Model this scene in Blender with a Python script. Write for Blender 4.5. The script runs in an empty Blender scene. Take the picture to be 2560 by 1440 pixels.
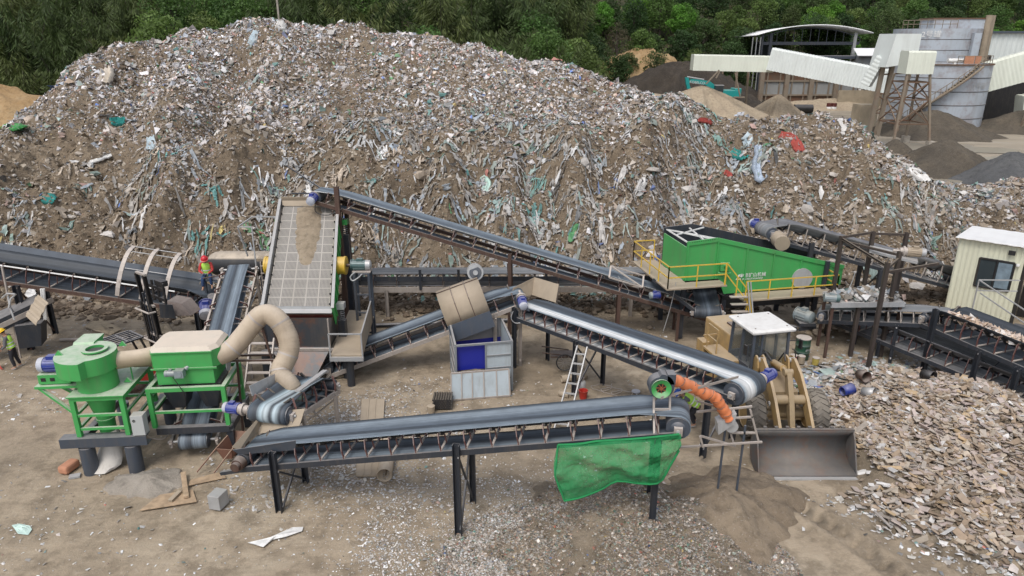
import bpy, math, random
import numpy as np
from mathutils import Vector, Matrix
random.seed(7); RNG = np.random.default_rng(11)
sc = bpy.context.scene
col = sc.collection
R = math.radians
# ------------------------------------------------------------------ camera, world, sun, exposure
CAM_H = 12.5; PITCH = R(19.5); FPX = 1760.0
cd = bpy.data.cameras.new('camera'); cam = bpy.data.objects.new('camera', cd); col.objects.link(cam)
cam.location = (0, 0, CAM_H); cam.rotation_euler = (R(90) - PITCH, 0, 0)
cd.sensor_fit = 'HORIZONTAL'; cd.sensor_width = 36; cd.lens = 36 * FPX / 2560
cd.clip_start = 0.5; cd.clip_end = 2000
sc.camera = cam
SUN_EL, SUN_AZ = R(58), R(205)
w = bpy.data.worlds.new('World'); sc.world = w; w.use_nodes = True
wn = w.node_tree.nodes; bg = wn['Background']
sky = wn.new('ShaderNodeTexSky'); sky.sky_type = 'NISHITA'; sky.sun_disc = False
sky.sun_elevation = SUN_EL; sky.sun_rotation = SUN_AZ; sky.dust_density = 3.0; sky.air_density = 1.0; sky.ozone_density = 1.2
hs = wn.new('ShaderNodeHueSaturation'); hs.inputs['Saturation'].default_value = 0.42
w.node_tree.links.new(sky.outputs[0], hs.inputs['Color'])
w.node_tree.links.new(hs.outputs[0], bg.inputs[0]); bg.inputs[1].default_value = 0.12
sl = bpy.data.lights.new('sun', 'SUN'); sun = bpy.data.objects.new('sun', sl); col.objects.link(sun)
sl.energy = 1.0; sl.angle = R(22); sl.color = (1.0, 0.965, 0.91)
sun.rotation_euler = (R(90) - SUN_EL, 0, R(180) - SUN_AZ)
sun.location = (0, 0, 60)
sc.view_settings.view_transform = 'Standard'; sc.view_settings.look = 'None'
sc.view_settings.exposure = 0.7; sc.view_settings.gamma = 1.0
sc.view_settings.use_curve_mapping = False

# ------------------------------------------------------------------ unprojection: where on the ground / at what depth a thing stands
_c, _s = math.cos(PITCH), math.sin(PITCH)
def _ray(x, y):
    b = (720 - y) / FPX
    return Vector(((x - 1280) / FPX, _c + b * _s, -_s + b * _c))
def atz(x, y, z=0.0):
    r = _ray(x, y); t = (z - CAM_H) / r.z
    return Vector((r.x * t, r.y * t, z))
def aty(x, y, Y):
    r = _ray(x, y); t = Y / r.y
    return Vector((r.x * t, Y, CAM_H + r.z * t))

# ------------------------------------------------------------------ materials
def nt(name):
    m = bpy.data.materials.new(name); m.use_nodes = True
    return m, m.node_tree.nodes, m.node_tree.links, m.node_tree.nodes['Principled BSDF']
def noise(n, l, scale, detail=4, rough=0.55, vec=None, coord='Object'):
    t = n.new('ShaderNodeTexNoise'); t.inputs['Scale'].default_value = scale
    t.inputs['Detail'].default_value = detail; t.inputs['Roughness'].default_value = rough
    if vec is None:
        tc = n.new('ShaderNodeTexCoord'); vec = tc.outputs[coord]
    l.new(vec, t.inputs['Vector']); return t.outputs['Fac']
def ramp(n, l, fac, stops):
    r = n.new('ShaderNodeValToRGB'); e = r.color_ramp.elements
    while len(e) < len(stops): e.new(0.5)
    for i, (p, c) in enumerate(stops):
        e[i].position = p
        e[i].color = (c[0], c[1], c[2], 1) if hasattr(c, '__len__') else (c, c, c, 1)
    l.new(fac, r.inputs['Fac']); return r.outputs['Color']
def mixc(n, l, fac, a, b, mode='MIX'):
    m = n.new('ShaderNodeMix'); m.data_type = 'RGBA'; m.blend_type = mode
    for s, v in ((0, fac), (6, a), (7, b)):
        if hasattr(v, 'is_output'): l.new(v, m.inputs[s])
        elif s == 0: m.inputs[s].default_value = v
        else: m.inputs[s].default_value = (v[0], v[1], v[2], 1)
    return m.outputs[2]
def mth(n, l, op, a, b=None):
    m = n.new('ShaderNodeMath'); m.operation = op
    for i, v in enumerate((a, b)):
        if v is None: continue
        if hasattr(v, 'is_output'): l.new(v, m.inputs[i])
        else: m.inputs[i].default_value = v
    return m.outputs[0]
def bump(n, l, p, h, strength=0.4, dist=0.05):
    b = n.new('ShaderNodeBump'); b.inputs['Strength'].default_value = strength; b.inputs['Distance'].default_value = dist
    l.new(h, b.inputs['Height']); l.new(b.outputs[0], p.inputs['Normal'])
DUST = (0.40, 0.33, 0.24)
def paint(name, c, rough=0.5, metal=0.0, dust=0.5, dustc=DUST, grime=0.25, scale=2.0, rust=0.0, lo=0.15, hi=0.85):
    """painted or bare metal; dust lies on faces that look up, streaks and blotches of grime"""
    m, n, l, p = nt(name)
    tc = n.new('ShaderNodeTexCoord'); V = tc.outputs['Object']
    f = noise(n, l, scale, 6, 0.62, V)
    base = mixc(n, l, mth(n, l, 'MULTIPLY', ramp(n, l, f, [(0.42, 0), (0.68, 1)]), grime), c,
                (c[0] * .45 + .05, c[1] * .45 + .04, c[2] * .45 + .03))
    ms_ = n.new('ShaderNodeMapping'); ms_.inputs['Scale'].default_value = (scale * 3.2, scale * 3.2, scale * .28); l.new(V, ms_.inputs[0])
    f4 = noise(n, l, 1.0, 6, 0.65, ms_.outputs[0])
    base = mixc(n, l, mth(n, l, 'MULTIPLY', ramp(n, l, f4, [(0.5, 0), (0.68, 1)]), min(1, grime * 1.1)), base, (c[0] * .4 + .10, c[1] * .4 + .08, c[2] * .4 + .06))
    if rust > 0:
        f3 = noise(n, l, scale * 1.7, 8, 0.7, V)
        base = mixc(n, l, mth(n, l, 'MULTIPLY', ramp(n, l, f3, [(0.5, 0), (0.6, 1)]), rust), base, (0.16, 0.065, 0.03))
    g = n.new('ShaderNodeNewGeometry'); sp = n.new('ShaderNodeSeparateXYZ'); l.new(g.outputs['Normal'], sp.inputs[0])
    up = ramp(n, l, sp.outputs[2], [(lo, 0), (hi, 1)])
    f2 = noise(n, l, scale * 2.3, 6, 0.7, V)
    amt = mth(n, l, 'MULTIPLY', mth(n, l, 'MULTIPLY', up, ramp(n, l, f2, [(0.2, 0.45), (0.6, 1)])), dust)
    base = mixc(n, l, amt, base, dustc)
    l.new(base, p.inputs['Base Color'])
    p.inputs['Roughness'].default_value = rough; p.inputs['Metallic'].default_value = metal
    bump(n, l, p, f, 0.08, 0.02)
    return m
def plain(name, c, rough=0.6, metal=0.0, var=0.15, scale=3.0):
    m, n, l, p = nt(name)
    f = noise(n, l, scale, 5, 0.6)
    b = mixc(n, l, ramp(n, l, f, [(0.3, 0), (0.7, 1)]), tuple(v * (1 - var) for v in c), tuple(min(1, v * (1 + var)) for v in c))
    l.new(b, p.inputs['Base Color']); p.inputs['Roughness'].default_value = rough; p.inputs['Metallic'].default_value = metal
    return m
M = {}
M['steel'] = paint('dark_steel', (0.035, 0.042, 0.055), 0.5, 0.3, 0.75, (0.36, 0.34, 0.33), 0.3)
M['steel_blue'] = paint('slate_steel', (0.06, 0.075, 0.10), 0.5, 0.2, 0.6, (0.36, 0.34, 0.33), 0.3)
M['rust'] = paint('rusty_steel', (0.075, 0.04, 0.03), 0.7, 0.1, 0.55, (0.36, 0.32, 0.29), 0.5)
M['idler'] = paint('red_brown_bracket', (0.12, 0.045, 0.04), 0.6, 0.0, 0.9, (0.5, 0.45, 0.42), 0.4, 6)
M['roller'] = paint('roller', (0.03, 0.03, 0.034), 0.5, 0.2, 0.3)
M['pale'] = paint('dusty_pale_steel', (0.36, 0.32, 0.29), 0.6, 0.1, 0.8, (0.52, 0.46, 0.41), 0.4, 4)
M['galv'] = paint('galvanised', (0.42, 0.43, 0.44), 0.45, 0.3, 0.5, (0.5, 0.46, 0.42), 0.3)
M['green'] = paint('green_paint', (0.052, 0.34, 0.085), 0.5, 0.0, 0.9, (0.50, 0.53, 0.44), 0.28)
M['green_big'] = paint('green_paint_large', (0.05, 0.33, 0.085), 0.5, 0.0, 0.6, (0.30, 0.44, 0.28), 0.32, 0.9)
M['beige'] = paint('dusty_plate', (0.32, 0.26, 0.19), 0.8, 0.0, 0.7, (0.40, 0.33, 0.25), 0.4, 1.5)
M['motor_blue'] = paint('motor_blue', (0.018, 0.04, 0.26), 0.4, 0.0, 0.35, (0.45, 0.42, 0.42), 0.15, 6)
M['motor_grey'] = paint('motor_grey', (0.24, 0.29, 0.31), 0.45, 0.1, 0.4, DUST, 0.25, 6)
M['motor_green'] = paint('motor_teal_grey', (0.06, 0.12, 0.12), 0.45, 0.1, 0.4, (0.4, 0.42, 0.42), 0.2, 6)
M['cap'] = paint('fan_cover', (0.45, 0.48, 0.56), 0.5, 0.0, 0.3, DUST, 0.2, 6)
M['yellow'] = paint('loader_yellow', (0.41, 0.27, 0.11), 0.65, 0.0, 0.7, (0.42, 0.345, 0.26), 0.6, 2.2)
M['rail_y'] = paint('rail_yellow', (0.62, 0.40, 0.04), 0.5, 0.0, 0.3, DUST, 0.3, 4)
M['black'] = paint('black_paint', (0.012, 0.012, 0.014), 0.5, 0.0, 0.35, (0.2, 0.19, 0.19), 0.2)
M['rubber'] = paint('tyre_rubber', (0.12, 0.108, 0.094), 0.9, 0.0, 0.6, (0.27, 0.235, 0.19), 0.4, 4)
M['white'] = paint('white_paint', (0.72, 0.72, 0.71), 0.55, 0.0, 0.4, (0.56, 0.52, 0.47), 0.3, 2)
M['red'] = paint('red_paint', (0.45, 0.03, 0.02), 0.45, 0.0, 0.3, DUST, 0.2)
M['conc'] = plain('concrete', (0.30, 0.27, 0.23), 0.9, 0, 0.25, 2)
M['wood'] = plain('wood', (0.36, 0.26, 0.17), 0.85, 0, 0.3, 4)

def belt_mat(name, stops, rough=0.6):
    """rubber belt with wear streaks running along it (UV: u across, v along, in metres)"""
    m, n, l, p = nt(name)
    uv = n.new('ShaderNodeUVMap'); uv.uv_map = 'UVMap'
    mp = n.new('ShaderNodeMapping'); mp.inputs['Scale'].default_value = (18, 0.05, 1); l.new(uv.outputs[0], mp.inputs[0])
    f = noise(n, l, 1.0, 5, 0.6, mp.outputs[0])
    mp2 = n.new('ShaderNodeMapping'); mp2.inputs['Scale'].default_value = (5, 1.1, 1); l.new(uv.outputs[0], mp2.inputs[0])
    f2 = noise(n, l, 1.5, 6, 0.65, mp2.outputs[0])
    sp = n.new('ShaderNodeSeparateXYZ'); l.new(uv.outputs[0], sp.inputs[0])
    prof = ramp(n, l, sp.outputs[0], stops)
    k = ramp(n, l, f, [(0.3, 0.55), (0.7, 1.4)])
    k2 = ramp(n, l, f2, [(0.3, 0.8), (0.75, 1.25)])
    c = mixc(n, l, 1.0, mixc(n, l, 1.0, prof, k, 'MULTIPLY'), k2, 'MULTIPLY')
    l.new(c, p.inputs['Base Color']); p.inputs['Roughness'].default_value = rough
    bump(n, l, p, f2, 0.1, 0.01)
    return m
BL = (0.078, 0.097, 0.122); BD = (0.036, 0.043, 0.053); BG = (0.165, 0.20, 0.235)
M['belt'] = belt_mat('rubber_belt', [(0, BD), (0.12, BG), (0.28, BL), (0.45, BD), (0.55, BG), (0.8, BG), (0.9, BL), (1, BG)])
M['belt_dark'] = belt_mat('rubber_belt_dark', [(0, BD), (0.3, BD), (0.5, BL), (0.8, BD), (1, BD)])
M['belt_grey'] = belt_mat('rubber_belt_grey', [(0, (0.2, 0.2, 0.2)), (0.3, (0.16, 0.17, 0.18)), (0.5, (0.22, 0.22, 0.22)), (1, (0.13, 0.13, 0.14))])
M['belt_stripe'] = belt_mat('rubber_belt_pale_centre', [(0, BL), (0.2, BD), (0.42, BL), (0.46, (0.2, 0.24, 0.27)), (0.54, (0.6, 0.61, 0.61)), (0.84, (0.6, 0.61, 0.61)), (0.93, (0.25, 0.29, 0.32)), (1, BL)], 0.8)
M['belt_rim'] = belt_mat('rubber_belt_pale_edge', [(0, (.42, .43, .43)), (.13, (.42, .43, .43)), (.17, BL), (.5, BG), (.8, BL), (1, BG)], 0.65)
M['belt_bands'] = belt_mat('rubber_belt_banded', [(0, BL), (0.15, BD), (0.28, (0.4, 0.48, 0.52)), (0.4, BD), (0.55, (0.45, 0.52, 0.55)), (0.68, (0.3, 0.38, 0.42)), (0.78, BD), (1, BL)])

# ------------------------------------------------------------------ mesh builder
class MB:
    def __init__(s): s.v = []; s.f = []; s.m = []; s.sm = []; s.uv = None; s.mi = 0
    def add(s, vs, fs, smooth=False):
        o = len(s.v); s.v += [tuple(v) for v in vs]
        for f in fs: s.f.append(tuple(i + o for i in f)); s.m.append(s.mi); s.sm.append(smooth)
        return s
    def box(s, c, d, rz=0.0, mat=None):
        hx, hy, hz = d[0] / 2, d[1] / 2, d[2] / 2
        vs = [Vector((x, y, z)) for z in (-hz, hz) for x, y in ((-hx, -hy), (hx, -hy), (hx, hy), (-hx, hy))]
        m = mat if mat is not None else Matrix.Rotation(rz, 3, 'Z')
        c = Vector(c)
        return s.add([m @ v + c for v in vs], [(3, 2, 1, 0), (4, 5, 6, 7), (0, 1, 5, 4), (1, 2, 6, 5), (2, 3, 7, 6), (3, 0, 4, 7)])
    def bar(s, a, b, w, h=None, up=(0, 0, 1)):
        a = Vector(a); b = Vector(b); h = h or w; u = (b - a)
        L = u.length
        if L < 1e-6: return s
        u.normalize(); up = Vector(up)
        if abs(u.dot(up)) > 0.98: up = Vector((0, 1, 0))
        x = u.cross(up).normalized(); z = x.cross(u)
        m = Matrix((x, u, z)).transposed()
        return s.box((a + b) / 2, (w, L, h), mat=m)
    def channel(s, a, b, w, h, up=(0, 0, 1), t=0.012, side=1):
        """C-section beam: web and two flanges"""
        a = Vector(a); b = Vector(b); u = (b - a).normalized(); up = Vector(up)
        if abs(u.dot(up)) > 0.98: up = Vector((0, 1, 0))
        x = u.cross(up).normalized() * side; z = x.cross(u) * side; 
        z = z if z.dot(up) > 0 else -z
        s.bar(a + x * (w / 2 - t / 2), b + x * (w / 2 - t / 2), t, h - 2 * t, up)
        s.bar(a + z * (h / 2 - t / 2), b + z * (h / 2 - t / 2), w, t, up)
        s.bar(a - z * (h / 2 - t / 2), b - z * (h / 2 - t / 2), w, t, up); return s
    def ring(s, rings, closed=True, cap0=True, cap1=True, smooth=True):
        o = len(s.v); n = len(rings[0]); vs = [v for r in rings for v in r]; fs = []
        for i in range(len(rings) - 1):
            for j in range(n if closed else n - 1):
                k = (j + 1) % n
                fs.append((i * n + j, i * n + k, (i + 1) * n + k, (i + 1) * n + j))
        s.add(vs, fs, smooth)
        if closed and cap0: s.f.append(tuple(o + j for j in range(n))[::-1]); s.m.append(s.mi); s.sm.append(False)
        if closed and cap1: s.f.append(tuple(o + (len(rings) - 1) * n + j for j in range(n))); s.m.append(s.mi); s.sm.append(False)
        return s
    def tube(s, a, b, r0, r1=None, n=14, cap=True):
        return s.path([a, b], [r0, r0 if r1 is None else r1], n, cap)
    def path(s, pts, r, n=12, cap=True):
        pts = [Vector(p) for p in pts]; rr = r if hasattr(r, '__len__') else [r] * len(pts)
        rings = []; px = None
        for i, p in enumerate(pts):
            d = (pts[min(i + 1, len(pts) - 1)] - pts[max(i - 1, 0)]).normalized()
            if px is None:
                ref = Vector((0, 0, 1)) if abs(d.z) < 0.9 else Vector((1, 0, 0))
                px = d.cross(ref).normalized()
            else:
                px = (px - d * px.dot(d)).normalized()
            py = d.cross(px)
            rings.append([p + (px * math.cos(t) + py * math.sin(t)) * rr[i] for t in [2 * math.pi * k / n for k in range(n)]])
        return s.ring(rings, True, cap, cap)
    def lathe(s, c, prof, n=24, axis='z', a0=0, cap=True):
        """prof: (radius, height) pairs about a vertical (or x / y) axis through c"""
        c = Vector(c); rings = []
        for r, h in prof:
            ring = []
            for k in range(n):
                t = 2 * math.pi * k / n + a0; x, y = r * math.cos(t), r * math.sin(t)
                ring.append(c + (Vector((x, y, h)) if axis == 'z' else Vector((h, x, y)) if axis == 'x' else Vector((y, h, x))))
            rings.append(ring)
        return s.ring(rings, True, cap, cap)
    def prism(s, poly, ext):
        """a polygon (list of 3D points) pushed along ext"""
        e = Vector(ext); n = len(poly); vs = [Vector(p) for p in poly]
        vs = vs + [v + e for v in vs]
        fs = [tuple(range(n))[::-1], tuple(range(n, 2 * n))] + [(i, (i + 1) % n, n + (i + 1) % n, n + i) for i in range(n)]
        return s.add(vs, fs)
    def plate(s, a, b, c, d, t=0.02):
        a, b, c, d = map(Vector, (a, b, c, d)); nn = (b - a).cross(d - a).normalized() * t
        return s.prism([a, b, c, d], nn)
    def build(s, name, mat, parent=None, local=False, bevel=0):
        me = bpy.data.meshes.new(name)
        off = Vector((0, 0, 0))
        if parent is not None and not local:
            r = parent
            while r.parent is not None: r = r.parent
            off = r.location
        vs = [(v[0] - off.x, v[1] - off.y, v[2] - off.z) for v in s.v] if off.length else s.v
        me.from_pydata(vs, [], s.f)
        for mm in (mat if isinstance(mat, (list, tuple)) else [mat]): me.materials.append(M[mm] if isinstance(mm, str) else mm)
        me.polygons.foreach_set('material_index', s.m); me.polygons.foreach_set('use_smooth', s.sm)
        if s.uv is not None:
            u = me.uv_layers.new(name='UVMap'); li = np.empty(len(me.loops), dtype=np.int32); me.loops.foreach_get('vertex_index', li)
            u.data.foreach_set('uv', np.array(s.uv, dtype=np.float32)[li].ravel())
        me.update()
        if any(s.sm): me.set_sharp_from_angle(angle=R(40))
        o = bpy.data.objects.new(name, me); col.objects.link(o)
        if parent is not None: o.parent = parent
        if bevel:
            b = o.modifiers.new('bevel', 'BEVEL'); b.width = bevel; b.segments = 2; b.limit_method = 'ANGLE'
        return o
def tag(o, label=None, cat=None, group=None, kind=None):
    if label: o['label'] = label
    if cat: o['category'] = cat
    if group: o['group'] = group
    if kind: o['kind'] = kind
    return o
def thing(name, label, cat, loc=(0, 0, 0), rz=0, group=None):
    o = bpy.data.objects.new(name, None); col.objects.link(o); o.location = loc; o.rotation_euler = (0, 0, rz)
    o.empty_display_size = 0.3
    return tag(o, label, cat, group)
def np_mesh(name, V, F, mat, cols=None, smooth=False, parent=None):
    """V (n,3), F (m,k) arrays -> one mesh object; cols per vertex"""
    me = bpy.data.meshes.new(name); V = np.asarray(V, np.float32); F = np.asarray(F, np.int32); k = F.shape[1]
    me.vertices.add(len(V)); me.vertices.foreach_set('co', V.ravel())
    me.loops.add(F.size); me.loops.foreach_set('vertex_index', F.ravel())
    me.polygons.add(len(F)); me.polygons.foreach_set('loop_start', np.arange(0, F.size, k, dtype=np.int32))
    me.polygons.foreach_set('loop_total', np.full(len(F), k, np.int32))
    me.polygons.foreach_set('use_smooth', np.full(len(F), smooth))
    me.materials.append(M[mat] if isinstance(mat, str) else mat)
    me.update(calc_edges=True)
    if cols is not None:
        a = me.color_attributes.new('Col', 'FLOAT_COLOR', 'POINT')
        c4 = np.ones((len(V), 4), np.float32); c4[:, :3] = cols; a.data.foreach_set('color', c4.ravel())
    o = bpy.data.objects.new(name, me); col.objects.link(o)
    if parent is not None: o.parent = parent
    return o
def vc_mat(name, rough=0.7, var=0.2, transl=0.0):
    m, n, l, p = nt(name)
    a = n.new('ShaderNodeVertexColor'); a.layer_name = 'Col'
    f = noise(n, l, 6.0, 4)
    c = mixc(n, l, 1.0, a.outputs[0], ramp(n, l, f, [(0.3, 1 - var), (0.7, 1 + var * .5)]), 'MULTIPLY')
    l.new(c, p.inputs['Base Color']); p.inputs['Roughness'].default_value = rough
    return m
M['litter'] = vc_mat('litter_scraps', 0.6)
M['board'] = vc_mat('scrap_board', 0.85)
M['stone'] = vc_mat('broken_stone', 0.95)
# value noise on numpy grids
def vnoise(x, y, seed=0):
    def h(i, j):
        n = (i.astype(np.int64) * 374761393 + j.astype(np.int64) * 668265263 + seed * 1442695) & 0x7fffffff
        n = ((n ^ (n >> 13)) * 1274126177) & 0x7fffffff
        return ((n ^ (n >> 16)) & 0xffff) / 65535.0
    xi, yi = np.floor(x), np.floor(y); fx, fy = x - xi, y - yi
    fx = fx * fx * (3 - 2 * fx); fy = fy * fy * (3 - 2 * fy)
    return (h(xi, yi) * (1 - fx) + h(xi + 1, yi) * fx) * (1 - fy) + (h(xi, yi + 1) * (1 - fx) + h(xi + 1, yi + 1) * fx) * fy
def fbm(x, y, seed=0, oct=4):
    s = 0; a = 1; t = 0
    for k in range(oct):
        s = s + a * (vnoise(x * 2 ** k, y * 2 ** k, seed + k) - 0.5); t += a; a *= 0.5
    return s / t * 2
# ================================================================== GROUND
def ground_mat():
    m, n, l, p = nt('mud_ground')
    tc = n.new('ShaderNodeTexCoord'); V = tc.outputs['Object']
    f1 = noise(n, l, 0.22, 6, 0.6, V); f2 = noise(n, l, 1.3, 8, 0.68, V); f3 = noise(n, l, 9, 8, 0.7, V)
    c = ramp(n, l, f1, [(0.3, (0.225, 0.178, 0.122)), (0.48, (0.315, 0.252, 0.18)), (0.6, (0.365, 0.30, 0.22)), (0.74, (0.41, 0.35, 0.27))])
    c = mixc(n, l, ramp(n, l, f2, [(0.38, 0.75), (0.55, 0)]), c, (0.16, 0.125, 0.085))
    c = mixc(n, l, mth(n, l, 'MULTIPLY', ramp(n, l, f3, [(0.56, 0), (0.66, 1)]), 0.35), c, (0.42, 0.37, 0.31))
    # tyre tracks: long smeared bands across the front right
    mp = n.new('ShaderNodeMapping'); mp.inputs['Rotation'].default_value = (0, 0, R(38)); mp.inputs['Scale'].default_value = (0.35, 3.2, 1); l.new(V, mp.inputs[0])
    f4 = noise(n, l, 1.0, 6, 0.6, mp.outputs[0])
    c = mixc(n, l, mth(n, l, 'MULTIPLY', ramp(n, l, f4, [(0.5, 0), (0.7, 1)]), 0.28), c, (0.19, 0.15, 0.105))
    sp = n.new('ShaderNodeSeparateXYZ'); l.new(V, sp.inputs[0])
    far = n.new('ShaderNodeMapRange'); far.inputs[1].default_value = 52; far.inputs[2].default_value = 62; l.new(sp.outputs[1], far.inputs[0])
    mp5 = n.new('ShaderNodeMapping'); mp5.inputs['Scale'].default_value = (0.05, 0.2, 1); l.new(V, mp5.inputs[0])
    f5 = noise(n, l, 1.0, 6, 0.6, mp5.outputs[0])
    yard = ramp(n, l, f5, [(0.35, (0.20, 0.172, 0.132)), (0.55, (0.32, 0.272, 0.208)), (0.7, (0.27, 0.25, 0.215))])
    c = mixc(n, l, far.outputs[0], c, yard)
    vcn = n.new('ShaderNodeVertexColor'); vcn.layer_name = 'Col'; c = mixc(n, l, 1.0, c, vcn.outputs[0], 'MULTIPLY')
    l.new(c, p.inputs['Base Color'])
    r1 = ramp(n, l, f1, [(0.34, 0.5), (0.5, 0.92)])
    l.new(mth(n, l, 'MULTIPLY', r1, 1.0), p.inputs['Roughness'])
    h = mth(n, l, 'ADD', mth(n, l, 'MULTIPLY', f2, 1.0), mth(n, l, 'ADD', mth(n, l, 'MULTIPLY', f3, 0.35), mth(n, l, 'MULTIPLY', f4, 0.5)))
    bump(n, l, p, h, 0.75, 0.09)
    return m
M['mud'] = ground_mat()
def soil_mat(name, c0, c1, c2, bs=0.7):
    m, n, l, p = nt(name)
    tc = n.new('ShaderNodeTexCoord'); V = tc.outputs['Object']
    f1 = noise(n, l, 0.35, 6, 0.65, V); f2 = noise(n, l, 3.0, 8, 0.7, V); f3 = noise(n, l, 14, 6, 0.7, V)
    c = ramp(n, l, f1, [(0.3, c0), (0.5, c1), (0.7, c2)])
    c = mixc(n, l, ramp(n, l, f2, [(0.35, 0.6), (0.52, 0)]), c, tuple(v * 0.55 for v in c0))
    c = mixc(n, l, mth(n, l, 'MULTIPLY', ramp(n, l, f3, [(0.58, 0), (0.68, 1)]), 0.45), c, (0.40, 0.36, 0.32))
    l.new(c, p.inputs['Base Color']); p.inputs['Roughness'].default_value = 0.95
    bump(n, l, p, mth(n, l, 'ADD', f2, mth(n, l, 'MULTIPLY', f3, 0.5)), bs, 0.15)
    return m
M['soil'] = soil_mat('heap_soil', (0.115, 0.086, 0.057), (0.18, 0.136, 0.092), (0.235, 0.185, 0.13))
M['clod'] = soil_mat('dark_clods', (0.09, 0.065, 0.043), (0.125, 0.092, 0.062), (0.17, 0.13, 0.09))
M['sand'] = soil_mat('tan_sand', (0.29, 0.23, 0.165), (0.345, 0.278, 0.197), (0.39, 0.322, 0.235), 0.15)
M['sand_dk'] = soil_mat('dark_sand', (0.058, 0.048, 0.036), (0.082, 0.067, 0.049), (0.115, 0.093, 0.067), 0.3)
M['gravel'] = soil_mat('grey_gravel', (0.06, 0.062, 0.064), (0.08, 0.081, 0.083), (0.105, 0.105, 0.105), 0.4)
M['darksoil'] = soil_mat('dark_soil', (0.026, 0.021, 0.016), (0.040, 0.031, 0.023), (0.055, 0.043, 0.031), 0.6)
M['orange'] = soil_mat('orange_earth', (0.26, 0.16, 0.07), (0.33, 0.22, 0.11), (0.38, 0.29, 0.17), 0.4)
M['fines'] = soil_mat('shredded_fines', (0.15, 0.12, 0.084), (0.21, 0.168, 0.12), (0.28, 0.23, 0.17), 0.6)

def grid_mesh(name, xs, ys, zfun, mat, smooth=True):
    X, Y = np.meshgrid(xs, ys); Z = zfun(X, Y)
    nx, ny = len(xs), len(ys)
    V = np.stack([X.ravel(), Y.ravel(), Z.ravel()], 1)
    i = np.arange(nx * ny).reshape(ny, nx)
    F = np.stack([i[:-1, :-1].ravel(), i[:-1, 1:].ravel(), i[1:, 1:].ravel(), i[1:, :-1].ravel()], 1)
    return np_mesh(name, V, F, mat, smooth=smooth), X, Y, Z
def gz(x, y, mask=False):
    k = np.clip((60 - y) / 20, 0, 1)
    tr = 0; mk = 0
    for ox, oy, dx, dy, ln in ((7.6, 17.6, .42, -.91, 6.5), (9.4, 17.5, .46, -.89, 6.5), (9.7, 16.0, .80, -.60, 5), (5.2, 14.2, .62, -.78, 5)):
        s = (x - ox) * dx + (y - oy) * dy; q = (x - ox) * dy - (y - oy) * dx + .25 * np.sin(s * .5)
        tr = tr + np.exp(-(q / .26) ** 4) * ((s > 0) & (s < ln)) * (-.11 + .06 * np.sign(np.sin(s * 15 + np.abs(q) * 9))) + np.exp(-((np.abs(q) - .42) / .12) ** 2) * .08 * ((s > 0) & (s < ln))
        mk = np.maximum(mk, np.exp(-(q / .3) ** 4) * ((s > .2) & (s < ln)) * (.35 + .65 * (np.sin(s * 15 + np.abs(q) * 9) > .1)) * np.clip(vnoise(s * .9 + ox, q + oy, 7) * 2.2 - .5, 0, 1))
    if mask: return mk
    return tr + (fbm(x * 0.35 + 3, y * 0.35, 5, 4) * 0.10 + fbm(x * 1.8, y * 1.8, 9, 3) * 0.03) * k - 0.03
xs = np.concatenate([[-420, -200, -110, -60, -38], np.arange(-27, 27.1, 0.13), [34, 50, 70, 100, 150, 240, 480]])
ys = np.concatenate([[-40, -10, 6, 9.5], np.arange(11, 37.1, 0.13), [40, 45, 52, 60, 75, 95, 120, 160, 220, 320, 600]])
g, GX, GY, _ = grid_mesh('ground', xs, ys, gz, 'mud'); tag(g, kind='structure')
ca_ = g.data.color_attributes.new('Col', 'FLOAT_COLOR', 'POINT'); c4 = np.ones((GX.size, 4), np.float32); c4[:, :3] = (1 - .55 * gz(GX, GY, True)).reshape(-1, 1); ca_.data.foreach_set('color', c4.ravel())  # damp tread prints darkened in the colour, standing in for weak groove shading

# ================================================================== WASTE HEAP
ridge = [(-60, 375, 46), (0, 338, 47), (70, 280, 48), (130, 242, 49), (190, 185, 50), (250, 145, 51), (305, 115, 52), (370, 124, 53), (410, 122, 54), (440, 105, 55), (500, 90, 56),
         (560, 78, 57), (620, 62, 58), (695, 56, 58), (760, 63, 58), (830, 70, 58), (900, 78, 58), (960, 85, 58), (1040, 93, 57), (1100, 105, 57), (1180, 120, 56),
         (1280, 140, 56), (1350, 160, 55), (1420, 180, 54), (1500, 205, 53), (1560, 228, 52), (1620, 255, 51), (1680, 288, 50), (1740, 320, 49)]
ridge2 = [(1800, 292, 45), (1870, 302, 45), (1960, 318, 44.5), (2000, 315, 44), (2050, 306, 44), (2110, 322, 44), (2170, 360, 43.5), (2230, 402, 43.5), (2300, 444, 43.5),
          (2380, 470, 44), (2440, 468, 44), (2500, 465, 44), (2570, 474, 44), (2700, 480, 44)]
P3 = []
for x, y, Y in ridge:
    p = aty(x, y, Y); P3.append(tuple(p)); P3.append((p.x * 1.12, Y + 13, p.z * 0.5)); P3.append((p.x * 1.2, Y + 24, -0.6)); 
for x, y, Y in ridge2:
    p = aty(x, y, Y); P3.append(tuple(p)); P3.append((p.x * 1.08, Y + 7, p.z * 0.25 - .3)); P3.append((p.x * 1.2, Y + 14, -0.7))
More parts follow.
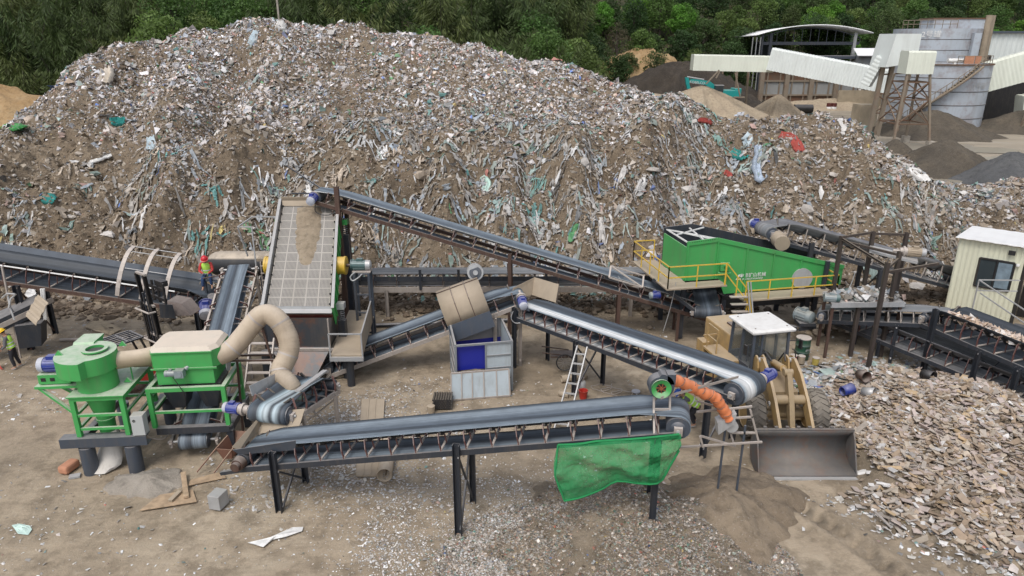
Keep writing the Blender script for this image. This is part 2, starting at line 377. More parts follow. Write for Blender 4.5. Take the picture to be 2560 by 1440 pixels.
# shoulder where the steep worked face meets the upper slope, face, and toe
for x, y, Y in [(-60, 480, 39), (60, 440, 40), (160, 400, 41), (260, 330, 43), (360, 290, 44.5), (470, 330, 43.5), (600, 330, 43.5), (760, 330, 43.5), (920, 330, 43.5), (1080, 330, 43.3), (1240, 330, 43), (1400, 340, 42.8), (1560, 370, 42), (1680, 400, 41.5),
                (480, 200, 50), (700, 180, 51), (900, 180, 51), (1100, 200, 50.5), (1300, 230, 49.5), (1480, 280, 48)]:
    P3.append(tuple(aty(x, y, Y)))
for x, y, Y in [(-60, 600, 35.5), (100, 580, 36), (260, 540, 37), (420, 560, 37), (600, 560, 37), (800, 560, 37.2), (1000, 560, 37.2), (1200, 560, 37.2), (1400, 560, 37.2), (1600, 540, 37.5),
                (1780, 420, 41), (1900, 400, 41.5), (2030, 400, 41.5), (2120, 430, 41.5), (1800, 540, 38), (1950, 520, 38.5), (2100, 530, 38.8), (2250, 540, 39.5), (2400, 550, 40), (2560, 550, 40.5), (2700, 550, 41)]:
    P3.append(tuple(aty(x, y, Y)))
for X in range(-36, 38, 3):
    toe = 33.2 if X < 10 else 34.2 + max(0, X - 14) * 0.15
    P3.append((X, toe, 0.0)); P3.append((X, toe - 2.5, -0.5))
P3 = np.array(P3)
def tps_fit(P, lam=0.02):
    n = len(P); d = np.linalg.norm(P[:, None, :2] - P[None, :, :2], axis=2)
    K = np.where(d > 0, d * d * np.log(d + 1e-12), 0) + np.eye(n) * lam * 10
    Q = np.c_[np.ones(n), P[:, :2]]; A = np.block([[K, Q], [Q.T, np.zeros((3, 3))]])
    return np.linalg.solve(A, np.r_[P[:, 2], np.zeros(3)])
TW = tps_fit(P3)
def tps(X, Y):
    out = np.zeros(X.size); x = X.ravel(); y = Y.ravel()
    for i in range(0, x.size, 20000):
        d = np.sqrt((x[i:i + 20000, None] - P3[:, 0]) ** 2 + (y[i:i + 20000, None] - P3[:, 1]) ** 2)
        out[i:i + 20000] = (d * d * np.log(d + 1e-12)) @ TW[:-3] + TW[-3] + TW[-2] * x[i:i + 20000] + TW[-1] * y[i:i + 20000]
    return out.reshape(X.shape)
HX = np.arange(-44, 46.01, 0.2); HY = np.arange(30, 84.01, 0.2)
SPINE = [[aty(490, 140, 54.5), aty(440, 330, 44.5), aty(425, 560, 37)], [aty(700, 120, 54), aty(640, 300, 45.5), aty(600, 470, 40)], [aty(1700, 330, 46), aty(1600, 420, 41), aty(1560, 560, 37)]]
HOLLOW = [[aty(340, 200, 50), aty(330, 350, 43.5), aty(300, 500, 38.5)], [aty(590, 200, 51), aty(560, 330, 44.5)], [aty(1800, 330, 43.5), aty(1760, 430, 41), aty(1740, 520, 38.5)]]
def pdist(X, Y, pts):
    best = np.full(X.shape, 1e9)
    for a, b in zip(pts[:-1], pts[1:]):
        dx, dy = b.x - a.x, b.y - a.y; t = np.clip(((X - a.x) * dx + (Y - a.y) * dy) / (dx * dx + dy * dy), 0, 1)
        best = np.minimum(best, np.hypot(X - a.x - t * dx, Y - a.y - t * dy))
    return best
def heap_z(X, Y):
    z = tps(X, Y)
    for q in SPINE: z = z + .95 * np.exp(-(pdist(X, Y, q) / 1.5) ** 2) * np.clip(z / 2, 0, 1)
    for q in HOLLOW: z = z - 1.0 * np.exp(-(pdist(X, Y, q) / 1.7) ** 2) * np.clip(z / 2, 0, 1)
    # gullies and spines that run down the slope
    gully = fbm(X * 0.30 + 4, Y * 0.05, 21, 3) * 2.1 + fbm(X * 0.8, Y * 0.14, 27, 3) * 0.85
    lump = fbm(X * 0.33, Y * 0.33, 33, 4) * 1.0 + fbm(X * 1.3, Y * 1.3, 41, 4) * 0.6 + (np.abs(fbm(X * 2.6, Y * 2.6, 55, 2))) * 0.4
    k = np.clip(z / 1.5, 0, 1); face = np.clip((46 - Y) / 6, 0.25, 1)
    z = z + k * (gully * face + lump * (0.55 + 0.45 * face))
    return np.where(z < -0.4, -0.4, z)
M_h, HXX, HYY, HZ = grid_mesh('waste_heap', HX, HY, heap_z, 'soil', smooth=False)
tag(M_h, 'huge brown mound of soil and mixed rubbish rising behind all the conveyors', 'waste heap')
def hz(x, y):
    fx = np.clip((np.asarray(x) - HX[0]) / 0.2, 0, len(HX) - 1.001); fy = np.clip((np.asarray(y) - HY[0]) / 0.2, 0, len(HY) - 1.001)
    i, j = fx.astype(int), fy.astype(int); a, b = fx - i, fy - j
    return (HZ[j, i] * (1 - a) + HZ[j, i + 1] * a) * (1 - b) + (HZ[j + 1, i] * (1 - a) + HZ[j + 1, i + 1] * a) * b
def hnorm(x, y, e=0.3):
    n = np.stack([-(hz(x + e, y) - hz(x - e, y)) / (2 * e), -(hz(x, y + e) - hz(x, y - e)) / (2 * e), np.ones_like(x)], 1)
    return n / np.linalg.norm(n, axis=1, keepdims=True)

def frames(n, spin):
    """tangent vectors per normal, spun by angle"""
    ref = np.tile(np.array([1.0, 0.13, 0.07]), (len(n), 1)); t = np.cross(n, ref); t /= np.linalg.norm(t, axis=1, keepdims=True); b = np.cross(n, t)
    cs, sn = np.cos(spin)[:, None], np.sin(spin)[:, None]
    return t * cs + b * sn, -t * sn + b * cs
PAL = np.array([(0.55, 0.54, 0.53), (0.66, 0.66, 0.66), (0.42, 0.40, 0.38), (0.33, 0.30, 0.26), (0.46, 0.38, 0.30), (0.30, 0.34, 0.38), (0.38, 0.44, 0.5), (0.08, 0.23, 0.22),
                (0.15, 0.30, 0.27), (0.5, 0.33, 0.28), (0.42, 0.13, 0.10), (0.08, 0.16, 0.40), (0.04, 0.045, 0.05), (0.05, 0.22, 0.08), (0.5, 0.4, 0.12), (0.22, 0.17, 0.12), (0.28, 0.38, 0.36)])
def pick(p, n):
    p = np.array(p, float); c = PAL[RNG.choice(len(PAL), n, p=p / p.sum())] * np.exp(RNG.normal(-.22, .30, (n, 1))).clip(.3, 1.15); k = RNG.uniform(.05, .45, (n, 1)); return c * (1 - k) + np.array([.29, .25, .205]) * k
P_MIX = [16, 13, 13, 10, 8, 8, 7, 1.4, 1.5, 3, 1.0, 1.0, 3, .7, .5, 9, 3.5]
def flakes(name, pos, nrm, size, cols, tilt=0.6, crumple=0.35, aspect=(0.35, 1.0), mat='litter'):
    n = len(pos); nn = nrm + RNG.normal(0, tilt, (n, 3)); nn /= np.linalg.norm(nn, axis=1, keepdims=True)
    t, b = frames(nn, RNG.uniform(0, 6.28, n)); asp = RNG.uniform(*aspect, n)
    V = np.zeros((n, 5, 3)); s = size[:, None]
    for k, (u, v) in enumerate(((-1, -1), (1, -1), (1, 1), (-1, 1))):
        ju = u + RNG.uniform(-.5, .4, n); jv = v + RNG.uniform(-.5, .4, n); h = RNG.uniform(-crumple, crumple, n)
        V[:, k] = pos + t * s * ju[:, None] * .5 + b * s * (jv * asp)[:, None] * .5 + nn * s * h[:, None]
    V[:, 4] = pos + nn * s * RNG.uniform(0.0, crumple * 1.3, n)[:, None]
    o = np.arange(n)[:, None, None] * 5
    F = (o + np.array([(0, 1, 4), (1, 2, 4), (2, 3, 4), (3, 0, 4)])[None]).reshape(-1, 3)
    return tag(np_mesh(name, V.reshape(-1, 3), F, mat, np.repeat(cols, 5, 0)), kind='stuff')
def heap_points(n, wfun):
    """random points on the near side of the heap, thinned by wfun(x, y, z)"""
    out = []
    got = 0
    while got < n:
        x = RNG.uniform(-40, 44, n); y = RNG.uniform(31.5, 62, n); z = hz(x, y)
        k = (z > 0.02) & (np.abs(x) < 0.76 * y + 1.5) & (RNG.uniform(0, 1, n) < wfun(x, y, z))
        out.append(np.stack([x, y, z], 1)[k]); got += k.sum()
    return np.concatenate(out)[:n]
def dens(x, y, z):
    rel = np.clip((y - 34) / 14, 0, 1)
    cl = fbm(x * 0.28, y * 0.22, 61, 4) + fbm(x * 1.1, y * 0.7, 67, 3) * 0.6
    d = 0.02 + 0.72 * rel + cl * 0.8
    d += np.where((x > 14) & (y > 39), 0.12, 0) - .38 * np.clip((-x - 7) / 6, 0, 1) * np.clip((45 - y) / 4, 0, 1)
    d += .5 * np.exp(-(pdist(x, y, SPINE[0]) / 1.6) ** 2) + .3 * np.exp(-(pdist(x, y, SPINE[1]) / 1.6) ** 2) - .2 * np.exp(-(pdist(x, y, HOLLOW[0]) / 1.6) ** 2)
    return np.clip(d, 0.04, 1)
hp = heap_points(150000, dens); sz = np.exp(RNG.normal(math.log(0.092), 0.55, len(hp))).clip(0.04, 0.5)
flakes('heap_litter', hp + np.c_[np.zeros((len(hp), 2)), sz * 0.12], hnorm(hp[:, 0], hp[:, 1]), sz, pick(P_MIX, len(hp)) * np.array([.98, .985, 1.0]), tilt=.85, crumple=.45) if False else None
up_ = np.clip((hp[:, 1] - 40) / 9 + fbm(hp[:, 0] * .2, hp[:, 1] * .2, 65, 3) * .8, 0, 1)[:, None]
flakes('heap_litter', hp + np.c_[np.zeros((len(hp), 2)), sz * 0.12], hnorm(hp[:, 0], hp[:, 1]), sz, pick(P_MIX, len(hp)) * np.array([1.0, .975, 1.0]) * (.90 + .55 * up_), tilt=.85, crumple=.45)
hp = heap_points(38000, lambda x, y, z: np.clip(0.75 - (y - 34) / 26 + fbm(x * .5, y * .4, 71, 3) * .5, 0.05, 1)); sz = np.exp(RNG.normal(math.log(0.11), 0.45, len(hp))).clip(0.05, 0.4)
flakes('heap_soil_crumbs', hp + np.c_[np.zeros((len(hp), 2)), sz * 0.1], hnorm(hp[:, 0], hp[:, 1]), sz,
       np.array([(0.26, 0.21, 0.15), (0.2, 0.155, 0.11), (0.33, 0.28, 0.22), (0.15, 0.115, 0.08), (0.4, 0.35, 0.3)])[RNG.integers(0, 5, len(hp))] * RNG.uniform(.8, 1.2, (len(hp), 1)), crumple=0.6)

def ribbons(name, start, length, width, cols, segs=5, down=None, lift=0.05, wob=0.24):
    """torn strips and rags that hang down the slope"""
    n = len(start); V = np.zeros((n, segs + 1, 3, 3)); p = start.copy()
    nrm = hnorm(p[:, 0], p[:, 1]); d = nrm.copy(); d[:, 2] = 0; d /= np.linalg.norm(d, axis=1, keepdims=True) + 1e-6
    ang = RNG.normal(0, 0.55, n); d = np.stack([d[:, 0] * np.cos(ang) - d[:, 1] * np.sin(ang), d[:, 0] * np.sin(ang) + d[:, 1] * np.cos(ang), d[:, 2]], 1)
    for k in range(segs + 1):
        nrm = hnorm(p[:, 0], p[:, 1]); t = k / segs
        lat = np.cross(nrm, d); lat /= np.linalg.norm(lat, axis=1, keepdims=True) + 1e-6
        wd = width * (0.45 + 0.75 * np.sin(math.pi * (0.15 + 0.75 * t))) * RNG.uniform(.35, 1.6, n)
        z = hz(p[:, 0], p[:, 1]); c = np.stack([p[:, 0], p[:, 1], z], 1) + nrm * (lift + RNG.uniform(0, 0.10, n))[:, None]
        for q, u in enumerate((-.5, 0, .5)):
            V[:, k, q] = c + lat * (wd * u)[:, None] + nrm * RNG.uniform(-.2, .45, n)[:, None] * (wd * (0.3 if q == 1 else .5))[:, None]
        step = (length / segs)[:, None]; p = p.copy(); p[:, :2] += d[:, :2] * step * 0.72 + RNG.normal(0, 1, (n, 2)) * step * wob * 0.5
    base = np.arange(n)[:, None, None] * (segs + 1) * 3
    quad = np.array([(k * 3 + q, k * 3 + q + 1, k * 3 + q + 4, k * 3 + q + 3) for k in range(segs) for q in range(2)])
    F = (base + quad[None]).reshape(-1, 4)
    return tag(np_mesh(name, V.reshape(-1, 3), F, 'litter', np.repeat(cols, (segs + 1) * 3, 0)), kind='stuff')
def rag_w(x, y, z):
    return np.clip(0.85 - np.abs(y - 39.5) / 8 + fbm(x * .3, y * .25, 81, 3) * 1.3 - .35 * (x > 13) - .45 * np.clip((-x - 10) / 6, 0, 1), 0, 1)
def bunches(n, w, per, spread):
    c = heap_points(n, w); k = RNG.integers(*per, n); p = np.repeat(c, k, 0); p[:, :2] += RNG.normal(0, 1, (len(p), 2)) * np.array([spread, spread * .5]); return p, np.repeat(np.arange(n), k)
rp, ci = bunches(430, rag_w, (3, 12), .3); n = len(rp)
bc_ = pick([12, 6, 12, 9, 8, 10, 8, 5, 6, .5, .3, 1, 2, 1, .2, 8, 9], 430)[ci] * RNG.uniform(.7, 1.2, (n, 1))
ribbons('rag_bunches', rp, np.exp(RNG.normal(math.log(.55), .38, n)).clip(.2, 1.5), np.exp(RNG.normal(math.log(.085), .45, n)).clip(.03, .28), bc_, lift=.06)
rp = heap_points(1900, rag_w); n = len(rp)
ribbons('heap_rags', rp, np.exp(RNG.normal(math.log(0.45), 0.42, n)).clip(.2, 1.5), np.exp(RNG.normal(math.log(0.085), 0.45, n)).clip(.035, .3), pick([10, 4, 12, 10, 8, 9, 7, 5, 6, 2, .4, .8, 2, 1.2, .3, 9, 7], n))
rp = heap_points(420, lambda x, y, z: np.clip(0.5 + fbm(x * .35, y * .3, 87, 3) * 1.2, 0, 1)); n = len(rp)
ribbons('heap_bags', rp, np.exp(RNG.normal(math.log(0.55), 0.4, n)).clip(.25, 1.4), np.exp(RNG.normal(math.log(0.24), 0.4, n)).clip(.1, .6), pick([14, 20, 8, 3, 4, 7, 12, 7, 7, 2, 1, 2.5, 2, 2, .6, 1, 7], n), lift=0.1)

ICO_V = None
def ico():
    t = (1 + 5 ** .5) / 2
    v = np.array([(-1, t, 0), (1, t, 0), (-1, -t, 0), (1, -t, 0), (0, -1, t), (0, 1, t), (0, -1, -t), (0, 1, -t), (t, 0, -1), (t, 0, 1), (-t, 0, -1), (-t, 0, 1)]) / math.hypot(1, t)
    f = np.array([(0, 11, 5), (0, 5, 1), (0, 1, 7), (0, 7, 10), (0, 10, 11), (1, 5, 9), (5, 11, 4), (11, 10, 2), (10, 7, 6), (7, 1, 8), (3, 9, 4), (3, 4, 2), (3, 2, 6), (3, 6, 8), (3, 8, 9), (4, 9, 5), (2, 4, 11), (6, 2, 10), (8, 6, 7), (9, 8, 1)])
    return v, f
def rocks(name, pos, size, cols, flat=0.7, mat='stone'):
    v, f = ico(); n = len(pos)
    V = v[None] * RNG.uniform(0.65, 1.2, (n, 12, 1)) * (size[:, None, None]) * np.stack([RNG.uniform(.7, 1.2, n), RNG.uniform(.6, 1, n), RNG.uniform(.4, 1, n) * flat], 1)[:, None, :]
    a = RNG.uniform(0, 6.28, n); cs, sn = np.cos(a)[:, None], np.sin(a)[:, None]
    V = np.stack([V[..., 0] * cs - V[..., 1] * sn, V[..., 0] * sn + V[..., 1] * cs, V[..., 2]], 2) + pos[:, None]
    F = (np.arange(n)[:, None, None] * 12 + f[None]).reshape(-1, 3)
    return tag(np_mesh(name, V.reshape(-1, 3), F, mat, np.repeat(cols, 12, 0)), kind='stuff')
STONE = np.array([(0.36, 0.31, 0.26), (0.44, 0.40, 0.36), (0.30, 0.25, 0.2), (0.5, 0.47, 0.44), (0.33, 0.27, 0.21)])
def rock_w(x, y, z):
    a = np.where(x > 9, 0.9, 0.12) * np.clip(1.2 - (y - 36) / 9, 0.05, 1); a = np.where((x > 22) & (y > 38), 0.95, a)
    return np.clip(a + fbm(x * .4, y * .4, 91, 3) * 0.4 * (a > .2), 0, 1)
rp = heap_points(5200, rock_w); n = len(rp); sz = np.exp(RNG.normal(math.log(0.12), 0.5, n)).clip(.05, .5)
rocks('heap_rubble', rp, sz, STONE[RNG.integers(0, 5, n)] * RNG.uniform(.75, 1.1, (n, 1)))

# loose dark clods along the toe, behind the conveyors
def clod_band(n):
    x = RNG.uniform(-27, 24, n); y = RNG.normal(32.9, 0.75, n) + np.where(x > 12, 1.2, 0) - np.where((x > -23) & (x < -14), 0.6, 0)
    return np.stack([x, y, np.maximum(hz(x, y), 0) + RNG.uniform(0, .10, n)], 1)
cp = clod_band(4200); n = len(cp)
rocks('soil_clods', cp, np.exp(RNG.normal(math.log(0.13), 0.45, n)).clip(.05, .4), np.array([(0.12, 0.088, 0.06), (0.16, 0.12, 0.085), (0.09, 0.066, 0.046), (0.2, 0.16, 0.12)])[RNG.integers(0, 4, n)])

# ================================================================== HILL BEHIND, MOUNDS, SAND PILES
def sst(a, b, x):
    t = np.clip((x - a) / (b - a), 0, 1); return t * t * (3 - 2 * t)
def hill_base(X, Y):
    y0 = 84 + sst(7, 17, X) * 64 + sst(30, 60, X) * 6
    return y0
def hill_z(X, Y):
    d = Y - hill_base(X, Y) + fbm(X * 0.03, Y * 0.03, 101, 3) * 10
    z = np.where(d > 0, d * 0.40 + np.minimum(d, 14) * 0.12, d * 0.05)
    z = z + np.where(d > 0, fbm(X * 0.08, Y * 0.08, 107, 4) * 3.0, 0)
    return np.minimum(np.maximum(z, -1.2), 75)
M['hillside'] = soil_mat('hill_earth', (0.035, 0.045, 0.02), (0.06, 0.062, 0.03), (0.13, 0.10, 0.055))
hx = np.arange(-260, 330, 4.0); hy = np.concatenate([np.arange(72, 200, 2.5), np.arange(200, 420, 8)])
h, *_ = grid_mesh('hill', hx, hy, hill_z, 'hillside'); tag(h, kind='structure')

def mound(name, label, c, rx, ry, h, mat, cat='sand pile', seed=0, sharp=0.85, rough=0.06, n=72, rings=26, group=None, kind=None, rz=0.0, ridge_x=0.0):
    """a dumped pile: cone with a rounded tip, slumps and small lumps"""
    V = []; cx, cy = c[0], c[1]; z0 = c[2] if len(c) > 2 else 0
    r = np.linspace(0, 1.12, rings); a = np.linspace(0, 2 * np.pi, n, endpoint=False)
    RR, AA = np.meshgrid(r, a, indexing='ij'); k = 1 + 0.14 * np.sin(AA * 2 + seed) + 0.08 * np.sin(AA * 3 + seed * 2.1) + .06 * np.sin(AA * 7 + seed) + .05 * np.sin(AA * 11 + 2 * seed) + .03 * np.sin(AA * 19 + 3 * seed)
    lx = RR * np.cos(AA) * rx * k; ly = RR * np.sin(AA) * ry * k
    if ridge_x: lx = lx + np.sign(np.cos(AA)) * ridge_x * np.minimum(RR * 3, 1) * np.abs(np.cos(AA))
    prof = (1 - np.sqrt(RR ** 2 + 0.012)) * sharp + (1 - sharp) * (np.cos(np.minimum(RR, 1) * np.pi) * .5 + .5)
    z = h * prof; z = np.where(RR > 1, -0.25, z)
    X = cx + lx * math.cos(rz) - ly * math.sin(rz); Y = cy + lx * math.sin(rz) + ly * math.cos(rz)
    z = z + (fbm(X * 0.9 + seed, Y * 0.9, 120 + seed, 4) * rough * 3 + fbm(X * 3, Y * 3, 130 + seed, 3) * rough) * np.clip((1.05 - RR) * 3, 0, 1)
    V = np.stack([X.ravel(), Y.ravel(), (z + z0).ravel()], 1)
    i = np.arange(rings * n).reshape(rings, n); j = np.roll(i, -1, 1)
    F = np.stack([i[:-1].ravel(), i[1:].ravel(), j[1:].ravel(), j[:-1].ravel()], 1)
    o = np_mesh(name, V, F, mat, smooth=True)
    if kind: tag(o, kind=kind)
    else: tag(o, label, cat, group)
    return o, V.reshape(rings, n, 3)
mound('sand_pile', 'large tan sand pile with a pointed tip in front of the teal excavator', (atz(1740, 290).x, 122), 10, 10.5, 5.6, 'sand', seed=1, rough=0.05)
mound('sand_pile', 'low tan sand spread joined to the left of the tallest tan pile', (atz(1620, 290).x, 120), 9, 10, 4.5, 'sand', seed=2, rough=0.06)
mound('sand_pile', 'small tan sand pile under the concrete chute post beside the dark bunker', (atz(1933, 284).x, 126), 4.3, 4.3, 3.7, 'sand', seed=3, rough=0.04)
mound('sand_pile', 'wide dark sand pile spread at the foot of the grey silo', (atz(2310, 333).x, 99), 8.4, 7, 3.5, 'sand_dk', seed=4, rough=0.08, sharp=.7)
mound('sand_pile', 'small dark sand pile around the feet of the white box tower', (atz(2255, 398).x, 79.5), 2.9, 2.9, 2.2, 'sand_dk', seed=5, rough=0.05)
mound('sand_pile', 'broad brown sand pile in the yard at the right below the silo', (atz(2420, 440).x, 72), 6, 6, 3.1, 'sand_dk', seed=6, rough=0.08, sharp=.75)
mound('gravel_pile', 'grey gravel bank at the right edge beside the broad brown sand pile', (atz(2560, 470).x + 1.0, 65), 5.2, 6, 2.9, 'gravel', cat='gravel pile', seed=7, rough=0.1, sharp=.6)
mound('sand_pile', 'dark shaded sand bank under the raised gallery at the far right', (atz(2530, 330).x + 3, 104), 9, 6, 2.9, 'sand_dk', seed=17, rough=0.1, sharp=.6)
mound('dark_soil_bank', 'long dark soil bank behind the excavator', (33, 143), 19, 13, 8.6, 'darksoil', cat='soil bank', seed=8, rough=0.35, sharp=.45)
mound('orange_bank', 'orange earth bank at the foot of the wooded hill', (28, 158), 22, 12, 11.0, 'orange', cat='soil bank', seed=9, rough=0.3, sharp=.5)
mound('earth_bank', 'pale brown earth bank at the left edge beyond the waste heap', (-52, 73), 22, 9, 8.3, 'orange', cat='soil bank', seed=10, rough=0.25, sharp=.4)
# wet film lying in the yard
def puddle(name, pts, z=0.03):
    m = MB(); m.add([(x, y, z) for x, y in pts], [tuple(range(len(pts)))]); o = m.build(name, 'water'); tag(o, kind='structure')
m, n_, l_, p_ = nt('water'); p_.inputs['Base Color'].default_value = (0.27, 0.235, 0.18, 1); p_.inputs['Roughness'].default_value = 0.28
bump(n_, l_, p_, noise(n_, l_, 0.8, 4), 0.06, 0.05); M['water'] = m
def blob(cx, cy, rx, ry, seed, n=40):
    out = []
    for k in range(n):
        t = 2 * math.pi * k / n; q = 1 + .28 * math.sin(3 * t + seed) + .18 * math.sin(5 * t + 2 * seed) + .1 * math.sin(9 * t + seed)
        out.append((cx + rx * q * math.cos(t), cy + ry * q * math.sin(t)))
    return out
puddle('puddle', blob(atz(2350, 455).x, 62, 6.5, 4.5, 1)); puddle('puddle', blob(atz(2150, 335).x, 86, 10, 5, 2.3)); puddle('puddle', blob(atz(2490, 395).x, 76, 6, 3, 4), .05)

# ---- piles in the working yard
M['dustg'] = soil_mat('grey_dust', (0.24, 0.21, 0.175), (0.29, 0.255, 0.215), (0.34, 0.31, 0.27), .5)
fm, FV = mound('fines_pile', 'dark pile of shredded fines and plastic under the green net', (3.3, 15.4, -.1), 4.6, 3.0, 1.3, 'fines', cat='waste pile', seed=11, rough=0.15, sharp=.5)
M['sand_b'] = soil_mat('brown_sand', (0.145, 0.11, 0.075), (0.205, 0.158, 0.11), (0.265, 0.21, 0.15), 0.6)
sm_, SV = mound('sand_pile', 'brown sand pile below the belt with the pale centre stripe', (6.0, 16.7, -.14), 2.7, 2.1, 1.15, 'sand_b', cat='sand pile', seed=12, rough=0.09, sharp=.8)
wm_, WV = mound('wood_pile', 'broad pile of broken boards and wood scraps right of the wheel loader', (15.1, 19.9, -.16), 5.0, 5.9, 1.75, 'fines', cat='wood pile', seed=13, rough=0.12, sharp=.35, rz=R(-25))
mound('dust_pile', 'low grey heap of fine dust by the steel feet of the green machine', (-10.9, 17.9), 1.0, 0.8, 0.24, 'dustg', cat='dust pile', seed=14, rough=0.02, sharp=.4)

# white and grey shreds on the ground
def ground_scatter(name, n, wfun, size, spread, cols, x0, x1, y0, y1, zfun=None, **k):
    x = RNG.uniform(x0, x1, n * 6); y = RNG.uniform(y0, y1, n * 6); keep = RNG.uniform(0, 1, n * 6) < wfun(x, y)
    x, y = x[keep][:n], y[keep][:n]; z = gz(x, y) if zfun is None else zfun(x, y); s = np.exp(RNG.normal(math.log(size), spread, len(x))).clip(size * .35, size * 4)
    return flakes(name, np.stack([x, y, z + .012 + s * .05], 1), np.tile([0, 0, 1.0], (len(x), 1)), s, cols(len(x)), tilt=0.22, crumple=0.16, **k)
def mound_height(V):
    P = V.reshape(-1, 3)
    def f(x, y):
        out = np.empty(len(x))
        for i in range(0, len(x), 4000):
            d = (x[i:i + 4000, None] - P[:, 0]) ** 2 + (y[i:i + 4000, None] - P[:, 1]) ** 2
            idx = np.argpartition(d, 3, 1)[:, :3]; dd = 1 / (np.take_along_axis(d, idx, 1) + 1e-4)
            out[i:i + 4000] = (P[idx, 2] * dd).sum(1) / dd.sum(1)
        return np.maximum(out, gz(x, y))
    return f
WHITE = lambda n: np.array([(0.62, 0.6, 0.58), (0.7, 0.7, 0.7), (0.5, 0.47, 0.42), (0.56, 0.5, 0.46), (0.4, 0.37, 0.34)])[RNG.integers(0, 5, n)] * RNG.uniform(.8, 1.1, (n, 1))
SHRED = lambda n: pick([14, 11, 14, 12, 9, 6, 6, 1.5, 2, 5, 1.2, .6, 2, .6, .8, 14, 4], n)
def w_front(x, y):
    d = np.exp(-((x - .6) / 2.6) ** 2 - ((y - 14.6) / 1.6) ** 2) * 1.3 + np.exp(-((x + 1.5) / 4.0) ** 2 - ((y - 17.0) / 2.0) ** 2) * .10
    return np.clip(d + (fbm(x * .6, y * .6, 201, 4)) * .5 * (d > .08), 0, 1)
ground_scatter('plastic_shreds', 42000, w_front, 0.026, 0.5, lambda n: np.where(RNG.uniform(0, 1, (n, 1)) < .68, WHITE(n) * 1.1, SHRED(n)), -9, 6.5, 11.5, 21)
fh = mound_height(FV)
ground_scatter('pile_shreds', 52000, lambda x, y: np.clip(np.exp(-((x - 2.4) / 3.2) ** 2 - ((y - 14.4) / 1.9) ** 2) * .85 + fbm(x * .55, y * .55, 207, 4) * 1.3, 0, 1) * (np.hypot(x - 2.6, (y - 14.4) * 1.6) < 4.6), 0.024, 0.6,
               lambda n: SHRED(n) * RNG.uniform(.5, 1.15, (n, 1)) * np.array([1.05, .97, .88]), -2, 8, 11.3, 18.2, fh)
def w_all(x, y):
    return np.clip(0.16 + fbm(x * .35 + 9, y * .35, 211, 4) * 0.7 + np.exp(-((x + 6) / 3) ** 2 - ((y - 20.5) / 2.0) ** 2) * .4 + np.exp(-((x - 10.5) / 4) ** 2 - ((y - 15) / 2.5) ** 2) * .15, 0, 1)
ground_scatter('yard_scraps', 5500, w_all, 0.05, 0.5, lambda n: np.where(RNG.uniform(0, 1, (n, 1)) < .6, WHITE(n), SHRED(n)), -24, 22, 11.5, 32)
ground_scatter('grey_grit', 6000, lambda x, y: np.clip(np.exp(-((x + 5.5) / 2.0) ** 2 - ((y - 20) / 2.6) ** 2) + fbm(x, y, 217, 3) * .3, 0, 1), 0.05, 0.4, lambda n: WHITE(n) * .8, -10, -1.5, 16.5, 25)
def in_pile(x, y):
    a = R(-25); dx, dy = x - 14.9, y - 19.9; u = dx * math.cos(a) + dy * math.sin(a); v = -dx * math.sin(a) + dy * math.cos(a)
    return np.sqrt((u / 5.0) ** 2 + (v / 5.9) ** 2)
# plastic and tins at the back of the wood pile
wh = mound_height(WV)
ground_scatter('plastic_rubbish', 2600, lambda x, y: np.clip(np.exp(-((x - 13.4) / 2.8) ** 2 - ((y - 24.7) / 1.15) ** 2) + np.exp(-((x - 17.5) / 1.2) ** 2 - ((y - 21.5) / 2.5) ** 2) * .5, 0, 1), 0.17, 0.4,
               lambda n: pick([13, 16, 8, 4, 4, 10, 14, 1.5, 5, 4, 1.8, 4, 3, 2, .5, 3, 9], n), 9, 20, 17, 28, wh)
ground_scatter('pile_edge_scraps', 5200, lambda x, y: np.clip(np.exp(-((in_pile(x, y) - 1.02) / .13) ** 2) * ((x > 11) | (y < 17.2)) + fbm(x, y, 229, 3) * .2 * (in_pile(x, y) < 1.2), 0, 1), 0.075, 0.5, lambda n: np.where(RNG.uniform(0, 1, (n, 1)) < .5, WHITE(n), SHRED(n)), 8, 21, 12, 27, wh)
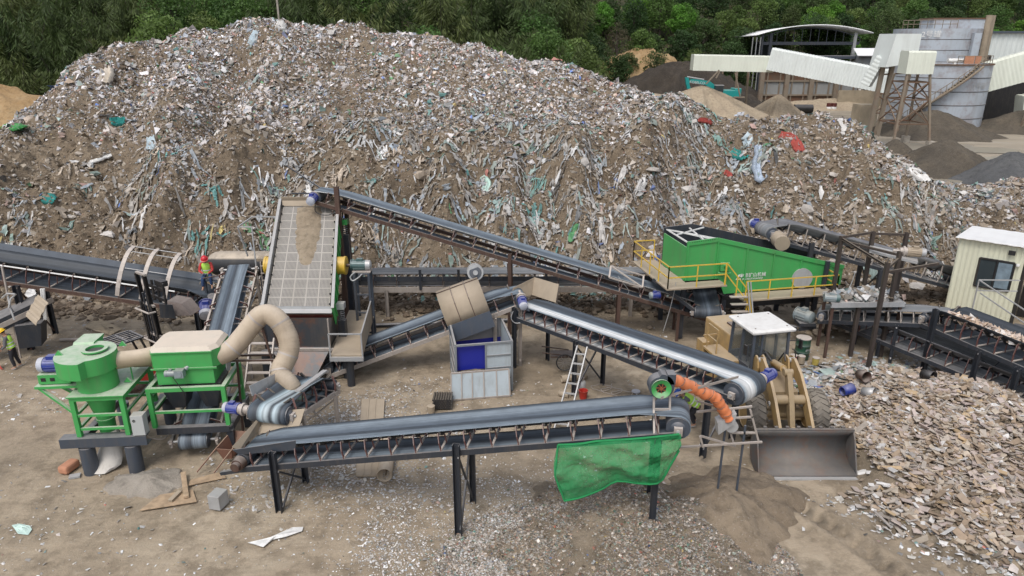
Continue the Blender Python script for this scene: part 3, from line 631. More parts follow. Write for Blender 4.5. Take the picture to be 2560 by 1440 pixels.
# broken boards
def boards(name, n, zf, x0, x1, y0, y1, wfun, L=(0.16, 0.75), W=(0.05, 0.2), seedcols=None):
    x = RNG.uniform(x0, x1, n * 5); y = RNG.uniform(y0, y1, n * 5); k = RNG.uniform(0, 1, n * 5) < wfun(x, y); x, y = x[k][:n], y[k][:n]; n = len(x)
    z = zf(x, y) + RNG.uniform(0.0, 0.16, n); nn = np.tile([0, 0, 1.0], (n, 1)) + RNG.normal(0, .33, (n, 3)); nn /= np.linalg.norm(nn, axis=1, keepdims=True)
    t, b = frames(nn, RNG.uniform(0, 6.28, n)); l = np.exp(RNG.normal(math.log(.21), .5, n)).clip(.07, 1.1) * .5; wd = np.minimum(RNG.uniform(*W, n), l * 1.6) * .5; th = RNG.uniform(.006, .018, n)
    V = np.zeros((n, 8, 3)); p = np.stack([x, y, z + .02], 1)
    for q, (u, v, h) in enumerate([(-1, -1, -1), (1, -1, -1), (1, 1, -1), (-1, 1, -1), (-1, -1, 1), (1, -1, 1), (1, 1, 1), (-1, 1, 1)]):
        sk = RNG.uniform(.7, 1.05, n) if q in (1, 2, 5, 6) else 1
        V[:, q] = p + t * (l * u * sk)[:, None] + b * (wd * v)[:, None] + nn * (th * h)[:, None]
    f = np.array([(3, 2, 1, 0), (4, 5, 6, 7), (0, 1, 5, 4), (1, 2, 6, 5), (2, 3, 7, 6), (3, 0, 4, 7)])
    F = (np.arange(n)[:, None, None] * 8 + f[None]).reshape(-1, 4)
    pal = np.array([(0.37, 0.29, 0.22), (0.44, 0.375, 0.30), (0.30, 0.225, 0.16), (0.46, 0.385, 0.345), (0.40, 0.35, 0.30), (0.22, 0.165, 0.115), (0.6, 0.58, 0.56), (0.36, 0.325, 0.30), (0.42, 0.31, 0.19), (0.43, 0.35, 0.32)])
    c = pal[RNG.choice(10, n, p=[.16, .16, .13, .12, .12, .08, .07, .07, .04, .05])] * RNG.uniform(.8, 1.12, (n, 1))
    return tag(np_mesh(name, V.reshape(-1, 3), F, 'board', np.repeat(c, 8, 0)), kind='stuff')
boards('broken_boards', 10500, wh, 7, 22, 12.5, 26.5, lambda x, y: np.clip((1.05 - in_pile(x, y)) * 3.0 + fbm(x * .7, y * .7, 223, 3) * .3, 0, 1) * (1 - .95 * ((x < 10.9) & (y > 17.4))) )
# ================================================================== CONVEYORS
def motor(parent, c, axis, r=0.16, L=0.5, mat='motor_blue', cap='cap', name='motor', gear=0.0, fins=True, local=False):
    """electric motor: finned barrel, end cover, terminal box; axis points to the fan end"""
    c = Vector(c); a = Vector(axis).normalized(); m = MB()
    m.tube(c - a * L * .5, c + a * L * .2, r, n=16)
    m.tube(c - a * L * .5, c - a * (L * .5 + .03), r * 1.2, n=16)
    if fins:
        up = Vector((0, 0, 1)); x = a.cross(up).normalized(); y = x.cross(a)
        for k in range(14):
            t = 2 * math.pi * k / 14; d = x * math.cos(t) + y * math.sin(t)
            m.bar(c + d * r * 1.03 - a * L * .42, c + d * r * 1.03 + a * L * .15, 0.012, r * .12, d)
    m.box(c + Vector((0, 0, r * 1.15)) - a * L * .1, (L * .3, r * .9, r * .5), math.atan2(a.y, a.x))
    o = m.build(name, mat, parent, local)
    f = MB(); f.tube(c + a * L * .2, c + a * L * .42, r * 1.08, r * 1.0, 16); f.tube(c + a * L * .42, c + a * L * .47, r * .9, r * .6, 16); f.build('fan_cover', cap, o, local)
    if gear:
        g = MB(); g.tube(c - a * (L * .5 + .03), c - a * (L * .5 + gear), r * 1.0, r * .8, 14); g.tube(c - a * (L * .5 + gear * .4), c - a * (L * .5 + gear * .6), r * 1.25, n=14)
        g.tube(c - a * (L * .5 + gear), c - a * (L * .5 + gear + .25), r * .35, n=10); g.build('gearbox', 'pale', o, local)
    return o
def conveyor(label, A, B, w=0.9, name='belt_conveyor', R1=0.25, R0=0.2, drop=0.5, mat='belt', sgap=0.12, trough=0.17, nid=12, i0=0.06, i1=0.94, legs=(), frame='steel', idl='idler', str_h=0.16,
             cat='conveyor', belt_ext=0.0, group='belt conveyors of the sorting plant', flat0=0.7, flat1=0.9, leg_mat=None):
    A = Vector(A); B = Vector(B); u = (B - A); L = u.length; u.normalize(); v = u.cross(Vector((0, 0, 1))).normalized(); n = v.cross(u)
    root = thing(name, label, cat, (A.x, A.y, 0), 0, group)
    Pt = lambda s, a, h: A + u * s + v * a + n * h
    # belt: one closed loop, troughed on the carrying side
    xs_ = [-.5, -.42, -.33, -.22, -.1, 0, .1, .22, .33, .42, .5]
    prof = lambda a, k: trough * k * max(0, abs(a) - .2) / .3
    loop = []
    N = 28
    for i in range(N + 1):
        s = L * i / N; k = min(1, s / flat0) * min(1, (L - s) / flat1); loop.append((s, 0, k))
    for i in range(1, 8): t = math.pi * i / 8; loop.append((L + math.sin(t) * R1, -R1 + math.cos(t) * R1, 0))
    for i in range(N + 1):
        t = i / N; s = L * (1 - t); loop.append((s, -2 * (R1 * (1 - t) + R0 * t) - 0.05 * math.sin(math.pi * t), 0))
    for i in range(1, 8): t = math.pi * i / 8; loop.append((-math.sin(t) * R0, -R0 - math.cos(t) * R0, 0))
    m = MB(); m.uv = []; vs = []
    for s, h, k in loop:
        for a in xs_:
            vs.append(Pt(s, a * w, h + prof(a, k))); m.uv.append((a + .5, s))
    q = len(xs_); T = len(loop); fs = []
    for i in range(T):
        for j in range(q - 1): fs.append((i * q + j, i * q + j + 1, ((i + 1) % T) * q + j + 1, ((i + 1) % T) * q + j))
    m.add(vs, fs, True); bo = m.build('belt', mat, root)
    sf = bo.modifiers.new('thickness', 'SOLIDIFY'); sf.thickness = 0.018; sf.offset = 0
    # frame
    sw = w / 2 + sgap
    for sd in (-1, 1):
        f = MB(); f.channel(Pt(-.15, sd * sw, -drop), Pt(L + .1, sd * sw, -drop), 0.07, str_h, n, side=sd)
        f.build('stringer', frame, root)
    # idler sets
    for i in range(nid):
        s = L * (i0 + (i1 - i0) * i / max(1, nid - 1)); hb = -drop + str_h / 2; m = MB()
        m.bar(Pt(s, -sw, hb + .02), Pt(s, sw, hb + .02), .06, .035, n)
        m.mi = 1
        for sd in (-1, 1):
            m.bar(Pt(s, sd * (sw - .01), hb), Pt(s, sd * (sw - .0), hb + (drop - str_h / 2) * .72), .06, .02, u)
            m.bar(Pt(s, sd * (sw - .0), hb + (drop - str_h / 2) * .7), Pt(s, sd * (w * .5 + .02), trough * .75), .06, .02, u)
        m.mi = 2
        m.tube(Pt(s, -w * .19, -.07), Pt(s, w * .19, -.07), .045, n=8)
        for sd in (-1, 1): m.tube(Pt(s, sd * w * .22, -.06), Pt(s, sd * w * .47, trough * .95 - .075), .045, n=8)
        m.mi = 1
        for sd in (-1, 1): m.bar(Pt(s + .03, sd * w * .2, hb), Pt(s + .03, sd * w * .2, -.1), .03, .03, u)
        m.build('idler', ['pale', idl, 'roller'], root)
    # pulleys
    for nm, s, r in (('head_pulley', L, R1), ('tail_pulley', 0, R0)):
        m = MB(); m.tube(Pt(s, -w * .53, -r), Pt(s, w * .53, -r), r * .94, n=20); [m.tube(Pt(s, sd * w * .53, -r), Pt(s, sd * (w * .53 + .05), -r), r * .6, r * .35, 16) for sd in (-1, 1)]; p = m.build(nm, 'steel_blue', root)
        m = MB(); m.tube(Pt(s, -sw - .1, -r), Pt(s, sw + .1, -r), .045, n=10)
        m.build('shaft', 'galv', p)
        for sd in (-1, 1):
            m = MB(); m.box(Pt(s, sd * sw, -r - .02), (.2, .1, .2), math.atan2(u.y, u.x)); m.bar(Pt(s, sd * sw, -r - .1), Pt(s, sd * sw, -drop + .05), .16, .1, u); m.build('bearing', 'pale', p)
    # legs: (fraction along, side -1/1, base z, size, splay)
    for lg in legs:
        t, sd, zb = lg[:3]; sz = lg[3] if len(lg) > 3 else .14; ext = lg[4] if len(lg) > 4 else 0.0
        top = Pt(L * t, sd * (sw + sz * .5), -drop + ext); base = Vector((top.x, top.y, zb))
        m = MB(); m.channel(base - Vector((0, 0, .1)), top, sz * .75, sz, u); m.build('leg', leg_mat or frame, root)
    ts = {}
    for lg in legs: ts.setdefault(round(lg[0], 3), []).append(lg)
    for t, ll in ts.items():
        if len(ll) == 2:
            a = Pt(L * t, -(sw + .07), -drop); b = Pt(L * t, sw + .07, -drop); z0 = max(l[2] for l in ll)
            for p0, p1 in ((a, b), (b, a)):
                m = MB(); e = Vector((p1.x, p1.y, z0 + .15)); m.bar(p0 - Vector((0, 0, .12)), e, .05, .05, u); m.build('brace', frame, root)
    return root, Pt, L, u, v, n
# ---- foreground belt
c1, P1, L1, u1, v1, n1 = conveyor('long blue-grey belt conveyor rising across the foreground above the white shreds', (-7.45, 17.4, 1.62), (4.0, 15.25, 4.02), w=1.0, R1=.3, R0=.2, drop=.42, nid=17, i0=.03, i1=.96,
    legs=[(.095, 1, 0, .18, .5), (.095, -1, 0, .16), (.535, 1, 0, .18, .28), (.535, -1, 0, .16), (.96, 1, .3, .17), (.955, -1, .3, .15)])
m = MB(); m.plate(P1(0.0, .55, .02), P1(1.75, .55, .02), P1(1.9, .62, .34), P1(-.1, .62, .22), .015); m.build('skirt', 'steel_blue', c1)
m = MB(); m.plate(P1(.0, -.5, .05), P1(1.3, -.5, .05), P1(1.45, -.9, .5), P1(.1, -.95, .5), .015); m.plate(P1(-.02, .5, .1), P1(-.02, -.5, .1), P1(.1, -1.0, .55), P1(-.1, .62, .3), .015)
m.build('feed_plate', 'beige', c1)
m = MB(); m.tube(P1(-.02, .58, -.2), P1(-.02, .78, -.2), .2, .17, 18); m.tube(P1(-.02, .78, -.2), P1(-.02, .9, -.2), .13, n=14); m.build('drive_hub', 'rust', c1)
m = MB(); m.bar(P1(-.75, .6, -.5), P1(.3, .6, -.42), .1, .1); m.build('take_up_rail', 'steel', c1)
# ---- pale-stripe belt
c2, P2, L2, u2, v2, n2 = conveyor('belt conveyor with a pale centre stripe running towards the wheel loader', (0.55, 26.45, 2.52), (6.95, 18.85, 3.02), w=1.15, R1=.36, R0=.22, drop=.48, mat='belt_stripe', trough=.07, nid=15, i0=.07, i1=.9,
    legs=[(.02, 1, 0, .16, .5), (.05, -1, 0, .14), (.36, 1, 0, .15, .05), (.36, -1, 0, .15), (.93, 1, .35, .18), (.93, -1, .35, .18)])
motor(c2, P2(L2 + .02, -1.25, -.34), -v2, .17, .6, 'motor_blue', 'motor_blue', gear=.3)
m = MB(); m.plate(P2(-.3, -.62, .1), P2(1.1, -.62, .1), P2(.95, -.95, .75), P2(-.5, -.95, .75), .02); m.plate(P2(-.35, .5, .1), P2(-.35, -.65, .1), P2(-.5, -.95, .75), P2(-.4, .3, .6), .02); m.build('feed_plate', 'beige', c2)
m = MB(); m.plate(P2(.0, .62, .0), P2(.95, .62, .0), P2(.75, .6, .28), P2(.1, .6, .28), .015); m.build('skirt', 'steel_blue', c2)
# ---- belt under the magnet hood
c3, P3_, L3, u3, v3, n3 = conveyor('blue belt conveyor climbing from under the screen to the beige magnet hood', (-7.3, 25.25, .55), (.15, 26.55, 3.02), w=.95, R1=.26, R0=.2, drop=.46, nid=11, i0=.05, i1=.97,
    legs=[(.86, 1, 0, .13, .1), (.86, -1, 0, .13), (.99, 1, 0, .13), (.99, -1, 0, .13)], frame='pale')
motor(c3, P3_(L3 + .03, .98, -.26), v3 + Vector((0, 0, -.35)), .16, .5, 'motor_blue', 'cap', gear=.3)
m = MB()
for k, (a, h) in enumerate([(0, 0)]): pass
hood = MB(); prof = [(-.95, .62), (-.75, .80), (-.2, .88), (.3, .80), (.62, .55), (.78, .15), (.84, -.2)]
s0, s1 = L3 * .62, L3 * .62 + 1.75
ringA = [P3_(s0, a, h + .05) for a, h in prof]; ringB = [P3_(s1, a, h + .05) for a, h in prof]
hood.ring([ringA, ringB], closed=False, smooth=True)
hb = hood.build('magnet_hood', 'beige', c3); sf = hb.modifiers.new('t', 'SOLIDIFY'); sf.thickness = .03
m = MB(); m.prism([P3_(s0 + .03, a, h + .04) for a, h in [(-.95, .1)] + prof + [(.84, -.3)]], u3 * .02); m.prism([P3_(s1 - .05, a, h + .04) for a, h in [(-.95, .1)] + prof + [(.84, -.3)]], u3 * .02)
m.build('end_plate', 'beige', hb)
m = MB(); m.plate(P3_(s0, .86, -.1), P3_(s1, .86, -.1), P3_(s1, .98, -.75), P3_(s0, .98, -.75), .02); m.build('skirt_curtain', 'steel_blue', hb)
m = MB()
for q in (.0, .33, .66, 1.0):
    s = s0 + (s1 - s0) * q
    for (a, h), (a2, h2) in zip(prof[:-1], prof[1:]):
        if q in (.33, .66): m.bar(P3_(s, a, h + .075), P3_(s, a2, h2 + .075), .025, .02)
for a, h in (prof[2],): m.bar(P3_(s0, a, h + .075), P3_(s1, a, h + .075), .03, .03)
m.build('hood_rib', 'rust', hb)
m = MB(); m.tube(P3_(s1 + .0, -1.15, .95), P3_(s1 - .0, -.65, 1.05), .33, n=24); m.tube(P3_(s1, -.65, 1.05), P3_(s1, -.55, 1.07), .1, n=12); o = m.build('magnet_drum', 'galv', c3)
m = MB(); m.tube(P3_(s1, -.66, 1.04), P3_(s1, -.64, 1.045), .25, n=24); m.build('drum_face', 'steel_blue', o)
# ---- long upper belt
c4, P4, L4, u4, v4, n4 = conveyor('longest conveyor sloping from the top of the screen down to the big green trommel', (9.2, 28.9, 1.25), (-8.5, 30.85, 6.2), w=.95, R1=.28, R0=.24, drop=.44, nid=19, i0=.04, i1=.97,
    legs=[(.952, -1, 0, .2, 1.0), (.952, 1, 0, .18, .5), (.52, -1, 0, .15, .35), (.52, 1, 0, .15), (.245, -1, 0, .15), (.245, 1, 0, .14), (.10, -1, 0, .12), (.10, 1, 0, .12)], frame='rust', mat='belt_rim')
motor(c4, P4(L4 + .02, -.82, -.3), -v4 + Vector((0, 0, -.3)), .18, .5, 'motor_blue', 'cap', gear=.2)
for a_, b_ in ((P4(L4 + .1, .5, -.1), P4(L4 + 2.0, .9, .35)), (P4(L4 + .1, -.5, -.1), P4(L4 + 1.0, -.6, -.35))): m = MB(); m.bar(a_, b_, .05, .05); m.build('scraper_arm', 'steel', c4)
m = MB(); q = P4(L4 * .24, 0, .3)
for a, b in (((-.75, -.3), (.75, -.3)), ((.75, -.3), (.75, .45)), ((.75, .45), (-.75, .45)), ((-.75, .45), (-.75, -.3)), ((-.75, -.3), (.75, .45))):
    m.bar(P4(L4 * .24 + a[0], a[1] - .3, .25 + a[1] * .4), P4(L4 * .24 + b[0], b[1] - .3, .25 + b[1] * .4), .07, .05)
m.build('guard_frame', 'pale', c4)
# ---- level belt behind
c5, P5, L5, u5, v5, n5 = conveyor('dusty level conveyor running along the foot of the waste heap', (-7.4, 31.9, 1.95), (7.4, 31.9, 1.98), w=1.0, R1=.22, R0=.22, drop=.62, nid=13, mat='belt_grey', trough=.12, frame='pale', idl='rust', str_h=.26,
    legs=[(.1, 1, 0, .16), (.38, 1, 0, .16), (.64, 1, 0, .16), (.88, 1, 0, .16), (.38, -1, 0, .16), (.64, -1, 0, .16)])
m = MB(); m.plate(P5(.3, .58, .02), P5(L5 - .3, .58, .02), P5(L5 - .3, .6, -.2), P5(.3, .6, -.2), .02); m.build('skirt', 'steel', c5)
for s in (4.9, 3.1, 9): 
    m = MB(); m.box(P5(s, .66, -.1), (.12, .1, 1.0)); m.build('stanchion', 'steel', c5)
# ---- left belt with hoops
M['rubber_wall'] = plain('rubber_side_wall', (.045, .058, .078), .6, 0, .3, 1.5)
c6, P6, L6, u6, v6, n6 = conveyor('dark belt conveyor coming in from the left edge under three pale hoops', (-26.5, 28.35, 4.4), (-12.75, 28.35, 2.15), w=1.25, R1=.24, R0=.24, drop=.55, nid=14, mat='belt_dark', trough=.34, frame='rust',
    legs=[(.44, 1, 0, .24), (.335, 1, 0, .22), (.44, -1, 0, .2), (.97, 1, 0, .18), (.93, -1, 0, .18)], leg_mat='steel')
m = MB(); m.plate(P6(.0, .66, .20), P6(L6 * .9, .66, .20), P6(L6 * .9, .68, .15), P6(0, .68, .15), .02); m.build('skirt', 'white', c6)
m = MB(); m.plate(P6(0, -.62, .3), P6(L6, -.62, .3), P6(L6, -.8, .55), P6(0, -.8, .55), .02); m.build('side_wall', 'rubber_wall', c6)
for k in range(3):
    s = L6 * (.735 + .07 * k); m = MB(); pts = []
    for q in range(9):
        t = q / 8; pts.append(P6(s, .8 - 1.45 * t ** 1.5, -.35 + 1.75 * math.sin(t * math.pi * .5)))
    for a, b in zip(pts[:-1], pts[1:]): m.bar(a, b, .05, .17, u6)
    m.build('hoop', 'pale', c6)
for (a, h) in ((-.62, 1.4), (-.3, 1.28), (.35, .75)):
    m = MB(); m.tube(P6(L6 * .735, a, h), P6(L6 * .875, a, h), .02, n=8); m.build('hoop_rail', 'galv', c6)
mo = motor(c6, P6(L6 + .05, .95, -.35), v6 + Vector((.3, 0, -.5)), .27, .75, 'motor_blue', 'cap')
m = MB(); m.tube(P6(L6 + .05, .1, -.2), P6(L6 + .05, .62, -.3), .36, .3, 20); m.build('drum_drive', 'steel', c6)
# ---- steep short belt at the red-helmet worker
c7, P7, L7, u7, v7, n7 = conveyor('short blue belt conveyor running down from the seated worker behind the green machine', (-10.05, 19.35, .75), (-11.45, 28.1, 3.55), w=.82, R1=.2, R0=.26, drop=.3, nid=9, trough=.1, frame='pale', idl='idler', sgap=.28,
    legs=[(.95, 1, 0, .14), (.95, -1, 0, .14), (.6, 1, 0, .12), (.6, -1, 0, .12)])
# ---- short feeder onto the foreground belt
c8, P8, L8, u8, v8, n8 = conveyor('short streaked belt feeding the foreground conveyor below the air hose', (-6.4, 20.9, 1.95), (-7.0, 18.15, 2.5), w=1.15, R1=.28, R0=.2, drop=.42, nid=5, mat='belt_bands', trough=.24, flat1=1.3, frame='pale',
    legs=[(.1, -1, 0, .12), (.1, 1, 0, .12), (.82, -1, 0, .1), (.82, 1, 0, .1)])
motor(c8, P8(L8, 1.3, -.26), v8, .155, .5, 'motor_blue', 'cap', gear=.34)
m = MB(); m.plate(P8(L8 * .45, .62, .12), P8(L8 * .93, .72, .1), P8(L8 * .95, .78, .42), P8(L8 * .42, .62, .5), .02); m.build('skirt', 'galv', c8)
m = MB(); m.bar(P8(L8 * .85, -.6, .32), P8(L8 * .25, -.62, .5), .16, .05); m.build('skirt_angle', 'galv', c8)
# ---- belt at the right behind the trommel
c9, P9, L9, u9, v9, n9 = conveyor('grey belt conveyor climbing from behind the cabin to the top of the green trommel', (22.3, 33.4, 1.35), (11.95, 31.9, 4.35), w=1.15, R1=.3, R0=.24, drop=.6, nid=11, mat='belt_grey', trough=.4, frame='steel', idl='pale',
    legs=[(.82, -1, 0, .2, .4), (.45, -1, 0, .2), (.45, 1, 0, .18), (.7, 1, 0, .18)])
motor(c9, P9(L9 + .1, .95, -.25), v9 + u9 * .2, .2, .55, 'motor_blue', 'cap', gear=.25)
m = MB(); m.tube(P9(L9 - .3, -.62, -.42), P9(L9 - .1, -1.5, -.5), .34, n=20); m.tube(P9(L9 - .25, -.85, -.44), P9(L9 - .18, -1.2, -.47), .35, n=20); m.build('drive_drum', 'beige', c9)
# ---- belt with chips, right
c10, P10, L10, u10, v10, n10 = conveyor('conveyor under the steel gantry running level to the cabin steps', (13.3, 28.1, 1.65), (17.2, 25.9, 2.35), w=.95, R1=.2, R0=.2, drop=.42, nid=10, mat='belt_grey', trough=.1, frame='steel', idl='pale',
    legs=[(.3, -1, 0, .13), (.62, 1, 0, .13), (.62, -1, 0, .13)])
c11, P11, L11, u11, v11, n11 = conveyor('conveyor loaded with pale wood chips running out at the right edge', (16.9, 26.05, 2.3), (18.9, 20.2, 2.3), w=1.3, R1=.22, R0=.2, drop=.48, nid=9, mat='belt_dark', trough=.36, frame='steel', idl='idler',
    legs=[(.1, 1, 0, .2, .9), (.42, 1, 0, .16), (.42, -1, 0, .18), (.66, 1, 0, .18), (.66, -1, 0, .18), (.88, 1, 0, .18)])
n = 1400; ss = RNG.uniform(.6, L11 + .1, n); aa = RNG.normal(0, .2, n).clip(-.5, .5)
ch = np.array([tuple(P11(s, a, .06 + .3 * max(0, abs(a) - .26) + .10 * max(0, 1 - (a / .35) ** 2) * min(1, (s - .4)))) for s, a in zip(ss, aa)])
pal = np.array([(.55, .42, .32), (.62, .5, .4), (.45, .33, .24), (.66, .62, .58), (.5, .4, .34)])
o = flakes('chip_load', ch, np.tile([0, 0, 1.], (n, 1)), np.exp(RNG.normal(math.log(.14), .4, n)), pal[RNG.integers(0, 5, n)], tilt=.5, crumple=.2, mat='board')
c12, P12, L12, u12, v12, n12 = conveyor('low dark conveyor passing beneath the chip belt beside the cabin', (14.6, 28.9, 1.25), (19.3, 21.2, .9), w=1.1, R1=.2, R0=.2, drop=.46, nid=12, mat='belt_grey', trough=.3, frame='steel', idl='idler',
    legs=[(.25, 1, 0, .12), (.5, -1, 0, .12), (.75, 1, 0, .12)])
m = MB()
for k in range(0): pass
hop = MB(); hop.prism([Vector((19.0, 24.6, 2.1)), Vector((21.6, 22.6, 2.1)), Vector((21.2, 22.7, .55)), Vector((19.9, 23.8, .55))], Vector((.5, .7, 0))); o = hop.build('feed_hopper', 'black'); tag(o, 'black steel hopper under the chip belt at the right edge', 'hopper')
# ================================================================== MACHINES
V3 = Vector
def text(parent, s, loc, rot, size, mat, name='lettering', local=True, ext=.004):
    c = bpy.data.curves.new(name, 'FONT'); c.body = s; c.size = size; c.extrude = ext; c.align_x = 'CENTER'; c.align_y = 'CENTER'
    t = bpy.data.objects.new(name, c); dg = bpy.context.evaluated_depsgraph_get()
    col.objects.link(t); dg.update(); me = bpy.data.meshes.new_from_object(t.evaluated_get(bpy.context.evaluated_depsgraph_get())); bpy.data.objects.remove(t)
    me.materials.clear(); me.materials.append(M[mat]); o = bpy.data.objects.new(name, me); col.objects.link(o)
    o.rotation_euler = rot; o.location = V3(loc) - (V3((0, 0, 0)) if local else parent.location); o.parent = parent; return o
def rail(parent, pts, h=1.0, mat='rail_y', name='handrail', r=.022, step=.9, local=False, mid=True):
    m = MB()
    for a, b in zip(pts[:-1], pts[1:]):
        a, b = V3(a), V3(b); n = max(1, int((b - a).length / step))
        for f in ((1, .5) if mid else (1,)): m.bar(a + V3((0, 0, h * f)), b + V3((0, 0, h * f)), r * 2, r * 2)
        for i in range(n + 1): q = a.lerp(b, i / n); m.bar(q, q + V3((0, 0, h)), r * 2, r * 2)
    return m.build(name, mat, parent, local)

# ---------------------------------------------------------------- green dust separator (local axes, turned 5 degrees)
gs = thing('dust_separator', 'bright green cyclone and square separator box on a green frame at the left front', 'separator', (-12.95, 18.45, 0), R(5))
L_ = dict(parent=gs, local=True)
ca = V3((.52, .58, 0))
m = MB(); m.lathe(ca, [(.56, 2.62), (.56, 3.25)], 32); cy = m.build('cyclone', 'green', **L_)
m = MB(); rg = []
for h in (3.22, 3.74):
    ring = []
    for k in range(40):
        t = 2 * math.pi * k / 40; r = .72 + .2 * (((k + 8) % 40) / 40); ring.append(ca + V3((-.12, 0, h)) + V3((r * math.cos(t), r * math.sin(t), 0)))
    rg.append(ring)
m.ring(rg); m.box(ca + V3((-.5, .82, 3.42)), (.6, .7, .5)); m.prism([ca + V3((-.8, .5, 3.672)), ca + V3((-.2, .5, 3.672)), ca + V3((-.2, 1.17, 3.672)), ca + V3((-.8, 1.17, 3.672))], V3((0, .12, .12)))
m.build('scroll', 'green', cy, local=True)
m = MB(); m.lathe(ca + V3((.08, .05, 3.72)), [(.27, 0), (.27, .07), (.36, .07), (.36, .11), (.25, .11), (.25, -.1)], 28, cap=False); m.build('outlet_flange', 'green', cy, local=True)
m = MB(); m.lathe(ca + V3((.08, .05, 3.74)), [(.25, 0), (.25, .01)], 24); m.build('outlet_opening', 'black', cy, local=True)
for q in ((-.85, -.2), (.72, .35), (.78, .1)):
    m = MB(); b = ca + V3((q[0], q[1], 3.72 if q[1] != .1 else 2.62)); m.prism([b + V3((-.1, 0, .02)), b + V3((.12, 0, .02)), b + V3((.02, 0, .18))], V3((.02, .03, 0))); m.build('lifting_lug', 'green', cy, local=True)
m = MB(); m.lathe(ca, [(.5, 2.6), (.24, 1.55), (.235, 1.05)], 28); m.lathe(ca, [(.28, 1.56), (.28, 1.52)], 28); m.build('cone', 'green', cy, local=True)
def frame_box(name, x0, x1, y0, y1, z0, z1, mat, w=.12, mids=()):
    for x in (x0, x1):
        for y in (y0, y1): m = MB(); m.box((x, y, (z0 + z1) / 2), (w, w, z1 - z0)); m.build('post', mat, **L_)
    m = MB()
    for z in (z1 - w / 2,) + tuple(mids):
        ww = w if z > z1 - w else w * .6
        for y in (y0, y1): m.box(((x0 + x1) / 2, y, z), (x1 - x0 - w - .006, ww, ww))
        for x in (x0, x1): m.box((x, (y0 + y1) / 2, z), (ww, y1 - y0 - w - .006, ww))
    m.build(name, mat, **L_)
frame_box('cyclone_frame', 0, 1.4, -.02, 2.05, 1.26, 2.58, 'green', .13, (1.95, 1.5))
m = MB(); m.box((.7, 1.02, 2.6), (1.62, 2.32, .035)); m.build('platform', 'green', **L_)
frame_box('box_frame', 1.9, 4.12, .62, 2.3, 1.08, 2.44, 'green', .13, (1.6,))
bx = MB(); P_ = [(2.0, .95), (2.12, .75), (3.86, .75), (4.05, 1.0), (4.05, 1.95), (3.86, 2.2), (2.12, 2.2), (2.0, 1.95)]
bx.ring([[V3((x, y, 3.0)) for x, y in P_], [V3((x, y, 3.56)) for x, y in P_]], smooth=False)
Q_ = [(2.14, .8), (3.84, .8), (3.84, 2.16), (2.14, 2.16)]
bx.ring([[V3((x, y, 2.45)) for x, y in Q_], [V3((x, y, 3.0)) for x, y in Q_]], smooth=False)
bo = bx.build('separator_box', 'green', **L_)
m = MB(); m.box((3.0, .74, 3.0), (1.95, .03, .05)); m.box((3.0, .73, 3.545), (1.8, .05, .04)); m.build('flange', 'green', bo, local=True)
m = MB(); m.ring([[V3((x * 1.0, y, 3.565)) for x, y in P_], [V3((2.95 + (x - 2.95) * .9, 1.5 + (y - 1.5) * .86, 3.66)) for x, y in P_]], smooth=False); m.build('lid', 'beige_lid', bo, local=True) if 'beige_lid' in M else None
M['beige_lid'] = paint('dust_covered_lid', (0.5, 0.47, 0.4), .8, 0, .9, (0.60, 0.51, 0.42), .3, 1.2)
m = MB(); m.ring([[V3((x * 1.0, y, 3.565)) for x, y in P_], [V3((2.95 + (x - 2.95) * .9, 1.5 + (y - 1.5) * .86, 3.68)) for x, y in P_]], smooth=False); m.build('lid', 'beige_lid', bo, local=True)
m = MB(); m.lathe((4.06, 1.5, 2.75), [(.22, 0), (.22, .03)], 20, 'x'); m.build('inspection_hatch', 'galv', bo, local=True)
mo = motor(gs, (0, 0, 0), (-1, 0, 0), .1, .32, 'motor_grey', 'motor_grey', 'gear_motor', 0.0, fins=False, local=True)
mo.location = (2.62, .6, 2.92)
m = MB(); m.box((.3, 0, 0), (.26, .24, .24)); m.tube((.3, -.14, 0), (.3, .16, 0), .09, n=14); m.tube((.42, .14, .06), (.5, .2, .12), .07, n=10); m.build('gearbox', 'motor_grey', mo, local=True)
m = MB(); m.path([V3((2.72, .52, 2.84)), V3((2.85, .5, 2.6)), V3((2.98, .5, 2.3)), V3((2.96, .55, 2.0))], .012, 6); m.build('cable', 'black', gs, local=True)
for x in (2.5, 3.5):
    m = MB(); m.ring([[V3((x + a * .42, 1.45 + b * .5, 2.36)) for a, b in ((-1, -1), (1, -1), (1, 1), (-1, 1))], [V3((x + a * .18, 1.45 + b * .3, 1.45)) for a, b in ((-1, -1), (1, -1), (1, 1), (-1, 1))]], smooth=False); m.build('discharge_hopper', 'steel', **L_)
# lower steel
m = MB(); m.channel((-.55, -.02, 1.1), (1.95, -.02, 1.1), .34, .3, t=.02); m.build('base_beam', 'steel_blue', **L_)
for a, b in (((-.02, .2, 1.08), (-.02, 2.6, 1.08)), ((1.4, .2, 1.08), (1.4, 2.7, 1.08)), ((1.95, .62, .97), (4.15, .62, .97)), ((4.15, .7, .97), (4.15, 2.5, .97)), ((1.5, 2.55, 1.0), (4.2, 2.55, 1.0))):
    m = MB(); m.channel(a, b, .2, .22, t=.015); m.build('base_beam', 'steel', **L_)
for x, y, r, h in ((.1, -.02, .22, .95), (1.42, -.02, .22, .95), (.0, 2.7, .2, .95), (1.4, 2.9, .2, .95)):
    m = MB(); m.lathe((x, y, -.1), [(r, 0), (r, h + .05)], 22); m.build('foot', 'steel_blue', **L_)
for x, y in ((4.13, .66), (4.13, 2.4)):
    m = MB(); m.box((x, y, .42), (.2, .16, .9)); m.build('foot', 'steel', **L_)
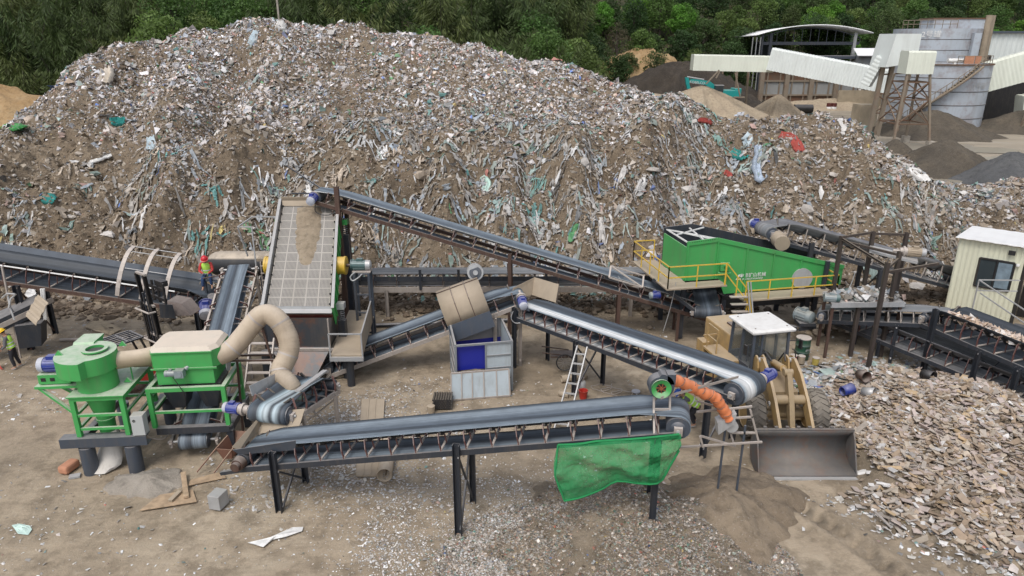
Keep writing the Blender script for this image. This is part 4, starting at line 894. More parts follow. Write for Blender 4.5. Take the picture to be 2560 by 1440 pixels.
# control cabinet
m = MB(); m.box((1.72, -.03, 1.62), (.36, .3, .66)); cb = m.build('control_cabinet', 'cab_grey', gs, local=True, bevel=.01) if 'cab_grey' in M else None
M['cab_grey'] = paint('cabinet_grey', (0.42, 0.44, 0.44), .5, 0, .4, DUST, .15)
if cb is None: m = MB(); m.box((1.78, -.05, 1.62), (.36, .3, .66)); cb = m.build('control_cabinet', 'cab_grey', gs, local=True, bevel=.01)
m = MB(); m.lathe((1.7, -.2, 1.78), [(.05, 0), (.05, .012)], 14, 'y'); m.build('dial', 'black', cb, local=True)
m = MB()
for k in range(8): m.box((1.83 + .05 * (k % 4), -.203, 1.84 - .05 * (k // 4)), (.025, .01, .018))
m.build('indicator', 'black', cb, local=True) if False else None
# fan motor on its bracket
m = MB(); m.box((-.6, .62, 2.98), (.9, .5, .3)); m.box((-.5, .6, 2.76), (1.3, .66, .08)); m.bar((-1.05, .35, 2.72), (-.05, .1, 1.95), .09, .07); m.bar((-1.05, .9, 2.72), (-.05, .9, 1.95), .09, .07)
bk = m.build('motor_bracket', 'green', gs, local=True)
fm2 = motor(gs, (0, 0, 0), (-1, 0, 0), .21, .72, 'motor_blue', 'cap', 'fan_motor', local=True); fm2.location = (-.75, .62, 3.36)
m = MB(); m.tube((.36, 0, 0), (.5, 0, 0), .25, n=18); m.build('coupling_guard', 'red', fm2, local=True)
for x in (-.9, -.64):
    m = MB(); m.box((x, .365, 2.98), (.13, .012, .11)); m.build('bracket_hole', 'black', bk, local=True)
# air pipes
M['duct'] = paint('dusty_duct', (0.36, 0.29, 0.2), .8, 0, .85, (0.60, 0.50, 0.39), .3, 1.5)
M['hose'] = paint('dusty_hose', (0.40, 0.32, 0.235), .85, 0, .75, (0.54, 0.46, 0.37), .4, 2.0)
m = MB(); m.path([(1.05, .8, 3.33), (1.5, .95, 3.31), (1.8, 1.1, 3.28), (2.06, 1.3, 3.28)], [.27, .255, .27, .27], 18); dp = m.build('air_pipe', 'duct', **L_)
m = MB(); m.bar((1.38, .9, 2.62), (1.38, .9, 3.1), .03, .03); m.build('pipe_stay', 'green', dp, local=True)
m = MB(); m.tube((1.2, 1.6, 2.95), (2.05, 1.6, 2.95), .22, n=16); m.build('air_pipe', 'duct', **L_)
inv = gs.matrix_basis.inverted() if False else None
def to_gs(p):
    d = V3(p) - gs.location; a = R(-5); return V3((d.x * math.cos(a) - d.y * math.sin(a), d.x * math.sin(a) + d.y * math.cos(a), d.z))
hp_ = [(548, 888, 20.0), (575, 876, 20.1), (600, 850, 20.3), (630, 812, 20.5), (652, 789, 20.6), (672, 786, 20.6), (695, 800, 20.55), (712, 826, 20.5), (722, 852, 20.4), (722, 880, 20.3), (712, 905, 20.15), (703, 920, 20.05), (703, 938, 19.9), (718, 954, 19.8), (728, 966, 19.75), (731, 978, 19.75)]
ctrl = [aty(*q) for q in hp_]
def smooth_pts(c, n=4):
    out = []
    for i in range(len(c) - 1):
        p0, p1, p2, p3 = c[max(i - 1, 0)], c[i], c[i + 1], c[min(i + 2, len(c) - 1)]
        for k in range(n):
            t = k / n; out.append(.5 * ((2 * p1) + (p2 - p0) * t + (2 * p0 - 5 * p1 + 4 * p2 - p3) * t * t + (3 * p1 - p0 - 3 * p2 + p3) * t ** 3))
    out.append(c[-1]); return out
sp_ = [to_gs(p) for p in smooth_pts(ctrl, 4)]
rr = [.315 + .004 * math.sin(i * 1.7) - .04 * max(0, (i - 44) / 16) for i in range(len(sp_))]
m = MB(); m.path(sp_, rr, 20); ho = m.build('air_hose', 'hose', **L_)
m = MB()
for i in range(26, len(sp_) - 1, 1):
    d = (sp_[i + 1] - sp_[i]).normalized(); m.tube(sp_[i] - d * .008, sp_[i] + d * .008, rr[i] + .008, n=20)
m.build('hose_ring', 'hose', ho, local=True)
for i in (5, 14, 25, 37, 46):
    d = (sp_[i + 1] - sp_[i]).normalized(); m = MB(); m.tube(sp_[i] - d * .03, sp_[i] + d * .03, rr[i] + .012, n=20); m.build('hose_clamp', 'pale', ho, local=True)
m = MB(); e = sp_[-1]; m.tube(e + V3((0, 0, .1)), e - V3((0, 0, .22)), .29, .36, 18); m.build('hose_end', 'pale_green', ho, local=True) if 'pale_green' in M else None
M['pale_green'] = paint('pale_green', (0.33, 0.45, 0.33), .6, 0, .6, (.5, .5, .42), .3); m.build('hose_end', 'pale_green', ho, local=True)
# pipe frame that carries the hose
m = MB(); q = lambda x, y, Y: aty(x, y, Y)
for a, b in ((q(648, 793, 20.5), V3((-7.25, 20.5, 0))), (q(673, 790, 20.9), V3((-7.0, 21.0, 0))), (q(562, 902, 20.3), q(700, 900, 20.3)), (q(572, 889, 20.8), q(682, 887, 20.8)), (q(590, 870, 20.6), V3((-9.0, 20.6, 0)))):
    m.bar(a, b, .06, .06)
ps = m.build('hose_frame', 'rust'); tag(ps, 'rusty pipe frame holding up the arched air hose', 'pipe frame')
# ladder-like stair under the hose frame
m = MB()
a0, a1 = V3((-9.45, 21.6, .0)), V3((-9.6, 23.8, 2.1)); b0, b1 = V3((-8.6, 21.6, .0)), V3((-8.75, 23.8, 2.1))
m.bar(a0, a1, .05, .14); m.bar(b0, b1, .05, .14)
st = m.build('stair', 'pale'); tag(st, 'dusty steel stair behind the hose frame below the screen', 'stair')
for k in range(8):
    t = (k + .5) / 8; p = a0.lerp(a1, t); p2 = b0.lerp(b1, t); m = MB(); m.bar(p, p2, .18, .03); o = m.build('tread', 'pale', st, local=True)
# white dust bag under the cone
M['cloth_w'] = paint('white_sack', (0.55, 0.53, 0.5), .9, 0, .3, (0.5, 0.44, 0.37), .3, 3)
cw = V3((-12.46, 19.05, 0)); m = MB(); rings = []
for z, r, dx, dy, fl in ((1.12, .2, 0, 0, 1), (.95, .27, .03, -.03, 1), (.6, .3, .05, -.08, .9), (.3, .34, .0, -.2, .8), (.12, .42, -.12, -.38, .75), (.03, .40, -.22, -.5, .75)):
    ring = []
    for k in range(20):
        t = 2 * math.pi * k / 20; q = r * (1 + .08 * math.sin(5 * t + z * 9)); ring.append(cw + V3((dx + q * math.cos(t) * 1.15, dy + q * fl * math.sin(t), z)))
    rings.append(ring)
m.ring(rings); o = m.build('dust_sack', 'cloth_w'); tag(o, 'white dust sack hanging from the green cone and slumped on the ground', 'sack')

# ---------------------------------------------------------------- vibrating screen
TL, TR, BL_, BR = V3((-10.31, 31, 5.55)), V3((-7.8, 31, 5.55)), V3((-9.46, 25, 2.72)), V3((-6.86, 25, 2.72))
vs = thing('vibrating_screen', 'large sloping vibrating screen with a perforated deck and green side plates', 'screen', (-8.6, 28, 0))
nrm = (BL_ - TL).cross(TR - TL).normalized(); nrm = nrm if nrm.z > 0 else -nrm
def sp3(u, v, h=0): return TL.lerp(TR, u).lerp(BL_.lerp(BR, u), v) + nrm * h
mt, n_, l_, p_ = nt('perforated_deck'); uvn = n_.new('ShaderNodeUVMap'); uvn.uv_map = 'UVMap'
mp_ = n_.new('ShaderNodeMapping'); mp_.inputs['Scale'].default_value = (46, 92, 1); mp_.inputs['Rotation'].default_value = (0, 0, R(0)); l_.new(uvn.outputs[0], mp_.inputs[0])
vo = n_.new('ShaderNodeTexVoronoi'); vo.inputs['Scale'].default_value = 1; vo.inputs['Randomness'].default_value = .0; l_.new(mp_.outputs[0], vo.inputs['Vector'])
hole = ramp(n_, l_, vo.outputs['Distance'], [(0.36, 1), (0.44, 0)])
mp2_ = n_.new('ShaderNodeMapping'); mp2_.inputs['Scale'].default_value = (5, 12, 1); l_.new(uvn.outputs[0], mp2_.inputs[0])
br = n_.new('ShaderNodeTexBrick'); br.offset = 0; br.inputs['Scale'].default_value = 1; br.inputs['Mortar Size'].default_value = .055; br.inputs['Brick Width'].default_value = 1; br.inputs['Row Height'].default_value = 1; br.inputs['Mortar Smooth'].default_value = .1
l_.new(mp2_.outputs[0], br.inputs['Vector'])
hole2 = mth(n_, l_, 'MULTIPLY', hole, mth(n_, l_, 'SUBTRACT', 1.0, br.outputs['Fac']))
fd = noise(n_, l_, 3.5, 6, .6, uvn.outputs[0])
dk = mixc(n_, l_, fd, (0.40, 0.375, 0.345), (0.31, 0.28, 0.235))
l_.new(mixc(n_, l_, hole2, dk, (0.105, 0.10, 0.095)), p_.inputs['Base Color']); p_.inputs['Roughness'].default_value = .8; M['deck'] = mt
m = MB(); m.uv = []; NU, NV = 10, 24; vsx = []
for j in range(NV + 1):
    for i in range(NU + 1): u, v = i / NU, j / NV; vsx.append(sp3(.035 + u * .93, .03 + v * .94)); m.uv.append((u, v))
m.add(vsx, [(j * (NU + 1) + i, (j + 1) * (NU + 1) + i, (j + 1) * (NU + 1) + i + 1, j * (NU + 1) + i + 1) for j in range(NV) for i in range(NU)])
dko = m.build('screen_deck', 'deck', vs); sf = dko.modifiers.new('t', 'SOLIDIFY'); sf.thickness = .02
# clods and sand lying on the upper deck
gx = []; NX, NY = 26, 60
m = MB()
for j in range(NY + 1):
    for i in range(NX + 1):
        u, v = .24 + .54 * i / NX, .05 + .62 * j / NY
        cxu = .50 + .06 * v; wd = .23 - .12 * max(0, (v - .32) / .3); d = abs(u - cxu) / max(.02, wd)
        h = (.09 * max(0, 1 - d ** 2) + .03 * fbm(np.array([u * 22.]), np.array([v * 30.]), 300, 3)[0]) * min(1, max(0, (.64 - v) * 5)) - .012 - .03 * max(0, d - .8)
        m.v.append(tuple(sp3(u, v, h)))
for j in range(NY):
    for i in range(NX): m.f.append((j * (NX + 1) + i, (j + 1) * (NX + 1) + i, (j + 1) * (NX + 1) + i + 1, j * (NX + 1) + i + 1)); m.m.append(0); m.sm.append(True)
o = m.build('sand_on_deck', 'sand_deck') if 'sand_deck' in M else None
M['sand_deck'] = soil_mat('sand_on_deck', (0.19, 0.148, 0.10), (0.25, 0.198, 0.138), (0.30, 0.245, 0.175), .3)
o = m.build('sand_layer', 'sand_deck'); tag(o, 'brown sand lying on the top of the perforated screen deck', 'sand')
for u, sg in ((0, -1), (1, 1)):
    m = MB(); x = V3((.04 * sg, 0, 0))
    a, b = sp3(u, -.01, .2), sp3(u, 1.0, .16); c_, d_ = sp3(u, 1.0, -.75), sp3(u, .02, -.95)
    m.prism([a, b, c_, d_], x); sd = m.build('side_plate', 'green' if sg > 0 else 'galv', vs)
    m = MB(); m.bar(a + x, b + x, .12, .03, nrm); m.build('flange', 'galv', sd)
    m = MB()
    for k in range(11): t = .06 + k * .088; m.bar(sp3(u, t, .1) + x * 1.8, sp3(u, t, -.7) + x * 1.8, .05, .05)
    m.build('stiffener', 'green', sd)
    for k in range(12): m = MB(); m.box(sp3(u - sg * .035, .04 + k * .083, .06), (.05, .06, .06)); m.build('deck_clamp', 'black', sd)
m = MB(); m.plate(sp3(0, 0, -.3), sp3(1, 0, -.3), sp3(1, -.02, .26), sp3(0, -.02, .26), .03); m.plate(sp3(.02, .035, .02), sp3(.98, .035, .02), sp3(.98, 0, .14), sp3(.02, 0, .14), .02); m.build('back_plate', 'beige', vs)
m = MB(); m.plate(sp3(0, .985, -.08), sp3(1, .985, -.08), sp3(1, .97, .05), sp3(0, .97, .05), .04); m.bar(sp3(0, 1.0, -.02), sp3(1, 1.0, -.02), .22, .03, nrm); m.build('lip_plate', 'galv', vs)
m = MB(); m.bar(sp3(0, 1.01, -.2), sp3(1, 1.01, -.2), .05, .14, nrm); m.build('lip_beam', 'red_dk', vs) if 'red_dk' in M else None
M['red_dk'] = paint('dark_red', (0.09, 0.016, 0.014), .5, 0, .3); m.build('lip_beam', 'red_dk', vs)
# exciter drums and motor
yx = sp3(.5, .58, -.35)
for sg, L in ((-1, .22), (1, .32)):
    m = MB(); e0 = V3((yx.x + sg * 1.33, yx.y, yx.z + .1)); m.tube(e0, e0 + V3((sg * L, 0, 0)), .36, n=26); m.tube(e0 + V3((sg * L * .9, 0, 0)), e0 + V3((sg * (L + .06), 0, 0)), .38, n=26); m.build('exciter_drum', 'drum_yellow' if 'drum_yellow' in M else 'rail_y', vs)
m = MB(); m.tube(V3((yx.x + 1.66, yx.y, yx.z + .1)), V3((yx.x + 2.0, yx.y, yx.z + .1)), .06, n=10); m.build('drive_shaft', 'rust', vs)
ms = thing('motor_stand', 'dark steel stand carrying a teal grey motor beside the yellow exciter drum', 'motor stand', (yx.x + 2.3, yx.y, 0))
motor(ms, (yx.x + 2.35, yx.y, yx.z + .12), (1, 0, 0), .2, .82, 'motor_green', 'galv')
m = MB(); m.box((yx.x + 2.35, yx.y, yx.z - .12), (.75, .5, .05)); m.build('base_plate', 'pale', ms)
for sx in (-.3, .3):
    for sy in (-.25, .25): m = MB(); m.bar((yx.x + 2.35 + sx, yx.y + sy, 0), (yx.x + 2.35 + sx, yx.y + sy, yx.z - .15), .09, .09); m.build('leg', 'steel_blue', ms)
for z in (.8, 1.7, 2.5): m = MB(); m.bar((yx.x + 2.05, yx.y - .25, z), (yx.x + 2.65, yx.y - .25, z), .06, .06); m.build('cross_bar', 'steel_blue', ms)
# springs, supports
for u in (-.06, 1.09):
    for v in (.12, .9):
        p = sp3(u, v, -.55); m = MB(); m.box(p + V3((0, 0, .12)), (.3, .34, .24)); bs = m.build('spring_seat', 'green' if v < .5 else 'galv', vs)
        m = MB(); pts = [p + V3((.11 * math.cos(t), .11 * math.sin(t), -.02 - .45 * t / (10 * math.pi))) for t in np.linspace(0, 10 * math.pi, 70)]; m.path(pts, .025, 6); m.build('coil_spring', 'steel', bs)
        m = MB(); zt = p.z - .48; m.bar(V3((p.x, p.y, 0)), V3((p.x, p.y, zt)), .3, .26); m.build('support_post', 'steel', vs)
# discharge chute in front
M['chute'] = paint('bare_black_plate', (0.05, 0.055, 0.065), .42, .35, .12, (.2, .19, .18), .4, .6, rust=.5)
m = MB(); za = 2.5
t4 = [V3((-9.42, 24.85, za)), V3((-6.86, 24.85, za)), V3((-6.9, 26.6, za)), V3((-9.5, 26.6, za))]; m4 = [V3((-9.3, 24.7, 1.35)), V3((-6.95, 24.7, 1.35)), V3((-7, 26.6, 1.35)), V3((-9.4, 26.6, 1.35))]; b4 = [V3((-8.3, 23.9, .3)), V3((-7.5, 23.9, .3)), V3((-7.5, 24.9, .3)), V3((-8.3, 24.9, .3))]
m.ring([b4, m4, t4], smooth=False, cap1=False); m.build('chute', 'chute', vs)
m = MB(); m.bar((-9.3, 24.62, 1.28), (-6.3, 24.62, 1.28), .08, .1); m.bar((-6.95, 24.62, 1.3), (-6.95, 24.62, 2.55), .05, .06); m.build('chute_beam', 'pale', vs)
for x, y in ((-6.45, 24.95), (-9.6, 25.0), (-6.5, 28.4)):
    m = MB(); m.lathe((x, y, -.05), [(.17, 0), (.17, 1.1)], 14); m.build('support_column', 'steel', vs)
# walkway beside the screen
wk = thing('walkway', 'dust covered walkway with pale guard rails right of the screen', 'walkway', (-6.2, 25, 0))
m = MB(); m.plate(V3((-6.78, 23.95, 1.28)), V3((-5.6, 23.95, 1.28)), V3((-5.95, 28.6, 1.28)), V3((-7.1, 28.6, 1.28)), .07); m.build('deck_plate', 'litter_deck' if 'litter_deck' in M else 'beige', wk)
m = MB(); m.plate(V3((-5.58, 24.0, 1.36)), V3((-5.9, 27.6, 1.36)), V3((-5.9, 27.6, 2.2)), V3((-5.58, 24.0, 2.2)), .02); m.build('side_panel', 'beige', wk)
m = MB(); m.bar((-5.58, 23.97, 2.22), (-5.9, 27.7, 2.22), .05, .04); m.bar((-6.78, 23.93, 2.22), (-5.58, 23.93, 2.22), .05, .05)
for x, y in ((-6.78, 23.93), (-5.58, 23.93)): m.bar((x, y, 1.3), (x, y, 2.22), .05, .05)
m.build('guard_rail', 'white_st' if 'white_st' in M else 'galv', wk)
m = MB(); m.bar((-6.8, 23.93, 1.22), (-5.55, 23.93, 1.22), .14, .16); m.bar((-6.6, 24.0, 1.12), (-6.6, 28, 1.12), .12, .16); m.build('edge_beam', 'galv', wk)
for x, y in ((-6.15, 24.2), (-6.3, 27.5)): m = MB(); m.lathe((x, y, -.05), [(.15, 0), (.15, 1.2)], 14); m.build('leg', 'steel', wk)
# stair and platform left of the screen
lp = thing('access_ladder', 'tall steel ladder with a hooped rail and dusty landing left of the screen', 'ladder', (-11, 28.5, 0))
m = MB(); m.box((-10.6, 30.0, 3.35), (1.2, 1.0, .12)); m.build('landing', 'beige', lp)
m = MB()
for x in (-11.0, -10.45): m.bar((x, 29.3, .2), (x, 29.4, 3.3), .05, .07)
m.build('stile', 'pale', lp)
for k in range(9): m = MB(); m.bar((-11.0, 29.3, .5 + k * .33), (-10.45, 29.3, .5 + k * .33), .06, .04); m.build('rung', 'pale', lp)
m = MB()
for a, b in (((-11.15, 29.2, 2.2), (-11.15, 29.3, 4.9)), ((-11.15, 29.3, 4.9), (-11.75, 29.3, 4.9)), ((-11.75, 29.3, 4.9), (-11.6, 29.6, 3.5)), ((-11.75, 29.3, 4.9), (-11.45, 30.3, 5.1)), ((-11.45, 30.3, 5.1), (-10.4, 30.3, 5.1)), ((-11.15, 29.2, 2.2), (-10.9, 24.6, .9))): m.bar(a, b, .05, .05)
m.build('rail', 'galv', lp)
# dusty steel tank at the back
tk = thing('steel_pipe', 'thick black pipe with dust along its top behind the seated worker', 'pipe', (-12, 30.2, 0))
M['pipe_dust'] = paint('pipe_dusty_top', (0.03, 0.032, 0.036), .6, .2, 1.0, (0.46, 0.39, 0.31), .2, 1.5, 0, .55, .68)
m = MB(); m.lathe((-13.45, 30.3, 2.95), [(.1, -.12), (.4, -.1), (.52, .1), (.56, .4), (.56, 3.0)], 24, 'x'); m.build('barrel', 'pipe_dust', tk)
for x in (-12.9, -11.2): m = MB(); m.box((x, 30.3, 1.2), (.2, .8, 2.5)); m.build('cradle', 'steel', tk)

# ---------------------------------------------------------------- big green trommel housing
A0 = V3((7.37, 28.5, 0)); ux = V3((7.45, 1.5, 0)).normalized(); uy = V3((-ux.y, ux.x, 0))
tg = thing('trommel_housing', 'long tapering bright green screen housing with yellow handrails', 'screening machine', (7.37, 28.5, 0))
def T3(a, b, z): return A0 + ux * a + uy * b + V3((0, 0, z))
out = [(0, 2.72), (0, 4.46), (1.35, 4.56), (7.6, 2.95), (7.6, 2.05), (1.9, 2.0), (1.6, 2.72)]
m = MB(); m.prism([T3(a, 0, z) for a, z in out], uy * .05); fw = m.build('front_wall', 'green_big', tg)
m = MB(); m.prism([T3(a, 2.45, z) for a, z in out], uy * .05); m.build('rear_wall', 'trom_in' if 'trom_in' in M else 'steel', tg)
m = MB(); m.prism([T3(0, 0.06, 2.72), T3(0, 2.44, 2.72), T3(0, 2.44, 4.2), T3(0, .06, 4.2)], ux * .05); m.build('end_wall', 'green_big', tg)
m = MB(); m.prism([T3(7.55, 0.06, 2.05), T3(7.55, 2.44, 2.05), T3(7.55, 2.44, 2.7), T3(7.55, .06, 2.7)], ux * .05); m.build('end_wall', 'green_big', tg)
m = MB(); m.prism([T3(0.1, .1, 3.3), T3(7.5, .1, 2.2), T3(7.5, 2.4, 2.2), T3(.1, 2.4, 3.3)], V3((0, 0, .04))); m.build('inner_floor', 'steel', tg)
m = MB()
for (a, z), (a2, z2) in zip(out[1:3], out[2:4]): m.bar(T3(a, -.03, z - .07), T3(a2, -.03, z2 - .07), .05, .18)
m.build('top_flange', 'green_big', fw)
for a in (.0, 1.35, 2.75, 4.05, 5.4, 6.9): 
    zt = 4.4 + .1 * a if a < 1.4 else 4.56 - (a - 1.35) * 1.61 / 6.25; m = MB(); m.bar(T3(a + .05, -.02, 2.1 if a > 1.9 else 2.75), T3(a + .05, -.02, zt - .1), .07, .05, ux); m.build('stiffener', 'green_big', fw)
m = MB()
for a in list(np.arange(.2, 1.3, .1)) + list(np.arange(6.9, 7.5, .12)): m.box(T3(a, -.06, 4.43 + .074 * a if a < 1.4 else 4.52 - (a - 1.35) * 1.61 / 6.25 - .04), (.03, .012, .03))
m.build('bolt_row', 'black', fw)
M['trom_in'] = paint('worn_inner_steel', (0.10, 0.095, 0.09), .55, .2, .3, DUST, .5, 1.2)
m = MB()
for a, b in (((.1, 2.4), (1.6, .1)), ((.1, 1.4), (1.9, 2.4)), ((.9, .1), (1.2, 2.4)), ((1.9, .1), (.1, 2.4)), ((.1, .1), (.1, 2.4))): m.bar(T3(a[0], a[1], 4.38), T3(b[0], b[1], 4.38), .06, .05)
m.build('top_brace', 'brace_pale' if 'brace_pale' in M else 'white', tg)
m = MB(); m.lathe((0, 0, 0), [(.46, 0), (.46, .1)], 28, 'y'); o = m.build('access_disc', 'galv', fw, local=True); 
q = T3(5.55, -.12, 2.5) - tg.location; o.location = q
m = MB(); m.box(T3(1.75, -.14, 3.3), (.4, .16, .35)); m.tube(T3(1.75, -.2, 3.38), T3(1.75, -.34, 3.38), .1, n=14); m.box(T3(1.75, -.16, 3.02), (.55, .1, .06)); m.build('bearing_block', 'green_big', fw)
tr = math.atan2(ux.y, ux.x)
q = T3(3.0, -.03, 2.74) - tg.location
text(fw, '中意矿山机械', (q.x + .17, q.y + .03, q.z + .05), (R(90), 0, tr), .21, 'white', 'lettering')
text(fw, 'ZHONGYI KUANGJI', (q.x + .17, q.y + .03, q.z - .11), (R(90), 0, tr), .11, 'white', 'lettering')
m = MB(); b = T3(2.38, -.03, 2.62); m.prism([b, b + ux * .1, b + ux * .2 + V3((0, 0, .24)), b + ux * .12 + V3((0, 0, .24))], -uy * .006); m.prism([b + ux * .13, b + ux * .25, b + ux * .25 + V3((0, 0, .06)), b + ux * .15 + V3((0, 0, .06))], -uy * .006); m.prism([b + ux * .2 + V3((0, 0, .12)), b + ux * .3 + V3((0, 0, .12)), b + ux * .3 + V3((0, 0, .2)), b + ux * .22 + V3((0, 0, .2))], -uy * .006); m.build('emblem', 'white', fw)
# platforms and rails
m = MB(); m.plate(T3(-1.15, -.15, 2.66), T3(-.02, -.15, 2.66), T3(-.02, 3.2, 2.66), T3(-1.15, 3.2, 2.66), .06); m.plate(T3(-1.15, -.85, 2.66), T3(1.55, -.85, 2.66), T3(1.55, -.16, 2.66), T3(-1.15, -.16, 2.66), .06); m.build('upper_platform', 'beige', tg)
rail(tg, [T3(-1.1, 3.2, 2.72), T3(-1.1, -.8, 2.72), T3(1.45, -.8, 2.72)], .95)
rail(tg, [T3(-1.1, 3.2, 2.72), T3(-.1, 3.2, 2.72)], .95)
m = MB()
for z in (.95, .48): m.bar(T3(1.5, -.75, 2.72 + z), T3(2.5, -.95, 1.5 + z), .045, .045)
for t in (.0, .5, 1): p = T3(1.5 + t, -.75 - .2 * t, 2.72 - 1.22 * t); m.bar(p, p + V3((0, 0, .95)), .045, .045)
for z in (.95, .5): m.bar(T3(2.5, -.95, 1.5 + z), T3(2.75, -1.2, .2 + z), .045, .045)
m.build('handrail', 'rail_y', tg)
m = MB(); m.plate(T3(2.35, -.95, 1.94), T3(6.8, -.95, 1.94), T3(6.8, -.06, 1.94), T3(2.35, -.06, 1.94), .06); m.build('lower_platform', 'beige', tg)
rail(tg, [T3(2.4, -.92, 2.0), T3(6.75, -.92, 2.0)], .85); rail(tg, [T3(6.75, -.92, 2.0), T3(6.75, -.1, 2.0)], .85)
m = MB()
for s in (0, .32): m.bar(T3(2.4 + s * .4, -1.0, 2.85), T3(2.75 + s * .4, -1.35, .1), .05, .05)
m.build('ladder_stile', 'galv', tg)
for k in range(6): m = MB(); t = k / 6; m.bar(T3(1.7 + .45 * t, -.9 - .1 * t, 2.2 - 2 * t), T3(2.45 + .3 * t, -1.0 - .1 * t, 2.2 - 2 * t), .2, .04); m.build('tread', 'pale', tg)
# hopper under, legs, support beams
m = MB(); m.ring([[T3(2.4, .5, 1.1), T3(6.6, .5, 1.1), T3(6.6, 1.9, 1.1), T3(2.4, 1.9, 1.1)], [T3(1.9, .06, 1.9), T3(7.5, .06, 1.9), T3(7.5, 2.44, 1.9), T3(1.9, 2.44, 1.9)]], smooth=False); m.build('hopper', 'steel', tg)
for a, b in ((6.1, .1), (6.1, 2.4), (2.1, .3), (2.1, 2.4), (.1, .2), (.1, 2.4), (6.5, .1)):
    m = MB(); m.bar(T3(a, b, 0), T3(a, b, 2.65 if a < 1 else 1.95), .2, .16); m.build('leg', 'steel', tg)
m = MB(); m.channel(T3(1.8, -.8, .75), T3(4.0, -.8, .75), .2, .18); m.channel(T3(4.0, -.8, .75), T3(4.7, -1.5, .75), .2, .18); m.channel(T3(4.7, -1.5, .75), T3(5.6, -1.4, .75), .2, .18); m.box(T3(5.1, -1.4, .95), (.7, .55, .14)); mbm = m.build('motor_beam', 'steel', tg)
motor(tg, T3(5.1, -1.35, 1.25), V3((.55, -.8, 0)), .25, .78, 'motor_grey', 'motor_grey', 'drive_motor', fins=True)
# belt end below the upper platform
c13, P13, L13, u13, v13, n13 = conveyor('short black belt coming out under the yellow railed platform of the trommel', (8.55, 30.6, 2.3), (8.35, 27.95, 1.7), w=1.05, R1=.24, R0=.2, drop=.4, nid=4, mat='belt_dark', frame='steel', trough=.12)
m = MB(); m.bar(aty(1632, 698, 28.7), aty(1738, 778, 28.0), .1, .14); m.build('side_beam', 'steel', c13)
m = MB(); m.bar(T3(6.55, -.25, 1.9), T3(6.6, -.25, 3.3), .16, .16); m.build('belt_post', 'steel', tg)
motor(c13, T3(-1.25, .2, 2.1), V3((-1, -.2, 0)), .14, .45, 'motor_blue', 'motor_grey')

# ---------------------------------------------------------------- steel gantry with a sheet-iron magnet, right
M['darkrust'] = paint('dark_rusty_steel', (.045, .034, .03), .7, .1, .3, DUST, .4)
gn = thing('steel_gantry', 'open steel gantry of tall dark posts over the right hand conveyors', 'gantry', (14.8, 26.6, 0))
for b, zt in (((14.13, 26.79), 2.2), ((14.34, 25.65), 4.45), ((15.38, 26.79), 4.55), ((15.15, 28.6), 4.9), ((16.45, 28.4), 4.9), ((14.0, 28.9), 4.6)):
    m = MB(); m.channel((b[0], b[1], -.1), (b[0], b[1], zt), .14, .16, (0, 1, 0)); m.build('post', 'darkrust', gn)
for a, b in (((14.34, 25.65, 4.2), (15.38, 26.79, 4.25)), ((14.0, 28.9, 4.4), (15.38, 26.79, 4.4)), ((15.15, 28.6, 4.8), (16.45, 28.4, 4.8)), ((14.0, 28.9, 4.55), (15.15, 28.6, 4.85)), ((14.34, 25.65, 4.3), (14.0, 28.9, 4.5)), ((16.45, 28.4, 4.2), (15.38, 26.79, 4.1)), ((14.34, 25.65, 4.05), (16.7, 26.3, 4.2))):
    m = MB(); m.channel(a, b, .08, .1); m.build('beam', 'darkrust', gn)
m = MB(); m.bar((14.9, 28.2, 4.25), (16.5, 27.4, 4.0), .9, .1); o = m.build('magnet_separator', 'galv'); tag(o, 'grey slab of a hanging magnet inside the steel gantry', 'magnet')
mg = thing('gear_drive', 'dusty geared motor at the end of the gantry top', 'geared motor', (16.4, 27.5, 4.2)); motor(mg, (16.5, 27.5, 4.3), (1, -.3, 0), .18, .7, 'beige', 'galv', gear=.3)
tb = thing('sorting_table', 'pale steel sorting table heaped with film and stones under the gantry', 'table', (14.2, 26.9, 0))
m = MB(); m.channel((12.9, 26.6, 2.35), (15.9, 26.7, 2.35), .12, .2); m.channel((13.1, 27.9, 2.35), (16.1, 27.9, 2.35), .12, .2); m.box((14.5, 27.25, 2.4), (2.9, 1.2, .04)); m.build('table_top', 'galv', tb)
for x, y in ((13.0, 26.65), (15.8, 26.75), (13.2, 27.85), (16, 27.85)): m = MB(); m.bar((x, y, 0), (x, y, 2.2), .1, .1); m.build('leg', 'rust', tb)
m2 = motor(tb, (13.0, 26.75, 2.6), (1, -.25, 0), .16, .6, 'motor_grey', 'motor_green', 'table_motor')
n = 260; x = RNG.normal(14.5, .65, n).clip(13.2, 15.9); y = RNG.uniform(26.75, 27.8, n); flakes('table_rubbish', np.stack([x, y, 2.45 + RNG.uniform(0, .18, n)], 1), np.tile([0, 0, 1.], (n, 1)), np.exp(RNG.normal(math.log(.2), .4, n)), pick([14, 20, 8, 5, 3, 6, 6, .5, 1, 1, .3, .3, 1, .2, .2, 5, 3], n), crumple=.5)
x = RNG.normal(15.6, 1.0, n); y = RNG.normal(29.6, .5, n); rocks('gantry_rubble', np.stack([x, y, RNG.uniform(0.1, .9, n)], 1), np.exp(RNG.normal(math.log(.18), .35, n)), STONE[RNG.integers(0, 5, n)])

